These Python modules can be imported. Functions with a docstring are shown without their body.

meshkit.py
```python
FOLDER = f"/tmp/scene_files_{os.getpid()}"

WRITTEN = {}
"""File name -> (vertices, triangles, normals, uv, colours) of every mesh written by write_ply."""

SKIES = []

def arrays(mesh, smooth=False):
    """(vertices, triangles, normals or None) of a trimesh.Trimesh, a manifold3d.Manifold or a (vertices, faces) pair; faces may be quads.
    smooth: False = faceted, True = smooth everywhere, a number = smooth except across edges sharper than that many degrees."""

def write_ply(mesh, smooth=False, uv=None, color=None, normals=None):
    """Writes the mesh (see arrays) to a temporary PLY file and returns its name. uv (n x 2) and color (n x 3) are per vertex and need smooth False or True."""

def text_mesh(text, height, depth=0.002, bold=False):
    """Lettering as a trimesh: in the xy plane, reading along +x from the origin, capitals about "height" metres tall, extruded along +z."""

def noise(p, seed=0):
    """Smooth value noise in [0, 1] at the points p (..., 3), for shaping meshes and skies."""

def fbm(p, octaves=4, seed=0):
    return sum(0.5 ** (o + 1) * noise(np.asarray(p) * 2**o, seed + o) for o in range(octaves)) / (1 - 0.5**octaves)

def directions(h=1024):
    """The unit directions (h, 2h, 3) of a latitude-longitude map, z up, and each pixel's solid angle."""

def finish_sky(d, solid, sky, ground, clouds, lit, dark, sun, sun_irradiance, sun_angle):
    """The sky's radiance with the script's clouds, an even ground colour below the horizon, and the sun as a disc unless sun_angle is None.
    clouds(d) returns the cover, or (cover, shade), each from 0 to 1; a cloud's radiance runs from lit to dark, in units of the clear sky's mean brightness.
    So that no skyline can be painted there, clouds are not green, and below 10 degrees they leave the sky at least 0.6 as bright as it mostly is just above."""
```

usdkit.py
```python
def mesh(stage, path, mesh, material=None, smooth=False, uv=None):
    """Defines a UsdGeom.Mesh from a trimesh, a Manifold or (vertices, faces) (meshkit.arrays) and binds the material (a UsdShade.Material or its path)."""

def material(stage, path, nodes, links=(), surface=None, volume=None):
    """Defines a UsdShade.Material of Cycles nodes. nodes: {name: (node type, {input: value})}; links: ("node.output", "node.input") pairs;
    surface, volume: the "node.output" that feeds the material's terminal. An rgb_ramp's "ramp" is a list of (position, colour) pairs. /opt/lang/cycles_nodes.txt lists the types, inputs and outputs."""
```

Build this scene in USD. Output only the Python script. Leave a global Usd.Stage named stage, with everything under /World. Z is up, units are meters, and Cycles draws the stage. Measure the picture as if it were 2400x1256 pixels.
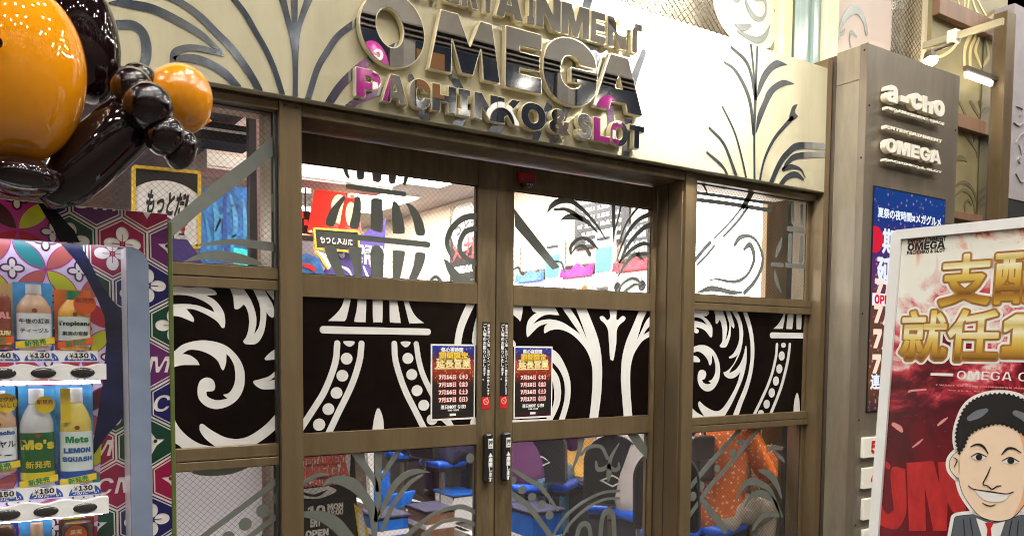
import math, random
import numpy as np, trimesh, shapely, usdkit, meshkit
from shapely import affinity
from shapely.geometry import Polygon, MultiPolygon, Point, LineString, box as sbox
from shapely.ops import unary_union
from manifold3d import Manifold
from pxr import Usd, UsdGeom, UsdLux, UsdShade, Gf, Sdf, Vt

random.seed(7); rng = np.random.default_rng(7)
stage = Usd.Stage.CreateInMemory()
UsdGeom.SetStageUpAxis(stage, 'Z'); UsdGeom.SetStageMetersPerUnit(stage, 1.0)
UsdGeom.Xform.Define(stage, '/World'); UsdGeom.Scope.Define(stage, '/World/Looks')

# ---------------------------------------------------------------- camera
FPX, CYPX = 1917.0, 921.0                       # focal length and principal row, in pixels of the 2400 px wide photograph
YAW, PITCH, ROLL = np.radians([33.699, -3.264, 0.4762])
EYE = np.array([0.0, -3.0, 1.55])
FWD = np.array([math.sin(YAW)*math.cos(PITCH), math.cos(YAW)*math.cos(PITCH), math.sin(PITCH)])
_r = np.array([math.cos(YAW), -math.sin(YAW), 0]); _u = np.cross(_r, FWD)
RGT, UPV = math.cos(ROLL)*_r+math.sin(ROLL)*_u, -math.sin(ROLL)*_r+math.cos(ROLL)*_u
cam = UsdGeom.Camera.Define(stage, '/World/camera')
cam.CreateHorizontalApertureAttr(36.0); cam.CreateVerticalApertureAttr(36.0*535/1024)
cam.CreateFocalLengthAttr(36.0*FPX/2400)
cam.CreateVerticalApertureOffsetAttr(36.0*(CYPX-628)/2400)
cam.CreateClippingRangeAttr((0.05, 500.0))
_m = Gf.Matrix4d(1.0)
for i, v in enumerate((RGT, UPV, -FWD, EYE)):
    _m.SetRow(i, Gf.Vec4d(*map(float, v), 1.0 if i == 3 else 0.0))
cam.AddTransformOp().Set(_m)
EXPOSURE = 0.0
cam.CreateExposureAttr(EXPOSURE)

# ---------------------------------------------------------------- sky (night; the street is a roofed arcade)
usdkit.material(stage, '/World/Looks/night_sky', {
    's': ('sky_texture', {'sky_type': 'single_scattering', 'sun_disc': False, 'sun_elevation': -0.10, 'sun_rotation': 3.6}),
    'b': ('background_shader', {'strength': 0.05})}, [('s.color', 'b.color')], surface='b.background')
dome = UsdLux.DomeLight.Define(stage, '/World/sky')
UsdShade.MaterialBindingAPI.Apply(dome.GetPrim()).Bind(UsdShade.Material.Get(stage, '/World/Looks/night_sky'))
dome.GetPrim().SetCustomDataByKey('kind', 'structure')
# lamp radiances
LAMP_ARCADE, LAMP_SIGN, LAMP_PYLON, LAMP_ROOM, LAMP_ROOM_R = 350.0, 2000.0, 1500.0, 34.0, 38.0

# ---------------------------------------------------------------- helpers
def ray(px, py): return FWD + RGT*(px-1200)/FPX + UPV*(CYPX-py)/FPX
def at(px, py, y=0.0):
    d = ray(px, py); return EYE + d*((y-EYE[1])/d[1])
def atx(px, py, x):
    d = ray(px, py); return EYE + d*((x-EYE[0])/d[0])
def atz(px, py, z):
    d = ray(px, py); return EYE + d*((z-EYE[2])/d[2])

class Fr:                                       # a plane in the place: origin, right, up, outward normal
    def __init__(s, o, u=(1, 0, 0), v=(0, 0, 1)):
        s.o, s.u, s.v = (np.asarray(a, float) for a in (o, u, v))
        s.u = s.u/np.linalg.norm(s.u); s.v = s.v/np.linalg.norm(s.v)
        s.n = np.cross(s.u, s.v)
    def P(s, x, y, d=0.0): return s.o + s.u*x + s.v*y + s.n*d
    def px(s, px, py):
        r = ray(px, py); t = ((s.o-EYE)@s.n)/(r@s.n); q = EYE + r*t - s.o
        return np.array([q@s.u, q@s.v])
def FAC(y): return Fr((0, y, 0))                # a plane parallel to the shop front; local coordinates are x and z

_names = {}
def path_for(parent, name):
    base = (str(parent.GetPath()) if parent else '/World') + '/' + name
    k = _names.get(base, 0); _names[base] = k+1
    return base if k == 0 else f'{base}_{k:03d}'
_loc = {}
def tag(p, label=None, cat=None, group=None, kind=None):
    for k, v in (('label', label), ('category', cat), ('group', group), ('kind', kind)):
        if v: p.SetCustomDataByKey(k, v)
    return p
def thing(name, label, cat, loc=(0, 0, 0), rotz=0, group=None):
    x = UsdGeom.Xform.Define(stage, path_for(None, name))
    x.AddTranslateOp().Set(Gf.Vec3d(*map(float, loc)))
    if rotz: x.AddRotateZOp().Set(float(math.degrees(rotz)))
    p = x.GetPrim(); _loc[str(p.GetPath())] = np.asarray(loc, float) if not rotz else None
    return tag(p, label, cat, group)
def origin_of(parent):
    while parent and str(parent.GetPath()) != '/World':
        if str(parent.GetPath()) in _loc:
            l = _loc[str(parent.GetPath())]; return np.zeros(3) if l is None else l
        parent = parent.GetParent()
    return np.zeros(3)
def cat_m(ms):
    ms = [m for m in ms if m is not None and len(m.faces)]
    return trimesh.util.concatenate(ms) if ms else None
def obj(name, mesh, mat, parent=None, label=None, cat=None, group=None, kind=None, smooth=False):
    if isinstance(mesh, (list, tuple)) and mesh and isinstance(mesh[0], trimesh.Trimesh): mesh = cat_m(mesh)
    if mesh is None: return None
    if isinstance(mesh, Manifold):
        mm = mesh.to_mesh(); mesh = trimesh.Trimesh(mm.vert_properties[:, :3], mm.tri_verts, process=False)
    if len(mesh.faces) == 0: return None
    o = origin_of(parent)
    m = usdkit.mesh(stage, path_for(parent, name), (np.asarray(mesh.vertices)-o, mesh.faces), M[mat], smooth=smooth)
    return tag(m.GetPrim(), label, cat, group, kind)
def copy_of(src, loc, rotz=0, label=None, group=None):
    was = src.GetCustomData()
    r = thing(src.GetName().rstrip('0123456789').rstrip('_'), label or was['label'], was['category'], loc, rotz, group or was.get('group'))
    r.GetReferences().AddInternalReference(src.GetPath()); r.SetInstanceable(True)
    return r

def bx(x0, x1, y0, y1, z0, z1, c=0.0015):       # a box with chamfered edges
    lo, hi = np.minimum([x0, y0, z0], [x1, y1, z1]), np.maximum([x0, y0, z0], [x1, y1, z1])
    if c <= 0 or (hi-lo).min() < 3*c: return trimesh.creation.box(bounds=[lo, hi])
    pts = []
    for k in range(3):
        a, b = lo+c, hi-c; a[k], b[k] = lo[k], hi[k]
        pts += [[(a, b)[i][0], (a, b)[j][1], (a, b)[l][2]] for i in (0, 1) for j in (0, 1) for l in (0, 1)]
    return trimesh.convex.convex_hull(np.array(pts))
def tube(p, q, r, n=12, r2=None):
    p, q = np.asarray(p, float), np.asarray(q, float); r2 = r if r2 is None else r2
    d = q-p; d = d/np.linalg.norm(d); a = np.cross(d, [0, 0, 1.0] if abs(d[2]) < .9 else [1.0, 0, 0]); a /= np.linalg.norm(a); b = np.cross(d, a)
    t = np.arange(n)*2*np.pi/n; ring = np.cos(t)[:, None]*a+np.sin(t)[:, None]*b
    v = np.vstack([p+ring*r, q+ring*r2, [p], [q]]); f = []
    for i in range(n):
        j = (i+1) % n; f += [[i, j, n+j], [i, n+j, n+i], [2*n, j, i], [2*n+1, n+i, n+j]]
    m = trimesh.Trimesh(v, f, process=False); m.fix_normals(); return m
def lathe(prof, c=(0, 0, 0), n=24):             # profile of (radius, z), closed onto the axis
    m = trimesh.creation.revolve(np.array(prof, float), sections=n); m.apply_translation(c); m.fix_normals(); return m
def ball(c, r, sub=3, R=None):
    m = trimesh.creation.icosphere(sub, 1.0); m.apply_scale(np.broadcast_to(np.asarray(r, float), 3))
    if R is not None: m.apply_transform(R)
    m.apply_translation(c); return m

def polys(p):
    if p is None or p.is_empty: return []
    return [g for g in getattr(p, 'geoms', [p]) if g.geom_type == 'Polygon' and g.area > 1e-8]
def sheet(p, fr, d0, d1):                       # a flat shape on a plane, from depth d0 to d1 along its normal
    out = []
    for g in polys(p):
        g = g.buffer(0)
        for h in polys(g):
            try: m = trimesh.creation.extrude_polygon(h, d1-d0, engine='earcut')
            except Exception: continue
            v = np.asarray(m.vertices)
            out.append(trimesh.Trimesh(fr.o + v[:, :1]*fr.u + v[:, 1:2]*fr.v + (v[:, 2:]+d0)*fr.n, m.faces, process=False))
    return cat_m(out)
def _cr(p, closed, n=7):
    p = np.asarray(p, float)
    if len(p) < 3 and not closed: return p
    q = np.vstack([p[-1], p, p[:2]]) if closed else np.vstack([2*p[0]-p[1], p, 2*p[-1]-p[-2]])
    out = []; t = np.linspace(0, 1, n, endpoint=False)[:, None]
    for i in range(1, len(q)-2):
        a, b, c, d = q[i-1:i+3]
        out.append(.5*(2*b+(c-a)*t+(2*a-5*b+4*c-d)*t*t+(3*b-a-3*c+d)*t**3))
    out = np.vstack(out)
    return out if closed else np.vstack([out, p[-1:]])
def parse(s, k=2):
    pts, cor = [], []
    for w in s.split():
        c = w.endswith('*'); w = w.rstrip('*'); pts.append([float(v) for v in w.split(',')]); cor.append(c)
    return np.array(pts), cor
def tr(crop, pts, fr):                          # traced crop coordinates -> plane coordinates
    ox, oy, s = crop
    return np.array([fr.px(ox+p[0]/s, oy+p[1]/s) for p in pts])
def blob(s, crop, fr):                          # closed outline, '*' marks corners
    pts, cor = parse(s); q = tr(crop, pts[:, :2], fr)
    ci = [i for i, c in enumerate(cor) if c]
    if len(ci) < 2: r = _cr(q, True)
    else:
        r = []
        for a, b in zip(ci, ci[1:]+[ci[0]+len(q)]):
            r.append(_cr(q[[i % len(q) for i in range(a, b+1)]], False)[:-1])
        r = np.vstack(r)
    return Polygon(r).buffer(0)
def brush(s, crop, fr, cap=True):               # a stroke x,y,width ... of varying width
    pts, _ = parse(s); q = tr(crop, pts[:, :2], fr); w = []
    for (x, y, d) in pts:
        a = fr.px(crop[0]+x/crop[2], crop[1]+y/crop[2]); b = fr.px(crop[0]+x/crop[2], crop[1]+(y+d)/crop[2])
        w.append(np.linalg.norm(b-a)/2)
    c = _cr(np.column_stack([q, w]), False, 6)
    out = []
    for a, b in zip(c[:-1], c[1:]):
        out.append(unary_union([Point(a[:2]).buffer(max(a[2], 1e-4), 6), Point(b[:2]).buffer(max(b[2], 1e-4), 6)]).convex_hull)
    g = unary_union(out)
    return g.simplify(2e-4)
def disc(x, y, r, crop, fr, ry=None):
    c = fr.px(crop[0]+x/crop[2], crop[1]+y/crop[2]); e = fr.px(crop[0]+x/crop[2], crop[1]+(y+(ry or r))/crop[2]); h = fr.px(crop[0]+(x+r)/crop[2], crop[1]+y/crop[2])
    return affinity.translate(affinity.scale(Point(0, 0).buffer(1, 10), np.linalg.norm(h-c), np.linalg.norm(e-c)), *c)
def pxpoly(pts, fr): return Polygon([fr.px(*p) for p in pts]).buffer(0)

# lettering
_A = ''.join(chr(c) for c in range(33, 127) if chr(c) not in '\\"\'|`')
_ix = {c: i for i, c in enumerate(_A)}
GL = {}
def _load(txt):
    for g in txt.split('|'):
        ch, rest = g[0], g[1:]; num = lambda t: (_ix[t[0]]*89+_ix[t[1]])/20/70
        adv = num(rest[:2]); rings = []
        for r in rest[2:].split(' '):
            v = [num(r[i:i+2]) for i in range(0, len(r), 2)]
            rings.append(Polygon([(v[i]-3/70, v[i+1]-1/70-.2) for i in range(0, len(v), 2)]))
        p = Polygon()
        for r in rings: p = p.symmetric_difference(r.buffer(0))
        GL[ch] = (adv, p)
# glyph outlines: character, advance, rings of points (two symbols per coordinate)
_load(''.join((
r'''A/,!g%Z&T1r+p1r/e%D,1%D+_(2+R(<&j(;&3%D!f%D (R*m*r*k)f.b)Q.>|B-5#=1l*J1g+81T,%13,o0K-:/A-5.8,o-J,<,t+P,L,d+p-5+<-U*I-U(o-@(1,]&=+N%Z*?%D#=%D &I(p)E(i)k(u*3)7*D)b*D*.*3*W)k*v)F+%&L+'''
r'''% &I-F)/-?)S-K)r-d*).2*).T)r/!)S/;)0/G&L/F|C.O!}+B!},n#,-b#H.f#p/W$Q0K%#0s%J13&_1g(z1~*41~+81l,+1O,i1.-h0:.>/L.f.H.q-O+_-O+G.:*u.p*9/1);/6(h/+((.^&O-i&8,[&8+S&C*k&x)^(h)*);(z*!(z*n'''
r''');+G)v+_*a.q*a.Y)E.!(6,z&2+N%I*4%4(z%4&_%I%U%w$L&p#j(d#7*!|D.3#=1l)E1l*91a+=1D,%1!,]0V-E/o-s/,.>.(.T,i.T+G.D*>-m(z-K(F,W&S+N%r)y%I#=%D &N)+)*)#)o)5*X)d+,*X+=+S+=,[+2-@*k.6*<.e)j.{('''
r'''z/1&O/-|E,z#=1l-51l-5/,&N/$&S-E,d-D,d*f&S*f&N)0-5)*-5%D#=%D|F,R#=1l,t1l,t/,&O/(&R-*,W-),W*O&P*M&N%D#=%D|G.a!}+B#&-?#S/%#{/j$]0V%J13&>1Z(u1~*41~+_1a,G1D-@0h.(/z.T/,.l-r+S-r+A.K*o.{*'''
r'''(/6)#/1(?.p&m.A&C-E&8,[&8+S&O*G&m)p(?)A)@(z*O)#+4)@+R)_+k*>+e*N)c*N)c,i.w,i.q*9.T)*-x(%-/&8+v%T*l%9(z%4&_%I%J%~$]&X#p(W#7*!|H.I#=1l&N1l&Q-V+7-U+=1l.N1l.N%D+=%D+7*q&Q*p&N%D#=%D|I)n#'''
r'''&(t$Q({$Q/7#&/<#&1l*.1l*./<(d/5(e(z*.(t*.%D#&%D|J,6#&*w%~*w%~)c&4)7&k(o(<(o([({(t)7)*)c)*1r,<1r,<)E+{(1+X&S+-&&*?%T(d%4%~%9$Q%l#e&S#=(A#&)E|K.O#=1l&N1l&T--+81l.w1l+!,}*~,o/,%D+N%D('''
r'''r*Z&N)$&N%D#=%D|L,+#=%D#=1r&N1r&O).,L)*,L%D|M1U#=1q)$1r*..=*r+<*}+5,i1g,t1r1Z1r1Z%D.O%D.T-h.M-n.D-h-m+M,<%D)[%D(<*l&S-[&I-c&I%D#=%D|N.Z#=1l&Y1l+L+K+S+R+N1l.a1l.a%D+H%D&T,^&N%D#=%D|'''
r'''O.g!}+B!},n#,-b#H.f#p/W$L0E%)0y&>1Z(11r(u1~*Z1w+X1a,]13-U0K.>/L.a.f.}-b/,,i/,+B.w*3.T)/-x(1-*&=+k%T*w%?*4%4(M%9&N%O%:&-$Q&e#p(W#2*3 &8+S&C*k&g)v(U)0)5(z)s(z*o)A+6)e+X*G+p+S+e-E+6.K'''
r'''*].{)s/6(y/1(4.j&g.:&C-E&8,[|P-5#=1l)n1l*l1Z+e19,W0V-*/z-P.v-P,c-*+^,<*f+N*9*9)s&O)j&N%D#=%D &N,R):,K*,,p*O-V*O.)*2.d)R/+)6/1&P/0|Q.g!}+B#&-?#H.f#{/j%)0y&>1Z(u1~*41~*w1r+X1a,]13-U0'''
r'''K.>/L.a.f.}-b/,,i/,+B.w*3.9(W-E&T.l$y/&$P,G$P+S%O*4%4(u%4&_%I%J%~$W&_#p(W#2*3 &8+S&C*k&g)u(4)F(s)$)K(z)P))(G*Y*g*Y+:*!+F*#+k+,+p,[+X-h+6.K*].{)s/6(y/1(4.j&g.:&C-E&8,[|R-K#=1l*91g+e'''
r'''19,o0@-P.v-U-)-/+p,o+G+v*T-x%D*Z%D(t)x&O)t&N%D#=%D &N,L)5,F)v,^*=-%*O-U*O.(*=.V)v.z)Q/1&P/5|S-h#2*3&3*3&>)T&[)1(5(o(e(d)P(d*$(o*H)%*l)U*f*$*F*C)L*f&_+&%[+B$i+j#{,Q#e,t#H-r#M/1#{0:$'''
r'''i1)%[1T&Y1r(G1~)h1~+H1Z,613,z0P-U/<-b.3*l.3*Y.h*B/*)K/L(j/L(@/A&m/#&Y.X&b.0(/-h(u-P+X,y,o,@-P+^-x*I-s)*-K&{,]&-+8%I)s%4(<%4&-%D%E%Z$6&C#X(1#7)5|T-@!}/,!}1l-b1l-b/,*J/&*J%D&8%D&7/)|'''
r'''U..#=1q&I1l&I*>&Z)j(.)6({(t)i(z*G);*l)f+&*I+&1r.31l..)b-[(<,]&2+S%T*g%?)y%4(R%4%g%Z$t&-$0&k#X(d#=)s|V.l!a1l&81l)K*&)^)a)n)w+{1l/M1l+k%D&N%D|W3B!a1l&31l(R*k(]*e*91l-E1l.a,;.w*l/$*e0'''
r'''Q1l3z1l1#%I-K%D+{,R+o,e+f,^*9%D%b%D|X.a!a%I&g,8#21l&f1l)S.v+C1l.q1l+B,=/=%D+X%D)O)^&>%D|Y.O!a1r&>1r)L-_+S1r/,1r.}1I+(*?+&%D&v%D&v*:|Z-:#&(o)G/$)A/,#2/,#21l-P1l-P/A(5)0(<)*-U)*-U%D#'''
r'''&%D|a,1#&)##2)U#M*.$6*f%:+,(S+B(r+N)/+i)),3(r,E(L,Q&W,E&>,-&8+j#H+j#S,c#p-?$c.-&-.Y)Q.Y*J.C+&.(+k-?,1,6,1%D)0%D))&9(B%T&k%?$i%?#p%g#B&=#&(1 %x(^&5(=&N(1(1(1(T(<)!(a)/(x)/)j(u)m&F)J'''
r'''&!),|b,o#B1l&N1l&Q-a(%.3(d.S);._*4._+=.=+_.(,L-4,t,@-/+B-/)P,o(A,Q&e+S%a*O%9);%4(7%T&O&?&I%D#B%D &C*#&b)2(4(e(t(W)I(k)h)-*)*(*)*r)g+h)C,/({,;(R,;(),)&b+b&I+3|c,6#&)s#,+G#S,]$L-g%r.'''
r'''N&k._(z._*9.C*~-~+p-4,G,0,Q+,)V+,)D+n),,*(],;(6,;&i,)&9+>&3)n&>)I&h(k(6(W(^(W).(k)P)>)V)h,Q)h,G(d+v&e*~%r)c%?(z%4&k%4&(%?$t%l#u&_#S(6#7(z|d,o#&)m#&+,#7,$#e-/$F-x%b.Y&}._(u.C)e-a)h1'''
r'''l,t1l,t%D)n%D)g&D)*%Z(<%9&(%4%/%I$Q%l#e&_#7(i &3)t&I)2&t(e(W(W)>(v)h)Y)s*.)n+&)O+h)&,/(^,;(6,;&c,#&I+b&3+&|e,1#&)s#&*}#7+u#p-)$t.(&>.Y);.Y)y.H*a.(+&-m+p,y,6,;,L+M,Q)b&))^&:(v&](R(7'''
r'''(A)%(G)I(X)h)#,L)#,1(%+H&2*9%O)F%9&C%9%E%T$]%~$0&H#X(1#2)5 &-+N)U+G)[+W)2,:(^,K(-,K&P,3&4+l|h,j#B1q&N1r&Q-O(^.H)V._*O._+8.N+v.(,6-b,Q-/,i,+,i%D)[%I)[+7)9+s(i,+(A,*&t+t&N+7&N%I#B%D|'''
r'''i&C#705#70n#H1>#p1g$Q1~%41~%r1g&>1>&N0n&N05&>/d%r/<%4/%$Q/%#p/<#H/d #=.N&I.N&I%D#=%D|j&C#705#70n#H1>#p1g$Q1~%41~%r1g&>1>&N0n&N05&>/d%r/<%4/%$Q/%#p/<#H/d !!$P!x$V#=%##=.N&I.N&I$V&8#'''
r'''j%g!}$t!I#j!3!!!3|l&w#B1q&N1l&N(z&o(^(B(](B%D%m%D$]%Z$+%w#S&_#B(G|m1U#B.N&>.N&D-2&q-r(<.8(d.N)K._*9._+8.=+p-g,1-2-#.3-m.S.D._/7._0A.=1:-?1U,;1U%D.I%D.I+G.<+h-a,6-/,5,r,),X+m,G+=,G%'''
r'''D)K%D)K+<)9+n(c,6(#,/&g+x&N+H&N%D#B%D|n,j#B.N&I.N&O-C(B.8)V._*r.Y+v.(,Q-/,i,+,i%D)[%I)[+7)9+s(i,+(A,*&t+t&N+7&N%I#B%D|o,W#&)s#2+e#j-#$n-~%U.C&I.Y)*._)n.S*l.3+S-b,1-#,Q,F,o+G,t)s,i)'''
r'''/,G(6+{&X+=%~*T%T)Q%9&q%4&-%?%#%g$$&S#S(6#2)/ &3)t&I)2&o(j(<(W(](W).(k)P)2)h)s)h*})O+c)-,)(^,;(<,;&n,)&J+b&8+8|p,o#B.N&I.N&O-_(,.8(u.Y*4._*g.S+_.(,<-J,z,0-/+B-/)P-#(t,Q&e+k%r*g%?*4'''
r'''%4)5%4(7%T&q%r&]&6&O&6&N!3#B!3 &C*}&O)N(!(p(W(W)1(^)g),)y)O*)*)*!+3)g+h)H,)({,;(Q,;(),)&Z+[|r)V#B.N&C.N&I-H(%.3(G.C(u.N*..N*.,$(j,$(@+u&h+E&T*~&N%D#B%D|s+k!w)#%~)#&:(N&q(6(_(<)#(V)'''
r'''#(v(e)/$])h#{*.#B*l#,+R#2,]#X-O$A.-%#.H&8._)0.Y)s.H*a.(+X-/+p,Q+v+j)0+j)!,9(A,]&W,V&@,J&3,5&4,!&K+f&p+X*4+7*w*}+S*Y+v*3,1)P,+(F+_&S*l%l)n%D(j%4&N%4%J%D$;%r#_&C#&(A|t)V!l,0!l.N$/.Q$'''
r'''00c(<0c(>.P)y.N)y,0(<,*(<)!(^(d)y(d)y%D&T%D%U%T$y%r$F&M$0(A$0,,|u,j#B.N&N.N&N)[&t({(A(i(i(i)D),)[)c)[.N,i.N,i%D)c%D)[&O(j%Z(1%?&T%4%:%9$]%O$0%r#X&e#B(i|v,<!a.N%r.N(7)T(A)M(L)T)n.N,'''
r'''z.N*)%D%P%I|0-/!w+7!}-O#M/A$A0c%P1T(11~)n1w*r1Z,10c-#/A-E.3-U,t-U+7-E*!-#(o,L&p+v&8*r%T)n%9(1%4&C%?%)%r$A&M#M(o#,*! %x+C&9)l&U)7()(j(M(])%(^)Y(v*()H*O*l*T,n*9.E)w.y)H/F)#/R(L/R&t/;'''
r'''&I.h%~-D|1-/#{%D#{(o&_(u&_.t&L.u$L-Z$+-O$+0*&}1r*g1r*m(t,z(o,z%D|2-/#=.=#S/G$00P$y19%x1g(,1~)s1w*l1a+{1!,d00-*/6-/-m,t,t,<+u+-*f)8)9(y(u-5(o-5%D#H%D#H(W)Z,p*(-N*4.G*(.m)_/;)$/R(S/R'''
r'''(#/A&Z/!&>.D&8-b#=-b|3-/!}*>%~*>&()g&?)7&c(p(B(W(u(W)H(j)r)2*.)h*(*b)X+6(z+M%m+R%m-4(E.[(u/9#S/<#S1l,d1l,d/G*2-++N,i,G,6,t+X-5*l-:)P-/(t,d&{,%&8*g%O)@%4&N%9%E%T$L&-#X(%#2(z|4-/!l+&'''
r'''(M1r+S1r&%*~)D*y)F-O,A-O,B*z-b*w-b(W,B(T,A%D)F%D)A(W!l(W|5-/#2*(&-*(&3)U&J),&t(e(N(Q)%(R)f(p*()8*?)s*?*O*(+4)H+i({+u(G+u&o+d&?+;&3*}#B*}#_1l,W1l,W/<&M/<&>-l&E-S(,-~(R.-*4.-+H-Z,W,V'''
r'''-5+B-@*l-@)h,t(A,Q&k+p&-*g%O)F%4(%%4%b%O$]&&#u&k#=)*|6-/#2)h#7+2#e,V(11r+S1r)!-~*)-x+--b,6-#,o,6-5+2-:)h,z(W,L&k+N%w*D%I)K%9(1%9&I%D%#%w#u&v#H(i &-*#&>)H&c({(6(d({(])S(o)~)7*9)g*?*'''
r'''N*-+))f+Q)6+j(M+p&t+]&J+:&3*g|7-/#M/7#M1l,z1l,z/<(M%D$;%D$;%O)]/3|8-/!})#!})s#,*I#S+2$Q+u%W,;%Q,E$y,Q$+-##X-U#B.3#B/W#e0E$60y%)1O&31r&}1~)K1~+-1Z,+1),]0P,z/z-//<-/.H,z-m,A-#+N,Q*q,'''
r'''F*k,=,A+^,t+2-@*I-K)s-E(d-/(+,G&8+C%Z*!%9&}%4%m%D%)%Z$+&2#=(+ &8)Q&J(}&n(X(L(A(z(A)Y(X)~(}*4)P*4)x)~*L)Y*p({+,(M+,(#*{&J*L&8)y &C.>&U-o(#-K(G-?({-?)H-K)r-o*).=*).l)r/9)H/](G/j(#/]&'''
r'''U/9&C.l|9-/#2-J#2.N#=/1#{0K$W1)%:1O&(1l&}1~)c1w*l1Z+H1>+k1),d0*-#/L-:.N-5-),o+u,<*q);%D$t%D(I*9&C*>%P*N$Q*}$++B#X,$#B,V &--h&?-1&t,X(L,F(z,F)S,W)~,}*9-O*?.8*-.m)f/;)6/R(M/W&t/F&?.n'''
r'''&-.8|&-h#&)##&)s#B*l$0+e$z,=$;-U$+.C$0/W$Q0P%?1D&-1l&w1~(z1~)Q1r*?1O*w0y+C05+S/R+S._+2-U*a,t)X,))W+y*z*N+B+<+N,@-x,@-s+&-b*.-@)/,q(E.Y%D+N%D*v%y*.%T)$%9&I%4%J%D$Q%l#e&M#7(< &Y.Z&r-'''
r'''z()-c(7-b)).@):.e);/%(~/L(6/W&b/4 %~)K&@(q&u(W(R(W)-(m&U*T&.*0|--/%)+u+H+u+H)U%))U|:&3#2,y#H-U#p-~$L.8%).8%b-~&--U&C,y&C,@&-+e%b+=%)+&$L+&#p+=#H+e#2,@ #2(0#H(i#p)5$L)J%))J%b)5&-(i&'''
r'''C(1&C&S&-%w%b%O%)%9$L%9#p%O#H%w#2&S|!&8#21r&C1r&-*(#H*( #2&S#2(1#H(i#p)5$L)J%))J%b)5&-(i&C(1&C&S&-%w%b%O%)%9$L%9#p%O#H%w|×-/#B(L%m*~#B-O%4/G(c,y+8/G-/-U*b+(-/(Q+=%Z(i)*%:%Z|.&3#2&S'''
r'''#2(1#H(i#p)5$L)J%))J%b)5&-(i&C(1&C&S&-%w%b%O%)%9$L%9#p%O#H%w|'&N#X1l&>1l%~-/#p-/|¥+f#,1Z$]1T(&,9*O1T+{1Z)4,&+X+{+X+,(d+%(g*#+X*!+X)5(l)3(d%D&>%D&;)3#M)5#M*!&;*#&>+%#M+,#M+{%r,*|支2f'''
r'''#=%9&T%w*A(*(%*I%{,D$W,K$W-U*w-[*t0##u0$#u13*s14*w3W,+3W,0142313230$,+/y,/-V0+-Z0t-//M*Y,r((/W%x2q%?2-$0.T$y+X&=(^%!$+$*#p$* (<,;)X*F+](i-v*[/(,?|配2f,G1g,G2p2>2p2>+^14+^1/,i-[,b-c%'''
r'''R./%?1<%E1Z%q1r)#2v(Q2_%I2H$n1r$@-h$5,z$K,W$s,L-r1,-t141_ #X1w#X2{+X2{+X1w)K1q)M0,+80*+8$@*?$@*9%3%$%4$y$0#{$0#{0*%k0,%m1q $y&9*:&2*>(j%!(n %)*}%!)c*>)k*=+0(z+2(X+M(O/$&a/!&_-D&>+j'''
r'''%P*a );+u*>+z*:/%)5.} &g1w&a0.(S0+(W1s $y+A%>+P%r,[%y/%$z.}|人2f#B%)%p&m(o*<)b,)*D.=*g0V*r3Q,13Q,+0t,G/1-0,b./*W02&~2q%41r$;/{%I.f&X-#*(+U-b*Z*w(d&p&I%T$L$5|就2f/&-.0+-/02%L1Z%D1q%W1'''
r'''~(Q2}(+2k%42-$P/{$K/2$s *U$h+^%z,V(U-4*8-h,z-r.E+p.H+p/R-w/T.(3W/23W/(/U2_/R2_.H/!.F.9)x-#%~+N$* /j2B0V2p1U1a230P1?0$ #S1a&j1b&33F(<3])-1c+e1a+e0[#S0[ )K*N*D*f+N(%*U&_ $F/A+&/A+&+M'''
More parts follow.
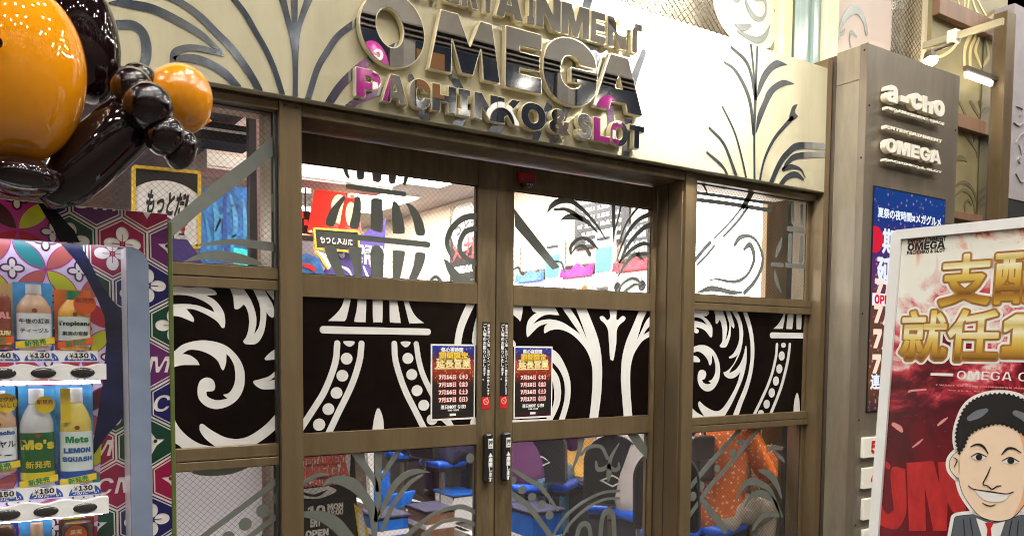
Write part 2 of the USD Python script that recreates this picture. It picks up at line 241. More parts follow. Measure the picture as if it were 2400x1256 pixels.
r'''(j+H(j$h(,$5%[$0%?%!&f%8&f+G$F+M %J,R)u,L)x.?%N.B #M&8$5(J$t*a%m*N%E(]$A%T|任2f(M+e(M,n-/,t-.0})@0P)$1O.92C1:362-22.?15.>,t2k,n2k+e.@+[.>%x2S%l2S$c)*$c)*%l-.%t-/+X #&-4%T02(<3W)F3;('''
r'''d1O&k/t&k$*%[$*%Z-u#j+{|周2f#7$n$5&^$n*9%#2p1O2p1O%)14$K0F$0.($*-b%.0*%40@%I0:1g&51e&3,V%g(i%#%I$6$$ &k,V&k-U+%-X+$/*(7/,(70#*z0$+&1I,11I,50$/,0$/,/,,3/*,1-[/R-U/R,V (X+7.a+7.a&-)h&'''
r''',)[%4(X%4 )c(,-W(%-Z*5)f*8|年2f#H(d#H)m&&)w&(.-+e.2+b0U&~0V$Q-J#M.-%T0Y(%3])53A([1a1x1a1x0V,{0S,}./1U.-1U-#,~-!,z)s2_)m2_(d,~(c,z$*+e$*+a(c (7)t+c)o+d,}(9,~|も2f$0+R$6,c(V,-(t.y$W/L$'''
r'''W0[(}0+)52p*T2k*;0&-E05-E/%*+.u)i,)-@,6-@+p-:+&)^*o)Q)+)j((*R&9+_%r-V%~/*&Z/z(h0+)r/W+?.I,i/M-#00,]1)+,1E)[1:(F0Q&-.w%),t$[*U$n)K%D(X&M(B(F(F*z$F+G|っ2f%4,]+X.3.T.3/u-O0c,Q1)+70y)b0'''
r'''0(6.f&-,o%D)s$y)F&2,p&_.0(7/0)%/j*I/L,&.:-!,d-4*I,c%b+B|と2f%m)*&C+,)P-:&f0y&C22(W2S*]-~/^0n/u0h0K/d+y-D)X+n(=*/(1(u(I(>)-&a*r&2-P&20t&_0t%9-?$s)K%.(7%Z&C&C|だ2f0L2=1?2_2Y0P1g00 *T(]'''
r'''*l*!+{)s+k(+,9&I-i%~1O&=1J%!-@$n+{%.*l&& +_,V+_-g1:-g14,Q/i,c .f1a/X2&0n/o/{/R #j0$(?/{(^2_*.2S)f00,]0[,]/G)F.s(,)s%P$V$0$y$+%.%b)g((._#p.k|メ2f$Q%l)()++[+i&>.v(%/z,R,t-~/K.w270A1r/'''
r'''B/7-X,$1E(Q1/(%0F&C,e*s)y(+%r%!%P$s|ガ2f0L3%1:3A2S141b0n $+%Z%S&b(;)f):+t)j.G$A.H$A/d)u/^)s2S+B2S+6/_0$/d0n/<06(A/p%~/7%4.N$y+S%)+H&B-x&2.Y&V/7*9/F.N+*.L*.*N(^&v%?$h .a2=/R2e0i0P/u0'''
r'''5|押2f*!2_2>2_2>)h1/)h1)*T.b*Q.a$*-U$*-T*R+7*T+2)b*!)b .a+f1-+a1-.%.c.% .a/81-/31-1R.c1R +2+f-T+a-T.%+4.% +2/8-T/3-T1R+41R #=+7%J+t%J/8#M/<#M0E%H0G%J3W&T3W&T0I);0E);/<&T/8&T,5)5,V)F'''
r'''+S&T*x&T%)%x$@#{$;#_%9%:%9%J%S%J*N#X*.|月2f#2$s$[&c%Z*>%x,d%x2k0V2k0V%?0A$c/7$5,G$0+v%?/;%Q/;*!&j)~&-&v$t$s$+$* &}+8/=+2/B-n(6-r (,/&/=.}/B1U(01Y|日2f%J2S0i2S0i$@/R$@/M%9&g%9&Y$5%J$5'''
r''' &_-0/O-*/R1;&d1C &g+u&d&I/R&Q/O+t|木2f#2&_&^*])/,N*?.I#e.S#e/d*t/e*w3W,13W,4/e2C/d2C.S,h.M-],w/9*s11)%2v&p2(%l0c&e.l)U,7-$,1$**w$**s-$(<)P$y&C#{%l|金2f#2.Y%$/=(J0]*=24+N3d,W3;,<2]-M'''
r'''1P0!/p2v.N23-U/d._/X-g,--e,/+Y1Z+X1Z*O,.*M,,%_2C%Z2C$P#j$P#e%Z*p%]*p*L$L*N$L+X*n+X*r-a&N-g&G.U#u-O )s05(1.q/3.w+S1j -V&=/2*.0;)h.N%r %m)m&Y*.&v*!);&=(7%r|土2f#M$n#M%w*q%{*q-B$Q-D$Q.'''
r'''S*p.U*r3Q,13Q,3.U1Z.N1Z-D,2-B,1%~2Y%w2Y$h|延2f#7$h$Z&#%M(5$A*.#u+M$n+j%[)q&))@(%,W&{-#$]-#$+,]#_-O$b.K&C1N#M1T#M2X(B2e(z2B(10V%b.2)@-x(j*f&v(G(.(-)b&8+f%g2q%Z2H$P,i$P)y$y(<%Z&@&>%P%'''
r'''4$+#z )s2&-y2X1E3Q2>2_/&1c/(.K2N.H2N-E/)-=/&)L2Y)E2Y(<*O(<*O/1+X/1+Y)H-r)I-s1N*41)|長2f#S*w#S+{&=,*&>2{1)2{1)1~(T1{(Q0]0Q0[0V/^(R/^(P.>0V.=0V-E(R-?(M,+2Y+{2Y*w0x*s1r*31g*!.W($04&(2v'''
r'''%428$5/M%).!%w,A(F*i*v(=*w(9%g,Q&_,L%Z%m$*%?%9&(&,&&*s ,+*l,k)_-c(f0u*p|営2f$01.&811%)2v%x3A&v2H(N1/+91/*436+23],G1a,L1I,,1/.D1.0+3L142{/p10231.23-~1#-~0x0*%:0*%4-~$0-~ %E)x1))x1)$*'''
r'''/u$*/o$c&T$c&N$*%E$* &N%m/p%g/u(o&S(t &I.k/j.q/j+2&I+2 (X,1.Z,+.a-s(]-w|業2f#=%9&s&Y)^(g#_(o#_)m*w)s*r+%%/+&%4+{*s+{*w-!$F-)$F.((j..()/i#e/j#e0h&80l%)30%m3F&33;(B13&v0h)J0l)K3W*Z3W*'''
r'''b0h,K0k,L3W-[3W-c0h/,0k.w1)0+3F1?3+0#0m2H0h2H/j/;/i.B..1m.(1m-),+-!,/+{1)+{1)+&,1+%,+)y2N)m2N(o-C(i/y&82k%D2($;.l%T,6(F,+$**w$**r(=(7%T$A$F$$$@ )G/j*&.(-).(-o/d|期2f+C$h,;&o,d*9,i2k'''
r'''282k2-$c1:$5/=$0.}%..}%?0i%91.%M1(*I-p*G-@&C,A$$ -s+S1,+N1-.+-u., -s/81,/31-1d-u1e #=(z#=*!$n*)$n0F#M0K#M1O$m1R$o3F%r3F%v1P)d1O)h3F*r3F*s1R,%1O,%0K*r0F*r*),%*!,%(z %r*))e*!)h+T%v+W'''
r''' %x0E%v/&)h/*)d0J %x.(%v,W)h,Z)e., (j(1)c(W+=%4*?$c #=$h$U&*%J(W&T(A%b%a$;$*|間2f,6-J,62v2(2v2(%!1Z$F0A$*.f$*.D%..D%?0Q%90s%N0s-G -@.I0p.C0s/k-D/o -@0i0o0c0s1x-D1} (X$h(X,;.I,;.I%T)'''
r'''c%T)[$h )d)#)b&N-?&Q-<)# )d+B)b)y-?)}-<+A $+2u*l2v*l-O%:-K%:$*$+$* %@/o%>.I)b.L)^/o %@1~%>0c)b0g)^1}|限2f*)%)*Z%s*Z2v1U2v1U+{.D+p/<)a1Z+G2N*a/r(c16&42q%41x$50L%4.T(W->+x+q+{+l%n.T&H'''
r'''.Y%?*a$* +k-*0G-#0K.x+o.{ +k0%0G/{0K1n+o1q $02u)02{)n2S(?.O);-#)c+G)Q)b(W(t&3(o%x)b%x)s(>*!(W*T(W+j(A,W&8.8(G1m%51m%/$*$0$*|定2f#=$h$P&/%4(?%m*(&3,;(G,0(%*8(B)=)M&r*w&0*w-Q%~-U%~.f0'''
r'''6.f00-U,1-Q,3+!0n*}0n)s,4)r,1%g-t%O2f%O2C$@-K$@+&$c)0%Z&U(N%m%w$Q$;$0$$ #{1l+!1l*D3F+S3d,Q1l2-1l2-.C0t.C0m0c%40c%/.C#{.C|連2f#{$*#2%?$6&H%J(7%J-*#H-/#H.8&T.8&T($(m&(*T%O,B%D2}%g2_$K'''
r'''2($E*D$F(R%!%r&2$p%G (7(o(7)m,d)t,^*})5*})50*,^0*,c10(M14(M22,^22,d3W-s3W-w222>222>14-t10-w0*1O0*1O*}-w*}-s)t2S)m2S(o-w(n-s&&,d&&,^(n -s+v0=+p0F-+-w-. -s.)0B.!0F/2-w/6 *?+v,_+p,c-+'''
r'''*B-. *?.),_.!,c/2*C/6 &-/z$$2v$y3F(,0V|な2f.(/o.l0c1Z/12>.S1U-Z (d&e(z(o)n)b+C*3-I**-:-~.N-~.U)f0A(t1Z&{1m&Y1)%a/m&j._(H.N%r-m%!,o$V+=$P)Q%.(o&& )s&w*/&5*_%m+f%Z,R%g-E&W-J(u,;)5+1)/'''
r'''*A(g $0):%r+c(M.~$F/,$60@(q0;)F2{*g2v*50N,]1!,]/o)p/:&}+,%P(d%?(W|夜2f#&*w%>-B(-0a#X0h#X1r+/1r*J3A+N3d,[1r2N1r2N0h-!0b-b0E-,.w1J.}2-.Y0i+2.c(F0T&(2q%.23$*0$$y-r&S+k%4)F$*(R%!*n%~,t('''
r'''E*o+Q)@*3(R*w+1.$,5/x,H0h(]0d)@0@&q-U&q$*%b$*%a+c$$*( +S,L,H*n-o)7/R+@0]-n,K-r ,R,c-:-?/&+M.9*w|後2f(7%)*h%g,a&e*y)b)0(F(<):*7*[+w,T)0,@(o-D)k-c,C/?)Q/1)005*<0u,d3Q-m2{+50;-o0@/u2&0'''
r'''t1T0i19.q/j+Q-Z03-m/7/,/{/W1).Y2f,61g+^0u,y-V,i,U+M0]+M1?+,00)*.f&b0U%g2}%)2C$00V$P-c%z+v%!(u$$ +e*C-c(D.o)</a*H #7,$%>.#&q0@(u0$&T-l&T$$%J$$%J,9#{*} #H00%C2)&N3W(R36&I1Z$0/L#{/G|の'''
r'''2f$+*>$6,c%4.k&k0E*41O,Q1a.}1!/p0K0y/<1r-)1r*T1#(L/X&&-/%!,%$n+C%~-L&H/*(C0*)S0]+70F-]/W/#.]/n-Q0@,M0M+v-:*~*9)y(<(d&2&C&&%J&S$F)* %?+=%J)~%y(}&f(L(V(f):)Y*3+o+,0I)Y0)&h.i%V,u|紅2f*'''
r'''9&2.(&8.(14*w19*w2H2S2H2S19/=14/=&92k&22k%!*9%! #B.q$s0H&k3](o36(<1~%9/)&y/2);13*?0[*?0K%Y+d)8+}(j-O)h-g*g*T)h*9)U+#);+&#j*.#H+<$?+w&).&#e-g (u)b)s*!*a&X)c&= &3)?(1)U(^%9&Y%! #=$s$'''
r'''A)J%E):$F$P|茶2f#=+u%L,j(x.4+C0[,L05,=/f.G..0x,i2q,*23+&1Z+2.a,]+X.y(^,V%4+B$$*} #_0y#_2&&y2)&}3W)53W);2&-i2&-m3W/&3W/+2(2N2&2N0y/)0w/&/G-m/G-g0y):0x)5/L&}/G&x0x -[(o.Y)P1x%D0y$c %J'''
r'''*.%J+7*t+8*~-9,1-9,;+70]+70]*.,3*,,1$n+p$@*Z$$)F$$)$%.*w%7*{*+ #{%I%=&D&})E)0)/(1&X%)$c$t$[|テ2f$0-~2(.(2(,c,Y,g,A*C+X(A*)%T(M$V&I%O)(&I*C(r+&*Y+7,e$0,i &(0c&(1~0A1~0;0c|ィ2f$W*C(}+X'''
r'''+?,o-N.J.}0$/{/,.I-U,G,+,Q$0+&$0+*+;%:):|ー2f$;-41g-41m+^$;+^|ヅ2f0V3A1J3i2_1a1m1D &I%O*1&f,?)B.N,(/B-}/u0@1E0$/u+u.I)[-*(6+2%g(R$K .Y3%/M3A0c14/j0s )F1D*Z1g,+-Z*r-: #{0K%:0h&q,K%b,+'''
r'''|ル2f+v%l+v22-E22-A(&.K(R/s)W1r+j2Y*Y00(1,i%! #e%l%C(I&S*v&v.I&k2-);2-)$,0(<)*&>&H$y%!|ロ2f$y%4$y1.141.14%4/p%4/j&-&D&-&=%4 &>(H/s(B/t/m&@/s|イ2f$$,$(N-5+/.O-v0G002_141g/X0*-$.3-*$s+S'''
r'''$s+[-:$i*l|ヤ2f#e.S(P/3&T2M(o2p)$2p)x/G1)0s2(0@0K-Z..*q,o+R.p-R0*/E*:.;,Q%4,G$y+C$c+&$h(s-{$$-4|ミ2f&f1.(127(R27/&0s0;0P0F05/p/7,10: %/(F%U)J%r)P,z(1/{&&/B$y,,&& &(,t&I.(&q.(-P,n/H,0'''
r'''.q*}*~,0|果2f#=%O&F(&)p*&#_*.#_+7*w+<*s,Q%4,Q%42p1#2p1#,Q,5,Q,1+=2H+72H*.-8*&/V(72q%a2-$c/&&8,7)W,1$**w$**r)L(W&M$W$h$$$V ,1-[/a-U/d/2,5/6 ,10</a05/d1h,51l &C-[*s-U*w/2&G/6 &C0<*s05'''
r'''*w1h&G1l|実2f#S$y&y&D)3(8)z).#_)5#_*9*Z*=*n+d%P+e%P,c*w,j*m.-%4.-%1.}#u.}#u2&+&2&*O3F+N3]+v3A,Q2&232&23.}0}.{0y.-,+.(,/,d0i,c0i+e,*+d+p*H+w*92N*92N)5,s)/-u&w.u&80K%U2_%)1~$$/j$V..%D'''
r''',<&{+N)2)y&C&k%!$@$* %)/0*r/,*w0P,+0P,0/,0t/,0y0y%/1!|炭2f&(%!)j%~++((,$)l,L,n-[,n-[*_.!)I.b(803&!2_%.2($$0;$V.}%?-s&C-!(p,+&C+-%I)y$h&_$$ #=&k%T*6&q-4&k-D#e-D#e.H(-.I(B/j)Q/W)F.H2H'''
r'''.H2H-D).-D(1*a%b(F$6&& $c3$%r3%%v1/*q1.*w3W,+3],.1/0/1.063%1J3%1J0*$c0* .q)#0A+j1E+G/p(W (X)*):){*!+p+&+^*O*!)h(i)K(Q|酸2f#H1~#H2{*l2{*l1~(u1v(w0,*Z0**[%$,C%U.-&W,r)M+k(L*w)5,V*t-m,'''
r'''y.(,y.q,c.F+M1?+R1~+714)@/t&Y1=%b2v%.2>$50t$[.x%r-h%)+N$**c$z*Z$F)c$F)Z%4$V%3$Q$0#_$0#_0*%>0,%?1v -U*J.4)=/#(F/z)H0S*N $Q&9)^&3)b(k$U(n $V)h)b)f)a+/(M+2(%+X&~/%&3.~&(,Q%?*}%#*a$R*y'''
r''' (k/%(e+t)]+p)c.} &31w&.0.&~0+(%1y $Q+G$s+U%D,V%K/%$Q.} /M._0$/10F/12C-)2k,@1x+p +C0@,:1$-x3Q.33Q/23+-E0X0E0j/H2C0A2p1x0V2N/G1U.v0u/o+e/7 *w,F,E-i-E/,.D.k-m-r+e+X|新2f*w%!+k&^,<*!,G'''
r'''2-1E3;282H-K13-N.92f.82f-/1#-)1#$0/p$0/j-/-L-,-@)P,d%r+p$5 #H-?#H.=%9.A$c0[%L0r#_0y#_1w&[1x&(3F&w3](13])!1x+X1w+X0y)x0u*a0[*a0K)s.C+p.=+p-?(h->(d+f+_+^+_*Y(f*V(d%4(1$P%U$F%:%9&Y%N&'''
r'''X*V#M*Y#M+^&W+a&X-; %[0n&>.k%b.@(b.?)V0v )@)b*4*(+N&X*Z&- #B&B$5(Z$i*!%g)m$t&k$6%l|発2f#2,t%1.)&;/#$L0h%:1>(+/o)P1f$]1r$]2v*D2{+-2X*40V((.!/&-~,o0y+k36,o3Q-k1Y/^3F/u3A0V2e.D0a/B/Z1U'''
r'''1Z2H1)0(.u2v-#22,+/~-A/u,t.*,q.**P1m*N1m)E.+)C.(%O.D%90k%?14(623&k1m$c0n$0-P$;-*$V,o%9,m)C*))E)@&M(B%D&C$c$]$$#{$y&A&.(A(9(f)?$;)E$;*N(r*P(u,n&8,t&1-F#p,+ *.,n*+*P,m*Q,l,r|売2f,d+,-'''
r'''s+,-z%].:%I1+%P1U(L2S(%2C%I1x$[1J$F-h$E-#$c,d%O #e0y#e2&*n2(*r3W,+3W,12&2H2&2H0y,,0u,//B1#/A1#.=%/.=%//A*n/B*q0u $+-!1~-#1~*!0n*!0h+u%?+u%:*!$+*! #H$y&<&9(<(P(o+,*)+,)V(F(<%O%g$V$;'''
r'''$*#{$0|つ2f#p.Y+S0K.!0V.w0E0K/^1J.S1x-/1m+&0t)@/=(%,W%~)@%T(o&p+&(%-A(W.])6/n*50V+{0V,t05-z/K.j.h/0,d/G)g.k$F-4|め2f$$)/$+*Y$Q,$%J-U&H.S%P1I&T1l&k1l(</c(W/<*J0*,N0A,o2_.32S-d08/,/o0A'''
r'''/%14-~1g,c1x*Y14(A/j%r-[$s,<$[+X%g-]&2//&~0/)-0c*}0V,;0/-B/:.A.@.v-@/(,<+{+-)n,%(]+-&p*=(a(R&-%r%l%)&-$W&X (x.7)Q,D*E*{+B,m,0/2*(.k %4)b%K(T&9(%(9(B)U)a&s->&9,f%P+I|た2f+&&v+8*3,L*.'''
r''',6(W,g&a.:&81x&S1x%?00%)-/%4+k%g ,+-w.9.-1Z-~1b,i/z,y,+,n $;0:(l06)02v*Z2k*50F-/0s-//^)t/.(W*3%x$n$Q%?&&)a(R.v$A/%|い2f.30E/H0s00/j1U,;2-)#0t(Q0V*a/p-@.v/C $]1D&31D&3+k&Y)Z(>(8(y&f)'''
r'''l&r*f)>+8*q,6)s+=&X*!%?(z%4(7%I&C&2%[(Q$y+G|歳2f#7$n$$&A$F(t$Q-r,t-w,d/<#_/<#_0:&20=&32p(<2p(C0:+10=+23W,A3W,F2M1#2M0y1T,E1T,A0@2N0:2N/</t/61H-s2H-r2H,t..,m/-):0**o0V,61Z,$0V)J/Z($0'''
r'''M%]1?%)1m%_1x(A2q&p2_%?2($51Z$$0Q$5/X%!.q&),G$*+S$n.?(2,y,t%^,r%U)J%#%g$0$* -v/;-~-r/}-w.l.q/#/< ,+&=+&)h+p*!,z&X &>*l&>+e,Q+e,Q*l*J*h*J%)*)$K(G$;(1%!(1%4)K%C)J*h %U&C&C([&k)x(^)s('''
r'''R)#&N%w&8%l|未2f#7%w&A(v*.+p#_+{#_-/*w-4*t/n$i/o$i1!*t1#*w3W,13W,51#1J1!1J/o,4/n,1-42N-/2N+{,x+t-d*n/J)11,&w2q%~2($y.}&{,7*s,1$**w$**r*s(1(%$W%4$$%!|満2f(,.((,/,*w//*v0q(^0s(^1w*t1x*'''
r'''w3W,%3W,+1w.h1x.l3W/{3W0!1x2>1w2>0s/}0q/{/12f/,2f.(-x-}-~,d28,c28%92($P1J$0/B$*/&%!1)%31&+]-s+X-w(L/0(N/2*l/{*l/{%l/2%l/,&S+g&S+_%T*r%T*r*l+_*l+a(N,v(L,z+X)t+^)n$*(j$*(j,c,j,d,o-~ '''
r''',%/2.i/-.k0p,)0r $$2X$n3F&I2S(G1a&_0n #e%)&3*}&I*}(1*>$i$; #=.3#j.}$+/%&-.-&k-U&(,]|ご2f0n361b3]2}1O2-1. /,2_/{2{140n0A0K %/(<%J*}&Y*w&I(i&b(3(@&Y)t&-,@&&0Q&_0Q%?,L$h*?$h(M%)&T%I%[&'''
r'''2 &-/z&-19)L1)/M19/H/z|入2f#B%.%7&D&W(a(t*L*(,x*l/e(B22)$36*D22+e0V/q)<1L&T2q%Z23$;/u&&..)P+m-x*D*C(,&8$L$5|場2f&}(t)l*E+!+~(u,+(u-/2k-/2k,+,<,++_+,2H*}1x%Z1U$[1#$5.}$0.f%.0;%)0V%<1#'''
r'''&p10)~/}){.f&8,o$$+{$h-a&P.z)}-M)}+{&e)c$c(u%O+$(2,<)z*p)~(o(6 *J3+1b3+1b-~*J-~ +N.~0Q.v0V0*+S0/ +N1*0Q1!0V22+S27 #7)/%E*4%D.}#S/%#S00%C07%E3L&N3L&O03)00/)0/%&N.}&N*d)*+<)@*9#e&{|お'''
r'''2f.O0@/&132(/A2Y.k1x-r $A(1$L)5%)*.&(*}(j+}(h.n$].q$W0*(h0%(j2{*.2{)}00-50h-:/R)z.y)u,B,],t.w,c0A+{1:*N1:(z0c&_/R%a-P%!,%$s+X&2.#&H//&}/d(T0$):/z*E/:+;.O+^,L+j){+5)y%~)c%?);$y(B$n%'''
r'''m%D$n&2 %U(B%z&g&^&=(G&2(c&E(h*^&#)N|断2f+H$n,$&B,Q*!,]1~1m3W2f2e-h12-k.>2k.=2k-41/-/1/$*0$$*/z-4-i-1-[)h-*%r,A$$ $$3$%)3%%0*,&M+b(N-f%P-m%J.q(c.t(d3W)h3Q)i.t,%.q,%-m)n-m)i-Z+v+&+2*'''
r'''>)k,6)h(<(d(6(U+t%g)/%*)}%)&k+X&e+X%a$$%a *!/j*~2S+v2=*g/L %b2=&N2M(1/j&>/W|り2f%~+^&Y2p)$2k(F.u*!0y+k1w-[1l.Y13/=0@0+-m00,+/u*I.q(<-*%g)n$V)F$[(j%Z,8&f-f(}.C)}.l+X.l-a.C/C-N0O,i0n+'''
r'''^0h*W0.)^//(M,](B)x&3)s|し2f&T&e&I2_)$2_(d(X)7&P)~%~*m%l-Q&2/P(H0t*(1m(z06&8..%!+v$P)V$c(B%D|ま2f%U-m+F-Q+E/c%b/z%b1.+E0o+C2p,d2p,]0s0n190n00,Y/h,W-[0y-~0y,n,],K,W,%,f*$/^(i1)&k1:&H0'''
r'''Q%I.i&o,o(i,]%w,1%9+H$n)@$[&I%4%m%l%U&H%U(F%r)/&f)s(R*3+K*?+H,@%b,V &f&f(9&)(d%r*h%r+M&R+S)1)R)?(c)/&r(T|す2f$6/L$60[,30n,+2p-P2p-O0n2>0n2>/^-L/b-K-4.!+G-U(o,6%~+2%9)K$P)5$P(<%T*i&N'''
r'''+z(T,8)**Z(t)F)E(R*a(R,@)*-D*..-*m.=,9.4,;/_ )[+8*B*4+g*),:*L,W+1,Q,M+q-.*X-.)o,H|及2f#7%9$m(.%w*7&N,$&q.l&p1Q$+1T$+2e.l2e.#.y1:.}1r.f1x.C0V*w.L(40?&-2k%?2-$;/u$s-F&C*l$n(d$*(,%4*+%'''
r'''m,G(3*J*Y)%-A(7*!%b&&$0$@ )00c)i.R*s,.,C*$-M)$/<+/0K-i,G-m-<1T)01T|び2f1/2{1~302}1!230h $+0s&k1)*g1a+-13+80V*;03(Y.;&Z,H&3*}&()$&>(*((&.(]%m*T%T+Z%m-.&x-m)-.>+,.D-a-b1I.w1g/{.10j,f2'''
r'''8*}1E)x/F,d/=*C.}(t.D&M-@%9,<$[*a$;)$$@&}$[%P%l%)&X$n*(%U,t(S/{$6/W /R2H062_0F2S1?0E0Q00|ベ2f#S*I);/j*D0$+-/^.!,i2H&p1?%l,h,.*4.S)M.0$i)@ /e1>0V1l2-/A14.v /,.--b0c.T1!0$.N|ン2f$t&=)L'''
r'''(<,g*#/Q,S1O/G23-~0K+R-m)**g&=&f%9%b%) %E1!&C1r+8.Y*4-b|ト2f(o2S*D2S*A.?.!-)1#+e0Q*I0A*I-^+d*A,r*D$s(u$s|撮2f#=+7%/+v%./8#M/<#M0E%-0H%/3W&83W&90I(d0E(d/<&8/7&<,?([,k(^-Z2q-Z2k,]-W,Y-'''
r'''U(5.3(1.9&=-V&/-U%#.]%P/[&S.f)5.8*h-s*l-s+e2(+e2H+X23*>0}&R2}$s23$00=%Z.9$*-]$j-U$*,R$*,M%w(^%4(M&8)[&O)[,W(e,](j+^&8+&&8%?&($[%?$5#p$0#S%9%!%9%/%I%/*S#X*( /2*b/f)=0>(O19*h *Z)i,N)'''
r'''c,Q*h*^*k *Z+Y,N+S,Q,X*^,[ *c(t*^&Y,Q&y,N(s *)3+1Z3+1Z.N*).N +2/C0F/<0Q0@+70E +21:0L140Q28+72=|影2f,W%!/P&w0b)%1b*I2k*(1?(%.}%)-P$5 -#+G/K-$1E.}2N.S0y,n.I*w-m*Y -#/o/@1V0t3;1~2p060n'''
r'''-x/, #X-g(1-g&}.N(N.]$F.f$F3%,L3%,L.f)*.Y)V-g,z-g-#,i#X,i %V0P%U/R+=/W+80P %V27%U1?+=1D+827 *9(1+-(],Q%?+_$s $Q+z,<+{,<(z)M(w)K%))$$@&($0%b%.(+%.(<%>(<(t$Q(z %c+,%a)n+,)r+(+, #X%?%'''
r''')(W&((A%J%~$L$c|禁2f*r-~,U/C-i0v+N1!+N1~.;1~.>3W/H3W/L1~281~281!/p0x11/>2f.(2(-:1J-Z/O/k/H-#.>-#.9/q+e-?+N-: #e)/#e*32H*32H)/,9).,1$h+_$;*a$*(z$*(X%.*{%6*z). ..&{/&(W28$y1:$@ %P,K0n'''
r''',K0n+M%P+M #=-x$r/>&#0w#p1!#p1~&K2!&N3W(W3W([1~*g1~*g1!(X0z+&/,*?.C(Z/d(W-#&N-#&I/_$$-/ #S%!%S&I&T(W(^(6%~%D$W$@|止2f#M$s#M&&%Z&,%[0*&q0*&r&++R&*+S3Q,i3Q,k.?1x.=1x-/,j-,,j&+2Y&&2Y$s'''
r'''|者2f#7*9&E+Y*K-B#S-J#S.N)y.S)v0T$t0V$t1Z)u1[)y3W+-3W+31Z/&1Z/.1,0i3%1m2S0c1).2.S2S.N2S-J,]-J*=+r0]+j0]$0/H$0/B$V)+$V)$$*&q$*&p*Q$$)@ )$%b/B%Z/G(6)*(; )+*l)*)5/G):/B*l +-.T,>.T.O0R+'''
r'''00U|扉2f-P.2.Y.3._,y2(,y2(+{.Z+w.^*Z1r*Y1r)b.])a.[(82H(62H&8.^&7.Y$5-P$5 #2$h$0&j$i*I%#2&+:2&*g3A+v3W,h2&1b1~1b.Y&0.W%x*I%)%l$6$* &-/_0K/W0Q1!&31) &8(6*k(8*j)a&k)b&k*Y*h*Z*k+x&Y+{&Y'''
r''',t*h,y*l.-+v.3+v$5*l$5*i&6&8&8|開2f,62u2(2v2(%!1O$;.}$*.a%.0d%90y%Y0y-Q,6-U -@.T0u.N0y/p-D/t -@0o0u0i0y1x-D1} &C(t&C)s)@)y)?+U&Y+X&Y,V/H,V/H+X-[+S-])u/j)s/j(t-](q-[$F,W$F,U(r*E(t)V%'''
r'''O(1$0&N$s(]&$);(o *K+X*F)t,U)u,U+V $+$$$+2v*l2v*l-Z%:-V%:$$ %:.Z)].T)c/p%>/t %@1~%>0i)c0m)]1}|ド2f/&1~/u2M1E000L/d (B2B)s2B)v.)-/-#0Q+R/p*9,C+o)p,])s$c(G$c -/1>.!1a/H/<.O.v|リ2f)K%g,'''
r'''9(&-g)_.I,+.I2=/u2=/j,0/M*>.})*-K&8+2$y*J$c &-*a&322(W22(W*Y|ク2f$;,K&6-y([/I)s17*Z3%,+2X+10c0K0n1E05/e,+-h)@+=&8(%$[%r%a)p&w,Z**.f--/W/S*C/W(B-:%J+e|コ2f%4(F/^(H/V/n%E/j%E1.1#1)1#%4'''
r'''/X%4/W&&%4%~|が2f2-140t3F1b3d2}1O .Y05/^0h/u0[1~,n2S+,1E*Y0P-% /,2e/{3%140s0A0V #_/,(I/=(u2e*?2X)j/I,%/R,o/A-[.f.(-Z.(+=-h(t-5&-,Q%9+7$n)K$y(z%9(o&B*?&&+D&-,0&t,Q)),o+7,o-@,>.2*h.H)'''
r'''Q.:&v)5%:$n#{%9%~*7(3.&#p-g|ゃ2f$L+G(+,I%m.Y&}/1)4,y,6.(.D.=0$-b0Q-/0t,00n*w0A)x/B):.8)#+k)E+p*T-A*..I*3//*P/W++/e+u/L,S/#,x.8-4-)-.)h+x,+$[,%$F*w$*)c(u(]+A%)*3 *4/^+-0@,d.k+p.3|夏2f'''
r'''#=%)&I%J*6&4(1)#$;&X#H(L&@)c)%+#%E+,%E0y*O0y*g1h*_1w#p1w#p2v282v281w,11w+k1.+p0y0c0y0c+,*Z+,)w*E/^*>06)x/{)J.w(F-.&0/^%O2v%.2>$*.Y$V+_%T(R$[$+$*#_$0 &T+v/M+p/R,h&Y,n &T-c/M-Z/R.M&Y'''
r'''.S &T/H/M/A/R0/&Y05 )@)?*^(7+j&e.@)D|祭2f#7+X%t-6$Q.C%#.q%:.}&f-z(].s(U/0&3/z&f0[)?/o*31B*.1T&d1T%E/u$6.}#M/d%(10&Y3W(j3L(J2S+-2S+_27*r00)/-O.?-T,G0[+X36,W3F,t2S142_1x221#0V/7.@17,^'''
r'''2v+u28*w00+u.[-6.T,F(X,F(L-)&3+{$$*f -?1T.R/6021N -b(W.Y)51~%90y$[ $t)m$t*w1E*w1E)m,9)l,6$y+v$F*l$*)@$*(u%3*}%<*{)k #p%I(7)5)@(i$t$h$]$c|グ2f0]3;1J3W2f1I1r1. 000K.w2_/e2{1#0n #X,+%_'''
r'''-]&u.x)E1,*!2_+N27*S0@/j0K0c/u/e-#-U)J+&&-&N$;%4%?)8&T+t)W-r,>.}/2)g/6&Y,i$n+B$]+=|時2f)[-Z)[._-Z.c-S0a*?0c*?1g-W1g-[3W.f3W.j1g231g230c.f0U.j.a2q._2q-Z0o-P0o+m2_+j2_*f0o*b0n$y0K$F/e'''
r'''$0-[$*-:%)/^%B/[*e)c*f)c+j/Z+k/]-X *a)U+_*3-b&M,]%r+o(9 #p%w#p2S)@2X)F(6%((6$y%r $y)A(6)=(4,s$z,q %#-~(6-{(41N$z1L|を2f$6*}&X-j(f/h$]/u$Q1.)10y)[2v*w2k*S1#/71O/70@*&/t(r-Z*9-~+S-x,<'''
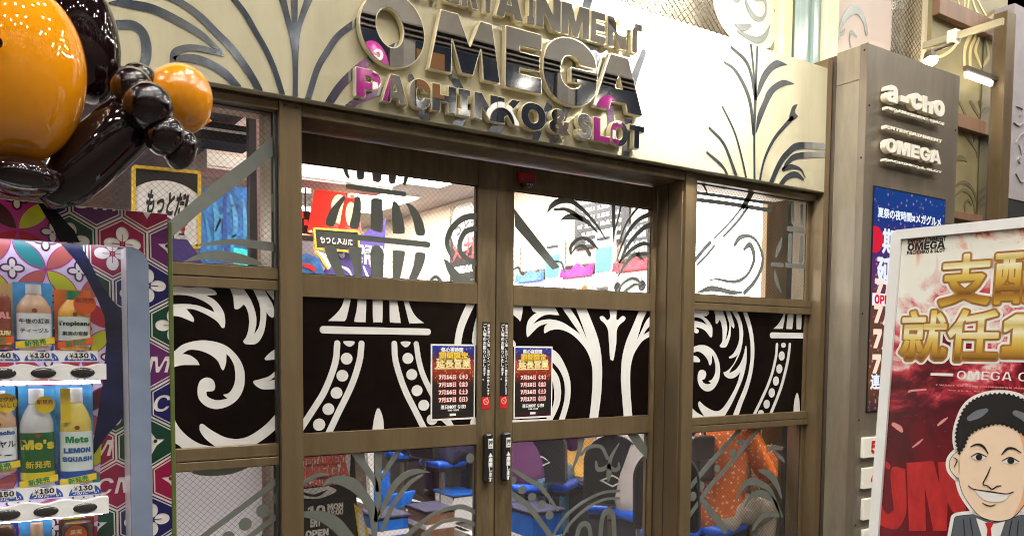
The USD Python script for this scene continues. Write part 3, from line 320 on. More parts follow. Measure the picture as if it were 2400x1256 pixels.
r'''-U,w,[0t.H1).H1O-O1O-:,{+K-#(F+k(F+f*l)o)H)@(;)j&9*l%r-:%l0Q&20F$s-E$[*a$c)K%!(G%l(,&X(7(z)@*N+i,(+.,s*!-!(J,K%:*9|は2f)V(Q*!)J+2*9,A*N.9*I.,.A)y.N)y/^.$/S.(2M/M2M/?/a2(/z2(.k/=.J/M'''
r'''*&1J(z2Y&{2S&k1r%w/W(]/H&=.a%?-U$s+{$s*l%4)s%w)V&_ *a(,*s&[+L&3-;&&-f&9.8&z.>)5-4)P+z)J*n(h $L*N$]-Z%?2M&_2H%b,Q%i)*&_+&(B*T&8&=&3$n%)$h$]&p|北2f,W3;-m3;-q.20(/S1Z0s2S/u-m,h-m&(.$%c'''
r'''1<%b1g&e1r)s2})E2_%T1r$V-x$K-/$c,i%.,W%g #7(<(d)}(c.E#_.H#_/W(b/X(d3;)y3A)y$5(d$;(a(e#p&-|海2f(1*q(1+{)h,#*4/61b/61U,#2k+{2q*q1Q*n1?(L2C(F2C&C17&A0i$s0+$@-U$;-:%9/O%:0#&@)*&C)W*l -@'''
r'''.(.q,Q.P+}0J,!0T.1 ,o*f.T)*.Y(t./(H05(I0C*p +..+*}+{.*,%,L-b,o.3 *c*j*K(F-o(M,+*>,M*q &}.f)E0a*Z3W+e3A+A1l2H1l2H0c*f0b)$.( $62S$i3A%#3A(W1g&q0s #p$y%x+,&(+,&q*T&q*>$t$F #B.($$.k%U-'''
r'''~&T-/%r,@|道2f#B%9%b(&%a,j#M,n#M-x&k-x&k&}(h&>*(%g+q%O2k%g2C$V/B$K*?$[)0%!&H&&%M%e$+$; (X0P(X1O+21Q*93+*93;+&3],<2&+n1O.F1P/X3W/j3W0i31/f1P2S1O2S0P.(0P-U/G-]/71:/61:&e)c&e)c/1,C/7,d'''
r'''0J *l(e0$(]0+)x*r*! *l*x0$*q0+,+*r,0 *l-*0$-#0+.8*r.= #e2B$]2{&v0E%r/j|結2f*?0E*?1O-e1P-h3W.w3W.z1P2Y1O2Y0E.y0C.x-v23-r23,i*g,i*g-r-f-u-h0? +&+,1g+,1g$00V$00Q$h,7$h,1$*+&$* ,6%r0T%m'''
r'''0U*$,4*& #7.k$P02&83W(B36$z/#&W/-(d1.)h0P%C+^(g+q(B-J)5-Z*9*C);*()/*n(k*w#e*3#B+7$U,=%m-~#X-g (G)[);)m*.%g);%O %g)?&_)J(,$s&3$c #7$h#{)J%#):$6$@|ぶ2f0]1.1O1I2k/<1x.v .a+^/X,;/u,+1x('''
r'''d2H&S2>&81:%g/z)o .w0P/e0n0y.Y0+.= )$1O)c2H*)2=-P0K-s/R+{.-+=.v,)/H,5/h (7&=*g%w+h&3,;&j,;(j+e)z*M+V)*,t*)-b,<+<-:)m-[(i-U&=,o%9+M$h(G%! !}&X%2)+&}*f(d)s&((6#j%Z|、2f#S(t$A)h$c)h)$%'''
r'''?&v$K|。2f#B&=#B(<#p)?$F)m%E*3&-*3(1)h(o)#)0(+)*&2(d%D&}$c&-$F%)$K$6$s $0&N$q%K%~%4($%o(B&{&c)(%P)E$H(a|▲2f#2%T+S3A2v%U|《2f.O,;1x3]2f3L/M,<2k$;1x$$ ,%,6/H3W0;3L,},@0A$;/M$$|》2f%h$F*'''
r'''),C%g3;&Y3]+&,;&Y$$ #73F$03](W,F$+$$#=$;#=$K&Y,F|午2f#S+2#S,@*w,E*s0@&^0?$]-?#X-~%I0Y&_3](u3A(@1O1E1O1E0@,10<,3,B2S,@2S+2,3+0,1$**w$**u+0|天2f#B%)&*&T(s)1)h*G*K,9#e,@#e-O*Z-O*l.-*j12'''
r'''$;14$;2B1g2B1g14,(12+{-[2H-O2H,@,L,:-i)e/?(&0g&(2q%42-$00A$n.T&&,t(t+V+=*D(z(1%g$0$*|然2f#7.(%>0Y&f3d(o3L(K22+822+k1w+2/R)h,i&}*f$Q)/#X*(%M+(&i,5$y-Z%b.3(U-*)@.E&I/W&}05)k/:*I10&t13'''
r'''%P.v$+-D +S05.,07..3F/73F/?062N052N/,/=/%0X+x1W*h2f)x1~(z06*N.i-*-K*q+_)@*g(t)y)[,U+a-4,T-x.H-y/++S/, /X(10c(]2f$P1Z$* /e2_0]362>1.1E0V ,A(1-K(A.I$K-:$; )*(+*4(6*O$@)F$5 #B$P%E(Q&I'''
r'''(<%J%D$L$*|水2f(^%D*g%D*w%S*w3W,63W,6/d-H-;.u.[0Q0[1U/u..,50Y)G2}&k23%g0c&X.O)h,<-+,6%D,%$c*~$0)*$* #=&S%-)1&,*Q&{,4(Y.<#j.C#j/R)E/W*)/A);,6&Y)#%P&_$A%a|無2f/S(10c(W2f$K1U$* #B/L%81;'''
r'''&_3W(o3;(/1g1~1g1~0c0A0[0A.,2(.(2(,y0B,v0A*D2N*>2N)5#S)5#X*>%g*C%g,u$$,y$$.&%f.*%g/w$A._ -E../6.+/40b-F0_ -L,y-F*A/4*?/6,v *T..,E.+,D0b*V0_ *[,y*V*A,D*?,E,v &k*E)O*A)N,x&m,v &k..)O'''
r'''.+)N0b&m0_ ,A(1-K(A.I$K-:$5 )0(1*9(+*O$@)K$5 #H$P$U%z%?(Q&N(<%b%T$W$*|糖2f(B$n)5&G)s*9*!1~-v1~-53F..3].N3L/G1~2Y1~2Y0y+-0r+2-Z.,-].+.j+k.k+k/^.*/^..0c/20c/6/^1~/^2!-f2q-b2q,c2!,^1~*'''
r'''l/2*e/6)V1~)U1~$*0y$*0s$[,j$[,d$*+_$*+_)U..)].%*j+e*l+e+^.*+_.(,i+),f*r)b*)%Z);$0 ,d%b0u%Z0y(S,h(V /2+f0v+_0x,e/5,h /2-c0v-[0x.h/5.j &_/<(X2X)V2H(M.} #,(A$F*e%0,~#B-)#B.3%I.6%J3W&I'''
r'''3W&I.7)F.2)F-)&I-#&I,I);)x(R)*&I*i&I$*%J$*%H*_#e&= #H2=$+2M$A2=%#/,$+.v|濃2f&C$h(6&0(d(t(o-42Y-42Y,;)~,;)s*_)y)s2k)s2k(z1v(u2H(<0D&.1N%J2v%!2>$*1/$K/R%D.9&_-J(z,,(v,,%T.9%~.I%)*w$$*'''
r'''O%(+&%q+&(u)o(z);%r(G$;(1$* .f(z/X&b1](s )02X+a2Y+f3W,d3W,i2X.@2Y.D3W/B3W/G2Y2-2X2--~)0-~ /B.r1%.l1(/w/E/y /B0i1%0d1(1i/F1k ,d.r.A.l.B/w,g/y ,d0i.A0d.B1i,g1k *4.r+b.l+d/w*7/y *40i+'''
r'''b0d+d1i*71k *T+M1b+M1b*a*U*a $+2X$i3A&_27(71a&T0n #_%.&8+2&C+2(%*>$Q$@ #7.8#p/1&C-U%g,V''')))
def word(s, em, bold=0.0, sp=0.0, vertical=False, wx=1.0):
    x = 0.0; out = []
    for ch in s:
        if ch == ' ': x += .28 if not vertical else .5; continue
        adv, p = GL[ch]
        if bold: p = p.buffer(bold, 2)
        if vertical: out.append(affinity.translate(p, -adv/2, -x-.88)); x += 1.0+sp
        else: out.append(affinity.translate(p, x, 0)); x += adv+sp
    return affinity.scale(unary_union(out), em*wx, em, origin=(0, 0))
def fit(p, x0, x1, y0, y1):                     # stretch a shape to a box
    a, b, c, d = p.bounds
    return affinity.translate(affinity.scale(p, (x1-x0)/(c-a), (y1-y0)/(d-b), origin=(a, b)), x0-a, y0-b)
def centred(p, x, y):
    a, b, c, d = p.bounds; return affinity.translate(p, x-(a+c)/2, y-(b+d)/2)

# ---------------------------------------------------------------- materials
M = {}
def mat(name, col, rough=.5, metal=0.0, var=.12, scale=9.0, stretch=(1, 1, 1), bump=0.0, bscale=None, spec=.5, coat=0.0, emit=None, es=1.0, rvar=0.0, dirt=0.0):
    col = np.array(col, float)
    n = {'t': ('texture_coordinate', {}), 'm': ('mapping', {'scale': stretch}), 'n': ('noise_texture', {'scale': scale, 'detail': 5.0, 'roughness': .6}),
         'r': ('rgb_ramp', {'ramp': [(.25, tuple(col*(1-var))), (.75, tuple(np.minimum(col*(1+var), 1)))]}),
         'p': ('principled_bsdf', {'roughness': rough, 'metallic': metal, 'specular_ior_level': spec, 'coat_weight': coat, 'coat_roughness': .05})}
    l = [('t.object', 'm.vector'), ('m.vector', 'n.vector'), ('n.fac', 'r.fac')]
    last = 'r.color'
    if dirt:
        n['dn'] = ('noise_texture', {'scale': 3.1, 'detail': 6.0, 'roughness': .7}); n['dm'] = ('mapping', {'scale': (3, 3, .55)})
        n['dr'] = ('rgb_ramp', {'ramp': [(.42, (1-dirt,)*3), (.6, (1, 1, 1))]}); n['dx'] = ('mix', {'mix_type': 'multiply', 'fac': 1.0})
        l += [('t.object', 'dm.vector'), ('dm.vector', 'dn.vector'), ('dn.fac', 'dr.fac'), (last, 'dx.color1'), ('dr.color', 'dx.color2')]; last = 'dx.color'
    l.append((last, 'p.base_color'))
    if rvar:
        n['rn'] = ('noise_texture', {'scale': scale*.6, 'detail': 4.0}); n['rr'] = ('map_range', {'from_min': .3, 'from_max': .7, 'to_min': rough-rvar, 'to_max': rough+rvar})
        l += [('m.vector', 'rn.vector'), ('rn.fac', 'rr.value'), ('rr.result', 'p.roughness')]
    if bump:
        n['bn'] = ('noise_texture', {'scale': bscale or scale*6, 'detail': 3.0}); n['b'] = ('bump', {'strength': bump, 'distance': .002})
        l += [('m.vector', 'bn.vector'), ('bn.fac', 'b.height'), ('b.normal', 'p.normal')]
    if emit is not None:
        n['p'][1].update({'emission_color': tuple(emit), 'emission_strength': es})
    M[name] = usdkit.material(stage, '/World/Looks/'+name, n, l, surface='p.BSDF'); return name
def lamp(name, col, s):
    M[name] = usdkit.material(stage, '/World/Looks/'+name, {'e': ('emission', {'color': tuple(col), 'strength': s})}, surface='e.emission'); return name
def film(name, col, trans):                     # translucent adhesive film
    M[name] = usdkit.material(stage, '/World/Looks/'+name, {
        'a': ('principled_bsdf', {'base_color': tuple(col), 'roughness': .45}), 'b': ('translucent_bsdf', {'color': tuple(col)}), 'x': ('mix_closure', {'fac': trans})},
        [('a.BSDF', 'x.closure1'), ('b.BSDF', 'x.closure2')], surface='x.closure')
def glass(name, tint=(1, 1, 1), base=.035, gain=.75, rough=0.0):
    M[name] = usdkit.material(stage, '/World/Looks/'+name, {
        'w': ('layer_weight', {'blend': .5}), 'p': ('math', {'math_type': 'power', 'value2': 4.0}), 'k': ('math', {'math_type': 'multiply_add', 'value2': gain, 'value3': base}),
        't': ('transparent_bsdf', {'color': tint}), 'g': ('glossy_bsdf', {'color': (1, 1, 1), 'roughness': rough}), 'x': ('mix_closure', {})},
        [('w.facing', 'p.value1'), ('p.value', 'k.value1'), ('k.value', 'x.fac'), ('t.BSDF', 'x.closure1'), ('g.BSDF', 'x.closure2')], surface='x.closure')

mat('bronze', (.155, .110, .058), .36, .30, .12, 14, (1, 1, .06), bump=.04, rvar=.08, dirt=.14)
mat('bronze_stained', (.175, .125, .066), .40, .28, .12, 14, (1, 1, .1), rvar=.08, dirt=.42)
mat('bronze_dark', (.075, .055, .038), .45, .2, .12, 10)
mat('gap_black', (.006, .005, .005), .7)
mat('gasket', (.02, .018, .016), .6)
mat('gold_panel', (.43, .39, .265), .36, .15, .035, 5, bump=.02, spec=.5, dirt=.08)
mat('steel_inlay', (.50, .55, .60), .09, .95, .10, 30, bump=.03, bscale=60)
mat('mirror_face', (.82, .81, .79), .012, 1.0, .02, 3, bump=.02, bscale=3)
mat('letter_side', (.80, .72, .50), .30, .55, .04, 12)
mat('black_film', (.006, .0035, .003), .16, var=.3, spec=.16, rvar=.06)
film('white_film', (.74, .73, .71), .32); film('frosted_film', (.82, .81, .84), .75)
mat('cut_film', (.20, .215, .195), .28, .45, .10, 22)
mat('wire', (.045, .042, .038), .45, .3)
glass('pane', base=.028); glass('acrylic', base=.05, gain=.6)
mat('white_paint', (.78, .77, .74), .4, var=.05)
mat('plastic_white', (.80, .80, .80), .25, var=.03, coat=.3)
mat('plastic_black', (.012, .012, .013), .3, var=.1)
mat('red_print', (.50, .012, .014), .4); mat('white_print', (.80, .79, .77), .45, var=.04); mat('black_print', (.012, .011, .011), .4)
mat('gold_print', (.72, .50, .05), .4, var=.2, scale=40); mat('pale_gold_print', (.80, .70, .34), .4); mat('brown_gold', (.34, .15, .03), .4, var=.3, scale=20)
mat('pink_print', (.75, .30, .28), .45); mat('skin_print', (.84, .64, .47), .45, var=.03); mat('suit_print', (.09, .105, .125), .45)
mat('sensor_red', (.30, .008, .012), .3)
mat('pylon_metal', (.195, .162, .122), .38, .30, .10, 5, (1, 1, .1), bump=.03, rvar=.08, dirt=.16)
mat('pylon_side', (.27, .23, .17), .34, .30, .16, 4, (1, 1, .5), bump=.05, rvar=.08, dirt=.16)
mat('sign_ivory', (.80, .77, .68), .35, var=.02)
mat('blue_seat', (.008, .10, .62), .35, var=.1); mat('black_leather', (.016, .016, .02), .38, var=.2); mat('chrome', (.6, .6, .62), .15, 1.0, .03)
mat('room_floor', (.045, .03, .02), .35, var=.3, scale=5, stretch=(1, 6, 1)); mat('room_white', (.82, .80, .76), .6, var=.04); mat('room_beige', (.72, .58, .44), .7, var=.05)
mat('room_ceiling', (.44, .40, .38), .6, var=.28, scale=2.2, stretch=(4, .8, 1)); mat('room_mauve', (.20, .155, .17), .6, var=.15, scale=3); mat('room_dark', (.03, .028, .035), .5)
mat('tan_wood', (.46, .29, .13), .45, var=.18, scale=5, stretch=(5, 5, .5)); mat('brown_wood', (.22, .12, .07), .45, var=.2, scale=5, stretch=(5, 5, .5)); mat('grey_board', (.20, .19, .165), .55, var=.25, scale=8, stretch=(6, 1, .6))
mat('purple_cloth', (.085, .055, .30), .7, var=.15); mat('blue_batik', (.02, .13, .40), .7, var=.85, scale=14); mat('teal_panel', (.03, .55, .50), .4, emit=(.03, .8, .7), es=.5)
mat('pink_wall', (.42, .26, .27), .6, var=.1, stretch=(14, 1, .1)); mat('blue_gloss', (.01, .13, .55), .25, var=.2); mat('yellow_print', (.85, .62, .02), .4)
mat('screen_teal', (.1, .4, .45), .3, emit=(.12, .55, .62), es=.7)
mat('street_tile', (.055, .05, .045), .45, var=.2, scale=3); mat('roof_panel', (.07, .065, .06), .7)
mat('opp_wall', (.135, .122, .105), .6, var=.12, scale=2); mat('opp_dark', (.010, .013, .022), .12, var=.2); mat('opp_wood', (.06, .05, .042), .5, var=.2)
mat('opp_magenta', (.25, .02, .15), .3, emit=(.45, .05, .28), es=.28); lamp('opp_orange', (1.0, .5, .22), .25); lamp('opp_white', (.9, .9, 1.0), 2.2)
lamp('lamp_arcade', (1.0, .945, .85), LAMP_ARCADE); lamp('lamp_sign', (1.0, .97, .91), LAMP_SIGN); lamp('lamp_pylon', (1.0, .86, .60), LAMP_PYLON)
lamp('lamp_room', (1.0, .93, .84), LAMP_ROOM); lamp('lamp_room_right', (1.0, .98, .95), LAMP_ROOM_R); lamp('lamp_vend', (.82, .86, 1.0), 7.0)
# ================================================================ the setting
g = trimesh.creation.box(bounds=[[-40, -45, -.3], [50, .0, 0]])
obj('street_pavement', g, 'street_tile', kind='structure')
# the arcade roof over the street and its lamps
obj('arcade_roof', bx(-14, 22, -9, .3, 7.8, 8.0, 0), 'roof_panel', kind='structure')
proto = thing('arcade_downlight', 'small round downlight in the arcade roof', 'lamp', (-8, -7.4, 7.8), group='downlights in the arcade roof')
obj('trim_ring', lathe([(.14, 0), (.17, -.01), (.17, -.035), (.14, -.035)], (-8, -7.4, 7.8), 16), 'chrome', proto)
obj('bulb', lathe([(0, -.02), (.13, -.02), (.13, -.045), (.09, -.07), (0, -.08)], (-8, -7.4, 7.8), 12), 'lamp_arcade', proto)
for i in range(16):
    for j in range(8):
        if (i or j) and rng.uniform() < .40:
            copy_of(proto, (-8+i*1.5+(j % 2)*.7+rng.uniform(-.5, .5), -7.4+j*.98+rng.uniform(-.25, .25), 7.8))
# the building across the street (it is what the mirror letters reflect)
o = thing('opposite_building', 'grey brown building front across the arcade', 'building', (0, -9, 0))
obj('wall', bx(-14, 22, -9.3, -9.0, 0, 7.8, 0), 'opp_wall', o)
for k in range(3): obj('eave_board', bx(-14, 22, -9.0, -8.93+.03*k, 6.36+.075*k, 6.385+.075*k, 0), 'opp_wood', o)
for k in range(9):
    x0 = -10+3.2*k
    obj('window', bx(x0, x0+2.7, -9.0, -8.96, 3.9, 6.32, 0), 'opp_dark', o)
    obj('window_post', bx(x0+2.72, x0+2.95, -9.0, -8.9, 3.6, 6.33, 0), 'opp_wood', o)
obj('shop_window', bx(6.0, 6.5, -8.955, -8.95, 5.5, 6.2, 0), 'opp_orange', o)
fo = Fr((0, -8.94, 0), (-1, 0, 0))
obj('window_logo', sheet(Point(-7.6, 5.3).buffer(.34).difference(Point(-7.6, 5.3).buffer(.25)), fo, 0, .01), 'white_print', o)
for x in (4.95, 9.35):
    w = thing('round_sign', 'glossy magenta lantern sign hung across the street', 'sign', (x, -8.3, 5.0), group='magenta lanterns across the street')
    obj('body', ball((x, -8.3, 5.38), (.27, .25, .52)), 'opp_magenta', w, smooth=True)
    obj('letter', sheet(unary_union([centred(word('C', .20), -x+.03, 5.62), centred(word('oc', .17), -x+.02, 5.40), centred(word('M', .20), -x+.03, 5.16)]), Fr((0, -8.02, 0), (-1, 0, 0)), 0, .02), 'white_print', w)

# ================================================================ the shop front frame
ZB, ZH = 2.393, 2.434                            # underside and top of the header beam
XL0, XL1, XR0, XR1 = .969, 1.052, 3.043, 3.122   # the two main posts
f = thing('shop_front_frame', 'bronze aluminium frame of posts, beam and sills that holds the doors and side windows', 'shop front', (2.0, 0, 0))
obj('post', bx(XL0, XL1, -.006, .24, 0, ZH), 'bronze', f); obj('post', bx(XR0, XR1, -.006, .24, 0, ZH), 'bronze', f)
obj('header_beam', bx(XL1+.0015, XR0-.0015, 0, .30, ZB, ZH-.002), 'bronze_stained', f)
obj('side_beam', bx(-1.2, XL0-.0015, 0, .10, 2.402, ZH-.002), 'bronze', f); obj('side_beam', bx(XR1+.0015, 4.10, 0, .10, 2.402, ZH-.002), 'bronze', f)
for a, b in ((XR0-.0525, XR0-.002),):
    obj('jamb_strip', bx(XR0-.009, XR0-.0015, .012, .108, 0, ZB-.002), 'bronze', f)
    obj('jamb_strip', bx(XR0-.009, XR0-.0015, .116, .185, 0, ZB-.002), 'bronze', f)
    obj('jamb_joint', bx(XR0-.004, XR0-.0005, .106, .118, 0, ZB-.004, 0), 'gap_black', f)
obj('end_post', bx(4.102, 4.150, -.045, .16, 0, 3.19), 'bronze', f)
for fr_, (x, z) in ((FAC(-.007), (XL0+.02, ZH-.012)), (FAC(-.007), (XL1-.02, ZH-.014))):
    obj('screw', sheet(Point(x, z).buffer(.0035), fr_, -.001, .001), 'gap_black', f)
for x in (1.85, 2.60):
    obj('screw', sheet(Point(x, 2.420).buffer(.004), FAC(0), -.001, .001), 'gap_black', f)

# wired glass: thin crossing wires
def wires(region, fr, pitch=.0165, w=.0008, d=0.0):
    a, b, c, e = region.bounds; L = []
    R = math.hypot(c-a, e-b); cx, cy = (a+c)/2, (b+e)/2; n = int(R/pitch/2)+1
    for s in (1, -1):
        t = np.array([1, s*.92]); t = t/np.linalg.norm(t); nn = np.array([-t[1], t[0]])
        for k in range(-n, n+1):
            q = np.array([cx, cy])+nn*pitch*k
            L.append(LineString([q-t*R, q+t*R]))
    out = []
    for l in L:
        for g in getattr(l.intersection(region), 'geoms', [l.intersection(region)]):
            if g.is_empty or g.length < .004: continue
            p, q = (np.array(c) for c in (g.coords[0], g.coords[-1]))
            t = (q-p)/np.linalg.norm(q-p); nn = np.array([-t[1], t[0]])*w/2
            v = [fr.P(*(p+nn), d), fr.P(*(p-nn), d), fr.P(*(q-nn), d), fr.P(*(q+nn), d)]
            v += [x-fr.n*w*.8 for x in v]
            out.append(trimesh.Trimesh(v, [[0, 1, 2], [0, 2, 3], [4, 6, 5], [4, 7, 6], [0, 3, 7], [0, 7, 4], [1, 5, 6], [1, 6, 2]], process=False))
    return cat_m(out)
def glazed(parent, x0, x1, z0, z1, y, cuts, wire=True):
    """A wired pane with cut film ornaments stuck on its outside."""
    rg = sbox(x0, z0, x1, z1)
    p = obj('pane', bx(x0-.01, x1+.01, y, y+.006, z0-.008, z1+.008, 0), 'pane', parent)
    obj('gasket', sheet(rg.difference(rg.buffer(-.0055)), FAC(y), .0, .0012), 'gasket', p)
    if wire: obj('wire_mesh', wires(rg, FAC(y-.0005)), 'wire', p, kind='stuff')
    for c in cuts:
        for gpoly in polys(c.intersection(rg)):
            obj('cut_ornament', sheet(gpoly, FAC(y), .0014, .0022), 'cut_film', p)
    return p
def film_panel(parent, x0, x1, z0, z1, y, shapes):
    rg = sbox(x0, z0, x1, z1); fr = FAC(y)
    s = [g for c in shapes for g in polys(c.intersection(rg))]
    un = unary_union(s) if s else Polygon()
    p = obj('pattern_panel', sheet(rg.difference(un.buffer(.0002)), fr, 0, .002), 'black_film', parent)
    for gpoly in polys(un): obj('white_ornament', sheet(gpoly, fr, .0002, .0026), 'white_film', p)
    return p
def rails(parent, x0, x1, y, spec, m='bronze'):
    for nm, z0, z1, d in spec: obj(nm, bx(x0, x1, y, y+d, z0, z1), m, parent)

# ---------------------------------------------------------------- left side window
YG = .045
w = thing('side_window', 'narrow window left of the double door, partly behind the drink machine', 'window', (.3, .02, 0))
wx0, wx1 = -.9, XL0-.003
rails(w, wx0, wx1, .015, [('rail', 1.789, 1.831, .06), ('rail', 1.750, 1.785, .06), ('rail', 1.136, 1.181, .06), ('rail', 1.101, 1.132, .06)])
obj('joint', bx(wx0, wx1, .02, .07, 1.784, 1.790, 0), 'gap_black', w); obj('joint', bx(wx0, wx1, .02, .07, 1.131, 1.137, 0), 'gap_black', w)
obj('gasket', bx(wx1-.007, wx1, .018, .07, 1.83, 2.40, 0), 'gasket', w); obj('gasket', bx(wx1-.007, wx1, .018, .07, 1.18, 1.75, 0), 'gasket', w); obj('gasket', bx(wx1-.007, wx1, .018, .07, .1, 1.10, 0), 'gasket', w)
fr = FAC(YG); C = (380, 200, 2.5125)
glazed(w, wx0, wx1-.007, 1.831, 2.402, YG, [
    pxpoly([(390, 525), (499, 431), (587, 365), (645, 313), (645, 361), (539, 447), (460, 506), (398, 560)], fr),
    brush('200,945,6 300,930,22 420,922,34 560,940,50 680,955,55', C, fr), brush('130,1040,8 240,1005,40 350,1005,60 450,1020,60 540,1040,36 590,1055,8', C, fr), disc(672, 695, 34, C, fr, 70)])
film_panel(w, wx0, wx1-.007, 1.181, 1.750, YG, [blob(s, c, fr) for s, c in (
    ('75,520 230,545 420,545 520,570 560,605 555,628 450,637* 545,690 620,780 655,870 655,985 625,1000* 560,920 430,840 300,790 220,785* 260,830 300,880 310,915 300,935* 220,900 130,870 -60,850* -60,740* 75,735 200,730 340,745 440,780 540,825* 500,755 400,690 280,645 150,628 75,630 -60,640* -60,520*', (390, 560, 4.8)),
    ('705,545* 860,550* 950,690 1000,830 1010,950 985,1075* 1040,980 1055,850 1040,720 970,560* 1095,560* 1150,660 1195,740 1215,840 1200,880 1185,885* 1150,860 1125,820* 1115,950 1090,1060 1040,1150 980,1185 890,1180 860,1150* 900,1090 925,990 925,870 900,780 870,735* 820,780 780,790 760,775* 755,690 740,620', (390, 560, 4.8)),
    ('1110,570* 1290,570* 1290,790* 1200,680', (390, 560, 4.8)),
    ('-10,400* 38,372 80,340 150,322 220,325 290,350 345,405 372,470 370,540 345,595 300,632 240,648 190,635 155,600 148,555 160,515 190,498 220,508 232,535 225,560 190,566* 198,590 240,606 292,599* 270,580* 302,568 326,520 325,450 305,405 286,385* 284,430 272,462 262,456* 245,420 210,390 160,370 110,366 75,385* 112,392 145,415 158,438* 110,438 70,440 -10,460*', (390, 640, 2.039)),
    ('560,335* 500,375 470,405 475,416* 560,408*', (390, 640, 2.039)), ('560,420* 500,485 450,505 415,516 430,540 470,555 560,548* 560,500* 500,512 470,526* 510,500 560,455*', (390, 640, 2.039)),
    ('1350,-40* 1200,130 1080,230 960,300 850,325 720,310 600,255 520,205 460,160 425,165 420,220 450,280 510,345 610,420* 750,440 1000,420* 1180,300 1350,150*', (380, 960, 4.8)),
    ('100,0* 145,120 200,210 290,300 400,370 500,400 600,412* 450,440 240,445* 195,405 150,375 100,330*', (380, 960, 4.8)), ('1230,400* 1350,290* 1350,420*', (380, 960, 4.8)))])
C = (400, 1080, 7.135)
glazed(w, wx0, wx1-.007, .12, 1.101, YG, [brush('100,1640,95 550,1256,98 1060,870,98 1500,540,95 1850,270,90', C, fr), brush('800,1650,90 1280,1290,90 1600,1040,90 1900,840,90', C, fr),
    disc(1245, 1050, 108, C, fr), disc(1540, 830, 112, C, fr), disc(960, 1275, 108, C, fr), disc(1815, 620, 110, C, fr), disc(650, 1490, 108, C, fr),
    blob('330,190* 500,236 750,245 1000,215 1200,150 1330,90* 1000,60 600,90', C, fr)])
obj('bottom_rail', bx(wx0, wx1, .015, .08, .0, .12), 'bronze', w)

# ---------------------------------------------------------------- right side window
w = thing('side_window', 'narrow window right of the double door, beside the tall sign pylon', 'window', (3.6, .02, 0))
wx0, wx1 = XR1+.002, 4.098
gx1 = 4.070
rails(w, wx0, wx1, .015, [('rail', 1.789, 1.829, .06), ('rail', 1.749, 1.785, .06), ('rail', 1.145, 1.186, .06), ('rail', 1.108, 1.141, .06)])
obj('joint', bx(wx0, wx1, .02, .07, 1.784, 1.790, 0), 'gasket', w); obj('joint', bx(wx0, wx1, .02, .07, 1.140, 1.146, 0), 'gasket', w)
obj('side_stile', bx(gx1, wx1, .035, .08, 1.829, 2.402), 'bronze', w); obj('side_stile', bx(gx1, wx1, .035, .08, 1.186, 1.749), 'bronze', w); obj('side_stile', bx(gx1, wx1, .035, .08, .12, 1.108), 'bronze', w)
C = (1620, 420, 4.487)
glazed(w, wx0, gx1, 1.829, 2.402, YG, [brush('20,140,34 400,190,36 700,235,34 880,262,30', C, fr), brush('40,215,42 400,260,44 830,330,44', C, fr), brush('655,90,80 600,200,70 545,290,60', C, fr),
    brush('530,300,24 400,460,24 235,625,22', C, fr), brush('590,300,34 480,450,32 340,600,28', C, fr), brush('195,665,42 120,750,42 30,860,42', C, fr), brush('240,700,26 160,800,26 60,900,26', C, fr),
    brush('455,690,40 510,615,52 610,600,36 690,660,34 745,800,40 735,930,42 665,1075,46 560,1190,50', C, fr), brush('555,735,36 615,690,56 655,780,54 650,880,42 590,1000,34 500,1068,38 390,1075,34 270,1052,20 150,1070,4', C, fr),
    brush('70,1190,20 190,1150,60 300,1160,52 420,1190,50 530,1190,20', C, fr), brush('955,610,6 920,720,62 890,820,16', C, fr), brush('850,895,46 955,905,46', C, fr), brush('875,960,14 895,1070,56 945,1200,8', C, fr),
    brush('1065,275,46 1065,450,46', C, fr), brush('1160,290,50 1160,465,50', C, fr), brush('1020,520,56 1290,555,56', C, fr), brush('1000,905,50 1290,925,50', C, fr), brush('1040,600,60 1030,850,60', C, fr), brush('1160,620,60 1150,850,70', C, fr),
    disc(340, 40, 80, C, fr, 66), brush('50,10,30 130,70,28 175,170,18', C, fr)])
C = (1560, 680, 3.695)
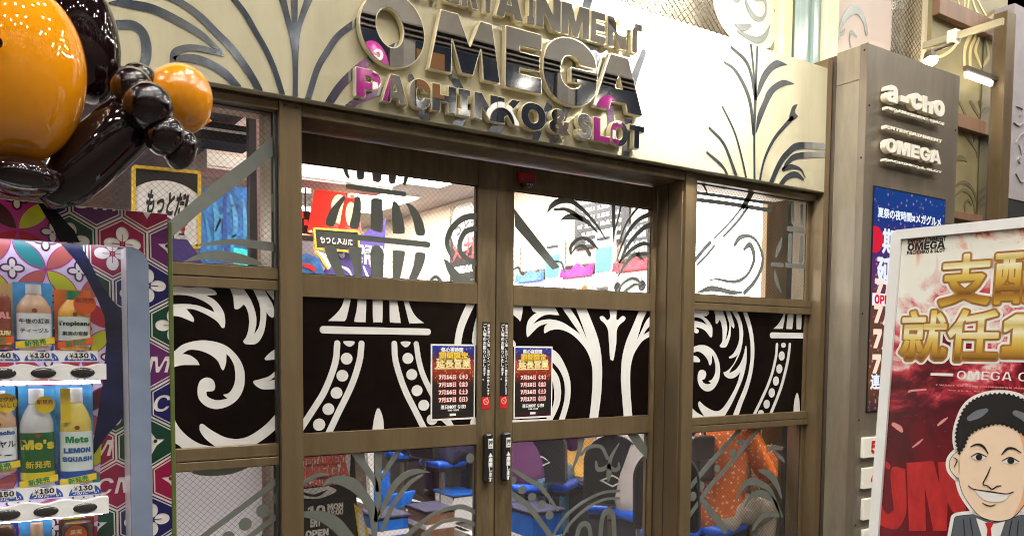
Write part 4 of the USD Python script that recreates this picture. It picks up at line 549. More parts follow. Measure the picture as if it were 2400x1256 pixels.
film_panel(w, wx0, gx1, 1.186, 1.749, YG, [blob(s, C, fr) for s in (
    '235,165* 345,168 374,198 352,222* 318,222* 365,260 400,320 399,400 383,406* 340,350 290,325 255,322* 285,350 275,372 258,372* 220,345* 220,262* 300,275 355,300* 320,255 280,236 220,230*',
    '418,168* 488,172* 520,260 530,340 515,440* 540,380 550,300 535,240 515,170* 551,172* 575,240 592,300 588,332* 570,312 562,290* 560,380 545,440 520,490 480,495 465,480* 488,440 490,360 480,290 465,255* 445,290 430,282* 428,230',
    '562,170* 612,172* 650,260 668,350 664,440 645,530 610,610 565,680 547,718* 600,690 640,640 670,570 690,480* 700,500 697,620 672,740 630,850 570,980 500,1100* 345,1110* 300,1040 278,985 290,958* 350,1010 430,1045 490,1020 560,920 615,810 645,705* 610,745 560,765 515,745 497,712* 540,690 590,630 625,550* 600,575 555,590 545,578* 590,540 630,450 635,350 615,260',
    '225,495* 290,475 350,480 410,520 450,590 468,670 462,760 430,830 390,868 345,872 305,845 280,800 275,750 285,705 310,688 340,700 348,730 335,765 312,775* 325,800 360,812 392,805* 370,785* 400,770 425,720 428,650 415,590 398,558* 398,620 385,648 375,645* 360,600 320,550 275,530 225,545*',
    '225,560* 270,575 295,605 290,622* 225,620*', '210,1000* 260,1050 300,1075 345,1100* 210,1115*',
    '1027,185* 1036,190* 1015,320 1000,333 932,333* 975,290 1010,230', '1060,180* 1107,182* 1096,320 1080,335 1050,333 1043,320', '1132,183* 1176,185* 1171,325 1155,338 1140,336 1130,322', '1204,187* 1262,188* 1262,338* 1212,336 1203,320',
    '1104,1060* 1112,960 1130,895 1142,895 1155,950 1162,1060*')] + [brush(s, C, fr) for s in (
    '678,170,48 725,315,48 747,450,48 748,590,46 728,730,48 690,860,52 645,970,56 600,1095,66', '917,390,50 1260,394,50', '962,470,30 955,560,32 925,700,32 880,830,32 830,940,32 765,1075,34', '1073,470,32 1060,580,34 1035,700,34 1000,830,34 960,940,34 905,1075,36', '1210,470,16 1216,600,24 1235,700,24')]
    + [disc(x, y, a, C, fr, b) for x, y, a, b in ((1018, 475, 21, 22), (1003, 568, 26, 40), (982, 680, 26, 40), (953, 785, 26, 40), (917, 887, 27, 40), (873, 985, 27, 38), (822, 1065, 26, 30))])
C = (1560, 960, 4.242)
glazed(w, wx0, gx1, .12, 1.108, YG, [brush('210,800,54 450,520,54 600,350,50 760,170,46', C, fr), brush('210,1085,48 450,745,50 600,580,50 960,150,48', C, fr), disc(345, 755, 37, C, fr, 46), disc(268, 858, 36, C, fr, 46), disc(510, 582, 28, C, fr, 38), disc(668, 430, 30, C, fr, 42), disc(745, 320, 28, C, fr, 38),
    brush('380,920,70 590,1190,76', C, fr), brush('700,880,20 770,750,60 860,710,70 960,740,60 1050,820,50 1140,1060,20', C, fr), brush('780,960,16 870,840,60 980,840,70 1080,920,50 1160,1060,20', C, fr), brush('930,600,30 1040,650,80 1110,760,60 1150,880,20', C, fr),
    brush('870,1180,40 950,1070,50 1060,1030,50 1140,1060,20', C, fr), brush('1000,415,10 1070,370,44 1150,385,30', C, fr), brush('1070,410,30 1150,480,40 1180,520,10', C, fr)])
obj('bottom_rail', bx(wx0, wx1, .015, .08, .0, .12), 'bronze', w)

# ---------------------------------------------------------------- the double door
YD = .19
fd = FAC(YD+.012)
def door(label, x0, gx0, gx1, x1):
    d = thing('glass_door', label, 'door', ((x0+x1)/2, YD, 0))
    obj('stile', bx(x0, gx0, YD, YD+.04, .005, 2.385), 'bronze_stained', d); obj('stile', bx(gx1, x1, YD, YD+.04, .005, 2.385), 'bronze_stained', d)
    obj('top_rail', bx(gx0+.001, gx1-.001, YD, YD+.04, 2.272, 2.385), 'bronze_stained', d)
    rails(d, gx0+.001, gx1-.001, YD, [('rail', 1.741, 1.831, .04), ('rail', 1.101, 1.194, .04), ('bottom_rail', .005, .20, .04)])
    return d
dl = door('left leaf of the double door, with striped lantern ornaments', XL1+.003, 1.075, 1.937, 2.031)
dr = door('right leaf of the double door, with red box at its top', 2.037, 2.132, 3.003, 3.033)
YP = YD+.014
fr = FAC(YP)
C = (710, 370, 4.186)
glazed(dl, 1.075, 1.937, 1.831, 2.272, YP, [blob(s, C, fr) for s in (
    '375,50* 430,60* 440,140 458,190 445,203 430,195 405,150', '518,60* 600,70* 598,190 575,215 550,215 530,195', '678,90* 768,100* 765,215 740,240 710,238 682,212', '838,110* 917,120* 908,235 885,258 860,255 842,225', '1005,140* 1055,140* 1020,240 1000,268 980,262 985,215',
    '400,372* 335,430 260,520 222,620 225,655 260,675 300,670 330,600 360,500 408,410', '510,385 555,385 568,430 565,560 545,680 500,700 455,670 480,560 500,440', '680,400 770,405 780,450 780,700 750,730 690,710 665,680 665,440', '880,430 920,435 945,480 980,600 998,720 975,745 900,742 878,715 872,500', '1005,440* 1060,460 1110,510 1160,590 1190,680 1195,745 1170,765 1120,758 1100,720 1080,620 1040,510',
    '215,870 300,860* 330,900 355,1000 430,1200* 350,1200* 270,1050 230,960', '445,880 560,885 575,1000 575,1200* 515,1200* 480,1040', '670,890 780,905 785,1220* 665,1220*', '890,910 985,915 998,940 985,1020 945,1220* 880,1220* 878,940', '1110,930 1190,935 1198,960 1180,1050 1100,1230* 1020,1230* 1075,1080 1095,980',
    '1375,985* 1430,1020 1480,1080 1560,1150 1700,1225 1760,1260* 1500,1260* 1420,1120')] + [brush(s, C, fr) for s in (
    '440,280,52 990,358,52', '180,745,58 1225,852,58', '1740,570,60 1580,590,62 1470,680,60 1420,780,58 1420,880,50 1470,1010,10', '1740,690,55 1600,720,55 1535,850,55 1570,960,55 1740,1060,55', '1255,1200,34 1300,1165,34 1345,1200,34')])
C = (690, 660, 3.304)
film_panel(dl, 1.075, 1.937, 1.194, 1.741, YP, [blob(s, C, fr) for s in (
    '390,110* 440,115* 405,270 390,300 375,305 260,303* 320,250 365,190', '490,120* 555,120* 550,300 535,312 470,310 462,298 480,220', '605,120* 683,122* 680,300 665,313 625,313 608,300', '735,125* 790,128* 820,305 810,318 750,315 738,300', '840,130* 875,132* 910,225 950,280 1002,320* 900,322 885,310',
    '600,1170* 615,1060 635,990 648,980 662,990 685,1060 695,1170*', '382,460 460,462 458,485 425,503 390,485', '825,465 893,465 888,490 860,507 832,490', '1440,180* 1440,500* 1380,480 1375,430 1390,340 1415,250')] + [brush(s, C, fr) for s in (
    '222,372,58 1033,388,50', '330,478,50 320,600,52 285,720,52 225,860,52 150,980,52 40,1150,52', '518,480,50 505,600,52 465,740,52 410,870,52 345,1000,52 250,1200,52', '772,480,48 780,600,50 815,730,50 860,850,50 920,970,50 1010,1150,50', '942,482,44 960,600,46 990,710,46 1040,820,46 1100,930,46 1220,1130,46',
    '1385,130,66 1310,290,64 1275,400,62 1263,520,60 1280,700,62 1330,900,66', '1150,1060,40 1230,1130,40')] + [disc(x, y, r, C, fr) for x, y, r in ((403, 595, 45), (370, 727, 45), (325, 860, 45), (262, 985, 45), (190, 1105, 47), (877, 593, 42), (907, 718, 42), (948, 842, 42), (1000, 955, 42), (1065, 1065, 42), (1400, 1090, 40))])
C = (700, 1000, 4.907)
glazed(dl, 1.075, 1.937, .20, 1.101, YP, [brush(s, C, fr) for s in (
    '620,250,100 780,480,80 860,600,66 900,720,50', '910,230,110 915,500,80 910,900,70 890,1060,60', '1170,240,70 1050,420,60 960,580,40', '1500,520,10 1350,510,60 1200,570,80 1080,700,80 1000,860,70 930,1000,50', '1420,550,20 1280,640,50 1150,800,60 1050,960,60 960,1180,60', '270,690,10 350,620,60 480,610,110 620,660,140 730,770,110 820,900,110 860,1030,100 870,1300,60',
    '40,1000,60 250,1020,120 420,1110,150 600,1300,120', '2060,1000,40 1900,920,60 1750,930,50 1550,1000,44 1350,1150,60 1200,1300,60', '2060,1130,50 1850,1060,40 1650,1090,40 1430,1240,60', '60,640,60 200,560,50 330,540,20')] + [disc(1970, 360, 46, C, fr, 56)])
C = (1200, 440, 5.024)
glazed(dr, 2.132, 3.003, 1.831, 2.272, YP, [pxpoly([(1204, 488), (1206, 531), (1294, 632), (1312, 627)], fr)] + [brush(s, C, fr) for s in (
    '418,285,16 470,210,60 570,155,70 690,160,60 800,230,54 900,330,40 1000,450,30 1100,600,16', '500,260,30 620,255,40 720,300,60 820,380,40', '575,378,10 650,345,60 760,345,70 880,400,54 1000,520,24', '1700,280,60 1500,370,52 1380,500,46 1290,680,30 1230,860,12', '1510,200,30 1400,330,30 1320,470,26 1240,680,14', '1700,410,60 1540,480,58 1420,600,50 1330,730,40 1250,920,16',
    '1190,150,60 1195,400,54 1195,660,8', '1290,160,30 1250,350,28 1210,490,20', '1700,740,20 1580,660,46 1480,680,50 1370,760,46 1260,880,20', '1700,830,20 1560,780,44 1430,800,52 1330,900,48 1250,1040,16', '1480,790,50 1550,860,8', '1522,1145,8 1470,1085,38 1400,1070,40 1300,1130,30 1240,1230,16', '1515,1140,8 1430,1145,36 1330,1220,36', '690,780,30 690,700,46 760,615,40 850,595,42 930,640,50 1010,720,16', '690,780,14 760,700,34 850,695,44 910,780,60', '510,865,24 580,885,26 615,985,24', '20,960,20 70,940,26 100,1000,24')])
C = (1100, 660, 3.304)
film_panel(dr, 2.132, 3.003, 1.194, 1.741, YP, [blob(s, C, fr) for s in (
    '320,160* 418,165* 405,260 392,305 378,290 320,240*', '470,175* 650,180* 695,260* 600,255 540,280 490,328* 560,298 640,293 720,315 800,365 858,408* 790,310 700,180* 758,180* 840,300 910,450* 870,330 812,180* 895,185* 955,330 1000,460 1022,600 1025,750 1015,900 990,1080* 925,1080* 945,900 952,750 945,640 910,540 850,460 780,400 700,370 630,375 585,397 576,385 580,350 605,322* 540,345 490,390 455,425 443,418 440,360 455,300 490,260 520,240* 490,228',
    '1078,190* 1148,192* 1135,280 1148,298* 1180,268 1205,275 1200,300 1160,335 1140,380 1135,480 1115,600 1100,605 1088,590 1080,480 1072,380 1050,330 1015,295 1010,272 1035,268 1066,300* 1088,275', '1325,195* 1392,195* 1340,300 1310,400 1295,452* 1330,380 1370,300 1440,220* 1440,300* 1370,370 1346,412* 1440,350* 1440,405* 1350,450 1300,510 1265,580 1245,680 1243,800 1250,920 1262,1070* 1195,1070* 1182,900 1172,760 1180,600 1210,470 1260,350',
    '320,440* 347,460 358,492 320,510*', '640,660* 690,740 708,840 700,930 675,1000 630,1090* 580,1090* 645,960 655,850 640,760*')] + [brush(s, C, fr) for s in ('560,520,30 650,575,84 720,670,64 757,780,58 757,900,54 735,1000,52 705,1090,52', '1408,740,8 1402,820,14 1406,910,8', '330,1085,30 480,1075,20 620,1075,30')])
C = (1120, 980, 4.55)
glazed(dr, 2.132, 3.003, .20, 1.101, YP, [brush(s, C, fr) for s in (
    '1505,772,28 1350,785,30 1180,855,32 1020,965,34 900,1085,34 790,1260,30', '1505,850,28 1350,862,28 1200,930,32 1060,1040,34 960,1150,34 880,1300,30', '1500,270,16 1425,400,44 1398,500,56 1395,600,70 1388,672,14', '1100,380,40 1160,320,40 1230,295,40 1320,310,40 1378,420,44', '1392,500,50 1330,540,48 1270,535,46 1258,465,30', '1400,510,50 1450,548,46 1498,530,44 1500,478,26',
    '330,520,30 520,640,52 680,745,50 850,975,26', '340,790,60 500,900,60 600,1010,60 760,1230,60', '1045,1300,54 1080,1160,56 1140,1120,56 1185,1160,54 1205,1300,54', '1300,1300,60 1325,1060,60 1385,985,60 1440,1040,60 1455,1300,60', '1600,100,110 1720,270,110 1840,420,80', '1110,150,90 1080,340,60 1000,560,20')] + [disc(x, y, r, C, fr) for x, y, r in ((470, 760, 44), (575, 835, 44), (680, 915, 44), (762, 1030, 44), (368, 660, 42))])
for d in (dl, dr):                               # black push plate and warning strip on each meeting stile
    xc = 1.985 if d is dl else 2.083
    h = obj('push_plate', bx(xc-.022, xc+.022, YD-.034, YD-.001, .925, 1.150, .008), 'plastic_black', d)
    fp = FAC(YD-.0345)
    obj('white_label', sheet(sbox(xc-.008, 1.083, xc+.016, 1.128), fp, 0, .0006), 'white_print', h)
    obj('lettering', sheet(unary_union([centred(word('押', .021, .03), xc+.004, 1.110), sbox(xc-.003, 1.089, xc+.011, 1.093)]), fp, .0006, .0011), 'black_print', h)
    obj('lettering', sheet(affinity.translate(word('▲扉開します', .0225, .035, vertical=True), xc+.004, 1.064), fp, 0, .0006), 'white_print', h)
    fs = FAC(YD-.0004)
    s = obj('warning_strip', sheet(sbox(xc-.024, 1.262, xc+.020, 1.660), fs, 0, .0008), 'black_print', d)
    t = unary_union([affinity.translate(word('歳未満のご入場、及びイベント撮影を禁止します。'.replace('を', 'の'), .0142, .02, .05, vertical=True), xc+.010, 1.652), affinity.translate(word('ご入場はお断りいたします。'.replace('は', 'の'), .0200, .02, .0, vertical=True), xc-.011, 1.654)])
    obj('lettering', sheet(t, fs, .0008, .0013), 'white_print', s)
    obj('red_field', sheet(sbox(xc-.0235, 1.2625, xc+.0195, 1.318), fs, .0008, .0012), 'red_print', s)
    ring = Point(xc-.002, 1.297).buffer(.015).difference(Point(xc-.002, 1.297).buffer(.0105)).union(LineString([(xc-.012, 1.305), (xc+.008, 1.289)]).buffer(.002))
    obj('symbol', sheet(ring, fs, .0012, .0016), 'pink_print', s)
# red box at the top of the right leaf
a = FAC(YD-.02).px(1216, 402); b = FAC(YD-.02).px(1254, 433)
sn = obj('sensor_box', bx(a[0]+.002, b[0], YD-.03, YD-.001, b[1], a[1], .004), 'sensor_red', dr)
obj('sensor_lens', lathe([(0, -.022), (.02, -.018), (.034, -.004), (.036, 0), (0, 0)], ((a[0]+b[0])/2+.001, YD-.016, b[1]), 16), 'plastic_black', sn)
fq = FAC(YD-.0275)
for k in (-1, 0, 1): obj('lens_mark', ball(((a[0]+b[0])/2+.014*k, YD-.05+.004*abs(k), b[1]-.008), .003, 1), 'white_print', sn)
# ================================================================ the fascia sign above the doors
YF = -.05
fs_ = thing('fascia_sign', 'gold sign board over the doors with mirror letters and steel plant ornaments', 'sign', (2.0, YF, 2.44))
board = bx(-1.6, 4.098, YF, -.004, 2.442, 3.135, .002)
obj('board', board, 'gold_panel', fs_)
for x in (-.55, ): obj('panel_joint', bx(x, x+.003, YF-.0006, YF+.001, 2.444, 3.133, 0), 'gap_black', fs_)
fr = FAC(YF); rgF = sbox(-1.6, 2.446, 4.096, 3.133)
Z7, Z4, ZR = (500, 0, 3.925), (780, 0, 3.077), (1560, 0, 2.792)
orn = [blob('560,-120* 640,-120* 690,120 725,275* 722,130 706,-120* 772,-120* 768,130 765,275* 800,130 880,-120* 960,-120* 850,130 800,280 780,450 772,650 770,960* 732,960* 735,700 725,500 700,330 665,200 620,40', Z7, fr)]
orn += [brush(s, c, fr) for s, c in (
    ('90,-140,46 190,0,46 290,130,46 400,320,44 490,480,44 570,670,42 660,960,40', Z7), ('-560,-90,50 -300,30,56 -120,160,60 30,310,62 150,430,62 260,570,62 370,740,60 480,960,58', Z7),
    ('190,45,8 330,45,60 480,65,90 700,110,95 900,195,95 1150,330,90 1350,460,70 1560,640,20', (220, 0, 5.233)), ('1580,680,14 1420,625,60 1220,590,62 1080,605,66 990,660,74 955,770,40', (220, 0, 5.233)), ('1000,720,40 1200,720,90 1400,780,90 1600,900,90 1760,1070,80', (220, 0, 5.233)),
    ('290,310,90 470,315,100 590,400,100 640,560,104 630,740,100 560,900,90', (220, 0, 5.233)),
    ('1500,60,46 1300,215,46 1150,330,46 1050,470,46 950,650,46 850,980,46', Z7), ('1700,420,56 1413,575,62 1300,660,62 1180,780,64 1100,890,64 1020,1020,64', Z7), ('1700,780,40 1413,890,50 1300,945,52 1180,1040,56', Z7),
    ('1870,-60,60 1830,40,64 1780,300,60 1740,560,50', Z4), ('1700,90,40 1850,290,60 1930,520,70 1990,760,60 2010,960,50', Z4), ('2240,380,40 2150,640,60 2130,900,64 2110,1130,64', Z4),
    ('560,560,40 640,790,66 680,900,60', Z4), ('830,500,50 910,640,60 960,760,50', Z4), ('1010,760,40 930,850,64 850,980,60', Z4), ('1240,860,50 1180,930,74 1110,1020,74', Z4), ('1560,760,50 1500,900,50 1440,1060,44', Z4), ('1720,700,44 1640,900,50 1560,1090,44', Z4),
    ('580,1240,13 578,900,15 585,650,22 597,330,12 600,200,12', ZR), ('572,880,14 556,700,24 520,580,26 450,460,20 380,410,10', ZR), ('582,650,12 560,500,20 520,400,22 430,315,16', ZR), ('590,650,14 560,330,14 545,250,12', ZR),
    ('540,1240,12 500,1050,12 450,870,12 370,700,10', ZR), ('490,1240,18 420,1040,20 370,930,18 285,840,12', ZR), ('440,1220,14 370,1090,14 270,1000,12', ZR), ('605,1240,12 640,1060,14 700,925,18 770,835,22 825,775,26', ZR),
    ('665,1250,30 740,1080,36 800,1000,38 870,955,40 1030,960,40', ZR), ('765,1110,10 800,1062,26 860,1022,34 1030,1010,34', ZR), ('768,1110,24 820,1092,26 880,1110,14 910,1160,8', ZR), ('730,1240,28 790,1162,32 850,1143,34 900,1175,10', ZR))]
orn += [blob(s, ZR, fr) for s in ('590,870* 600,760 640,660 665,600 710,555 770,528 835,550* 780,560 720,592 680,650 640,740 605,830', '592,645* 612,540 650,460 720,400 790,425* 740,437 690,470 650,530 612,610', '800,795* 815,740 830,700 858,685* 842,735 862,762* 835,785')]
for g_ in orn:
    for q in polys(g_.buffer(.0022).intersection(rgF)):
        obj('plant_ornament', sheet(q, fr, .0003, .0028), 'steel_inlay', fs_)
# raised mirror letters
YL = YF-.038
fl = FAC(YL)
def letter(poly, parent=fs_, depth=.027, face='mirror_face', side='letter_side', f=fl, rim=.0042):
    l = obj('letter', sheet(poly, f, -depth, -.002), side, parent)
    obj('face', sheet(poly.buffer(-rim), f, -.0015, .0012), face, l)
    return l
def z_at(px, py): return float(fl.px(px, py)[1])
def x_at(px, py): return float(fl.px(px, py)[0])
zb = (z_at(994, 150)+z_at(1173, 205)+z_at(1500, 271))/3; zt = (z_at(1027, 21)+z_at(1189, 62)+z_at(1446, 132))/3
x0, x1 = x_at(841.7, 80), x_at(996, 80); cx, rr = (x0+x1)/2, (x1-x0)/2
zo = float(fl.px(915, 158)[1])+rr*1.03
letter(affinity.scale(Point(cx, zo).buffer(rr, 32), 1, 1.03).difference(affinity.rotate(affinity.scale(Point(cx-.012, zo+.005).buffer(.066, 20), .82, 1.08), 14)))
x0, x1 = x_at(1004, 170), x_at(1173, 190); h = zt-zb; w_ = x1-x0
Mp = Polygon([(x0, zb), (x0+.16*w_, zb+h), (x0+.40*w_, zb+h), (x0+.56*w_, zb+.52*h), (x0+.70*w_, zb+h*.98), (x0+.88*w_, zb+h*.97), (x1, zb), (x1-.25*w_, zb), (x1-.285*w_, zb+.50*h), (x0+.61*w_, zb+.04*h), (x0+.44*w_, zb+.04*h), (x0+.315*w_, zb+.56*h), (x0+.31*w_, zb)])
letter(Mp.buffer(0))
for ch, a, b, y in (('E', 1186, 1267.5, 215), ('G', 1274, 1398, 190), ('A', 1394, 1504, 265)):
    p = fit(GL[ch][1], x_at(a, y), x_at(b, y), zb-(.02 if ch == 'G' else 0), zt+(.02 if ch == 'G' else 0))
    letter(p.buffer(.006).buffer(0))
zb2, zt2 = (z_at(1180, 33)+z_at(1256, 70)+z_at(1400, 101)+z_at(1497, 121))/4, z_at(1478, 52)
for ch, a, b in (('E', 842, 868), ('N', 876, 920), ('T', 928, 958), ('E', 968, 996), ('R', 1006, 1042), ('T', 1056, 1092), ('A', 1100, 1158), ('I', 1168, 1184), ('N', 1192, 1246), ('M', 1254, 1318), ('E', 1330, 1360)):
    pass
seq = [('E', 845, 885), ('N', 892, 940), ('T', 946, 982), ('E', 990, 1022), ('R', 1030, 1070), ('T', 1124, 1162), ('A', 1163, 1224), ('I', 1235, 1252), ('N', 1256, 1313), ('M', 1316, 1380), ('E', 1385, 1418), ('N', 1424, 1467), ('T', 1471, 1504)]
seq[4] = ('R', 1082, 1120); seq[3] = ('E', 1044, 1076); seq[2] = ('T', 1000, 1040); seq[1] = ('N', 940, 994); seq[0] = ('E', 898, 934)
for ch, a, b in seq:
    letter(fit(GL[ch][1], x_at(a, 90), x_at(b, 90), zb2, zt2).buffer(.003), rim=.003)
zb3 = np.mean([z_at(840, 224), z_at(975, 253), z_at(1079, 270), z_at(1167, 288), z_at(1397, 330), z_at(1495, 344)]); zt3 = np.mean([z_at(834, 156), z_at(972, 188)])
for ch, a, b in (('P', 835, 892), ('A', 897, 955), ('C', 960, 1009), ('H', 1013, 1069), ('I', 1075, 1101), ('N', 1112, 1165), ('K', 1166, 1220), ('O', 1222, 1279), ('&', 1288, 1337), ('S', 1354, 1387), ('L', 1392, 1432), ('O', 1432, 1472), ('T', 1476, 1510)):
    letter(fit(GL[ch][1], x_at(a, 250), x_at(b, 250), zb3-.004*(ch in 'OCS'), zt3+.004*(ch in 'OCS')).buffer(.003), rim=.003)
# the floodlight that lights the sign
L0 = np.array([2.93, -.52, 3.24])
fl_ = thing('sign_floodlight', 'bright round floodlight on a bent arm in front of the gold sign board', 'lamp', tuple(L0))
dv = np.array([.05, .80, -.60]); dv /= np.linalg.norm(dv)
obj('housing', tube(L0-dv*.11, L0-dv*.004, .038, 20, .060), 'bronze_dark', fl_, smooth=30)
obj('lens', tube(L0-dv*.003, L0, .054, 20), 'lamp_sign', fl_)
obj('arm', cat_m([tube(L0-dv*.09+[0, 0, .02], L0+[.0, -.06, .33], .011), tube(L0+[0, -.06, .33], [L0[0], -.02, L0[2]+.36], .011)]), 'bronze_dark', fl_)

# ================================================================ posters on the doors
def poster(label, pl, pr_, y):
    f = FAC(y); a = f.px(*pl); b = f.px(*pr_)
    x0, z1, x1, z0 = a[0], a[1], b[0], b[1]; W, H = x1-x0, z1-z0
    p = thing('event_poster', label, 'poster', ((x0+x1)/2, y, z0))
    X = lambda t: x0+W*t; Z = lambda t: z1-H*t
    obj('paper', bx(x0, x1, y, y+.0012, z0, z1, 0), 'white_paint', p)
    obj('printed_picture', sheet(sbox(X(.03), Z(.975), X(.97), Z(.02)), f, 0, .0006), mat(f'poster_print_{len(M)}', (.02, .012, .012), .3), p)
    M_ = usdkit.material(stage, '/World/Looks/firework_print', {
        't': ('geometry', {}), 's': ('separate_xyz', {}), 'z': ('map_range', {'from_min': z0, 'from_max': z1, 'clamp': True}),
        'r': ('rgb_ramp', {'ramp': [(0, (.05, .012, .012)), (.12, (.012, .012, .012)), (.50, (.02, .012, .01)), (.60, (.16, .018, .008)), (.72, (.34, .04, .015)), (.84, (.10, .015, .05)), (.91, (.02, .025, .16)), (1, (.015, .04, .30))]}),
        'v': ('voronoi_texture', {'scale': 75.0}), 'vr': ('rgb_ramp', {'ramp': [(0, (1, .8, .4)), (.16, (.25, .12, .05)), (.4, (0, 0, 0))]}), 'k': ('rgb_ramp', {'ramp': [(.48, (0, 0, 0)), (.58, (1, 1, 1))]}),
        'mm': ('mix', {'mix_type': 'multiply', 'fac': 1.0}), 'a': ('mix', {'mix_type': 'add', 'fac': .9}), 'p': ('principled_bsdf', {'roughness': .3})},
        [('t.position', 's.vector'), ('s.z', 'z.value'), ('z.result', 'r.fac'), ('t.position', 'v.vector'), ('v.distance', 'vr.fac'), ('z.result', 'k.fac'), ('vr.color', 'mm.color1'), ('k.color', 'mm.color2'), ('r.color', 'a.color1'), ('mm.color', 'a.color2'), ('a.color', 'p.base_color')], surface='p.BSDF')
    UsdShade.MaterialBindingAPI.Apply(stage.GetPrimAtPath(str(p.GetPath())+'/printed_picture')).Bind(M_)
    T = lambda s, em, x, z, m, b=.02, d=.0006: obj('lettering', sheet(centred(word(s, em, b), x, z), f, d, d+.0006), m, p)
    for j, d in enumerate(('7月14日《木》', '7月15日《金》', '7月16日《土》', '7月17日《日》')):
        w1 = word(d, 1, .015); ww = w1.bounds[2]; em = W*.66/ww
        T(d, em, X(.5), Z(.43+.10*j), 'red_print', .09); T(d, em, X(.5), Z(.43+.10*j), 'white_print', .015, .0012)
    T('期間限定', W*.165, X(.5), Z(.155), 'brown_gold', .07); T('期間限定', W*.165, X(.5), Z(.155), 'gold_print', .03, .0012)
    T('延長営業', W*.195, X(.5), Z(.245), 'brown_gold', .07); T('延長営業', W*.195, X(.5), Z(.245), 'pale_gold_print', .03, .0012)
    T('祭の夜時間', W*.10, X(.47), Z(.075), 'white_print', .03)
    obj('rule', sheet(sbox(X(.08), Z(.325), X(.9), Z(.31)), f, .0006, .001), 'pale_gold_print', p)
    T('連日HOT な夜!', W*.085, X(.5), Z(.825), 'white_print', .02); T('7:00-23:00', W*.045, X(.5), Z(.87), 'white_print', .0)
    obj('rule', sheet(sbox(X(.42), Z(.945), X(.56), Z(.915)), f, .0006, .001), 'white_print', p)
poster('dark red event poster with gold title on the left leaf of the door', (1010.0, 806.0), (1113.0, 981.0), YP-.004)
poster('dark red event poster with gold title on the right leaf of the door', (1205.0, 811.0), (1293.5, 977.0), YP-.004)

# ================================================================ the sign pylon
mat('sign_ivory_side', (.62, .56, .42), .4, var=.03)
PX0, PX1, PY, PZ = 4.172, 5.130, -.247, 3.232
py = thing('sign_pylon', 'tall bronze pylon with raised ivory letters and a lit screen', 'sign', (4.65, PY, 0))
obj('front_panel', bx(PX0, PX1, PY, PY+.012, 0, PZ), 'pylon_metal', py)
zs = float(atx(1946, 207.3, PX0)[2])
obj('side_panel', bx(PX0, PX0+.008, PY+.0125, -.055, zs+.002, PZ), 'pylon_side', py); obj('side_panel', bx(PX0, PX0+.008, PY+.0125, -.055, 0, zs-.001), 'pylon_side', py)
obj('corner_trim', bx(PX0-.003, PX0+.004, PY-.003, PY+.045, 0, PZ+.002, .001), 'pylon_metal', py)
obj('core', bx(PX0+.009, PX1-.001, PY+.0125, .07, 0, PZ-.01, 0), 'bronze_dark', py)
obj('back_edge', bx(PX0-.004, PX0+.010, -.054, .05, 0, PZ-.02), 'bronze_dark', py)
fp = FAC(PY)
for q in ((2027, 118), (2019, 370)):
    a = atx(q[0], q[1], PX0); obj('screw', ball((PX0-.003, a[1], a[2]), .006, 1), 'gap_black', py)
fL = FAC(PY-.042)
def pline(s, box, depth=.05, em_b=.0):
    (xa, ya), (xb, yb) = box                     # pixel corners: top left, bottom right of the line's face
    a = fL.px(xa, ya); b = fL.px(xb, yb)
    w = [(ch, GL[ch]) for ch in s if ch != ' ']; W = word(s, 1.0).bounds
    sc = (b[0]-a[0])/(W[2]-W[0]); x = -W[0]
    out = []
    for ch in s:
        if ch == ' ': x += .28; continue
        adv, p = GL[ch]; out.append(affinity.translate(p, x, 0)); x += adv
    zmin, zmax = min(p.bounds[1] for p in out), max(p.bounds[3] for p in out)
    if s == 'a-cho': out = [affinity.scale(p, 1, (zmax-zmin)/(p.bounds[3]-p.bounds[1])) if c_ in 'aco' else affinity.scale(p, 1.1, 1.7) if c_ == '-' else p for c_, p in zip(s, out)]; out = [affinity.translate(p, 0, zmin-p.bounds[1]) if c_ in 'acho' else p for c_, p in zip(s, out)]
    for p in out:
        q = affinity.scale(p.buffer(em_b), sc, (a[1]-b[1])/(zmax-zmin), origin=(0, 0)); q = affinity.translate(q, a[0], b[1]-zmin*(a[1]-b[1])/(zmax-zmin))
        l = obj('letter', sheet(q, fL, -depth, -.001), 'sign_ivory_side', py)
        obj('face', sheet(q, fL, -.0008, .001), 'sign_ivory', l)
pline('a-cho', ((2080, 197), (2213, 276)), .038, .012); pline('NEO AMUSEMENT SPACE', ((2079, 249), (2213, 295)), .03, -.006)
pline('ENTERTAINMENT', ((2077, 293), (2208, 336)), .03, -.004); pline('OMEGA', ((2077, 322), (2205, 386)), .036, .0); pline('PACHINKO & SLOT', ((2075, 371), (2207, 407)), .03, -.004)
sa, sb = fp.px(2048, 441), fp.px(2213, 469)
sx0, sx1, sz1 = sa[0], sb[0], (sa[1]+sb[1])/2; sz0 = float(fp.px(2042, 962)[1])
scr = obj('screen_frame', bx(sx0-.01, sx1+.01, PY-.004, PY-.0005, sz0-.01, sz1+.01, .001), 'plastic_black', py)
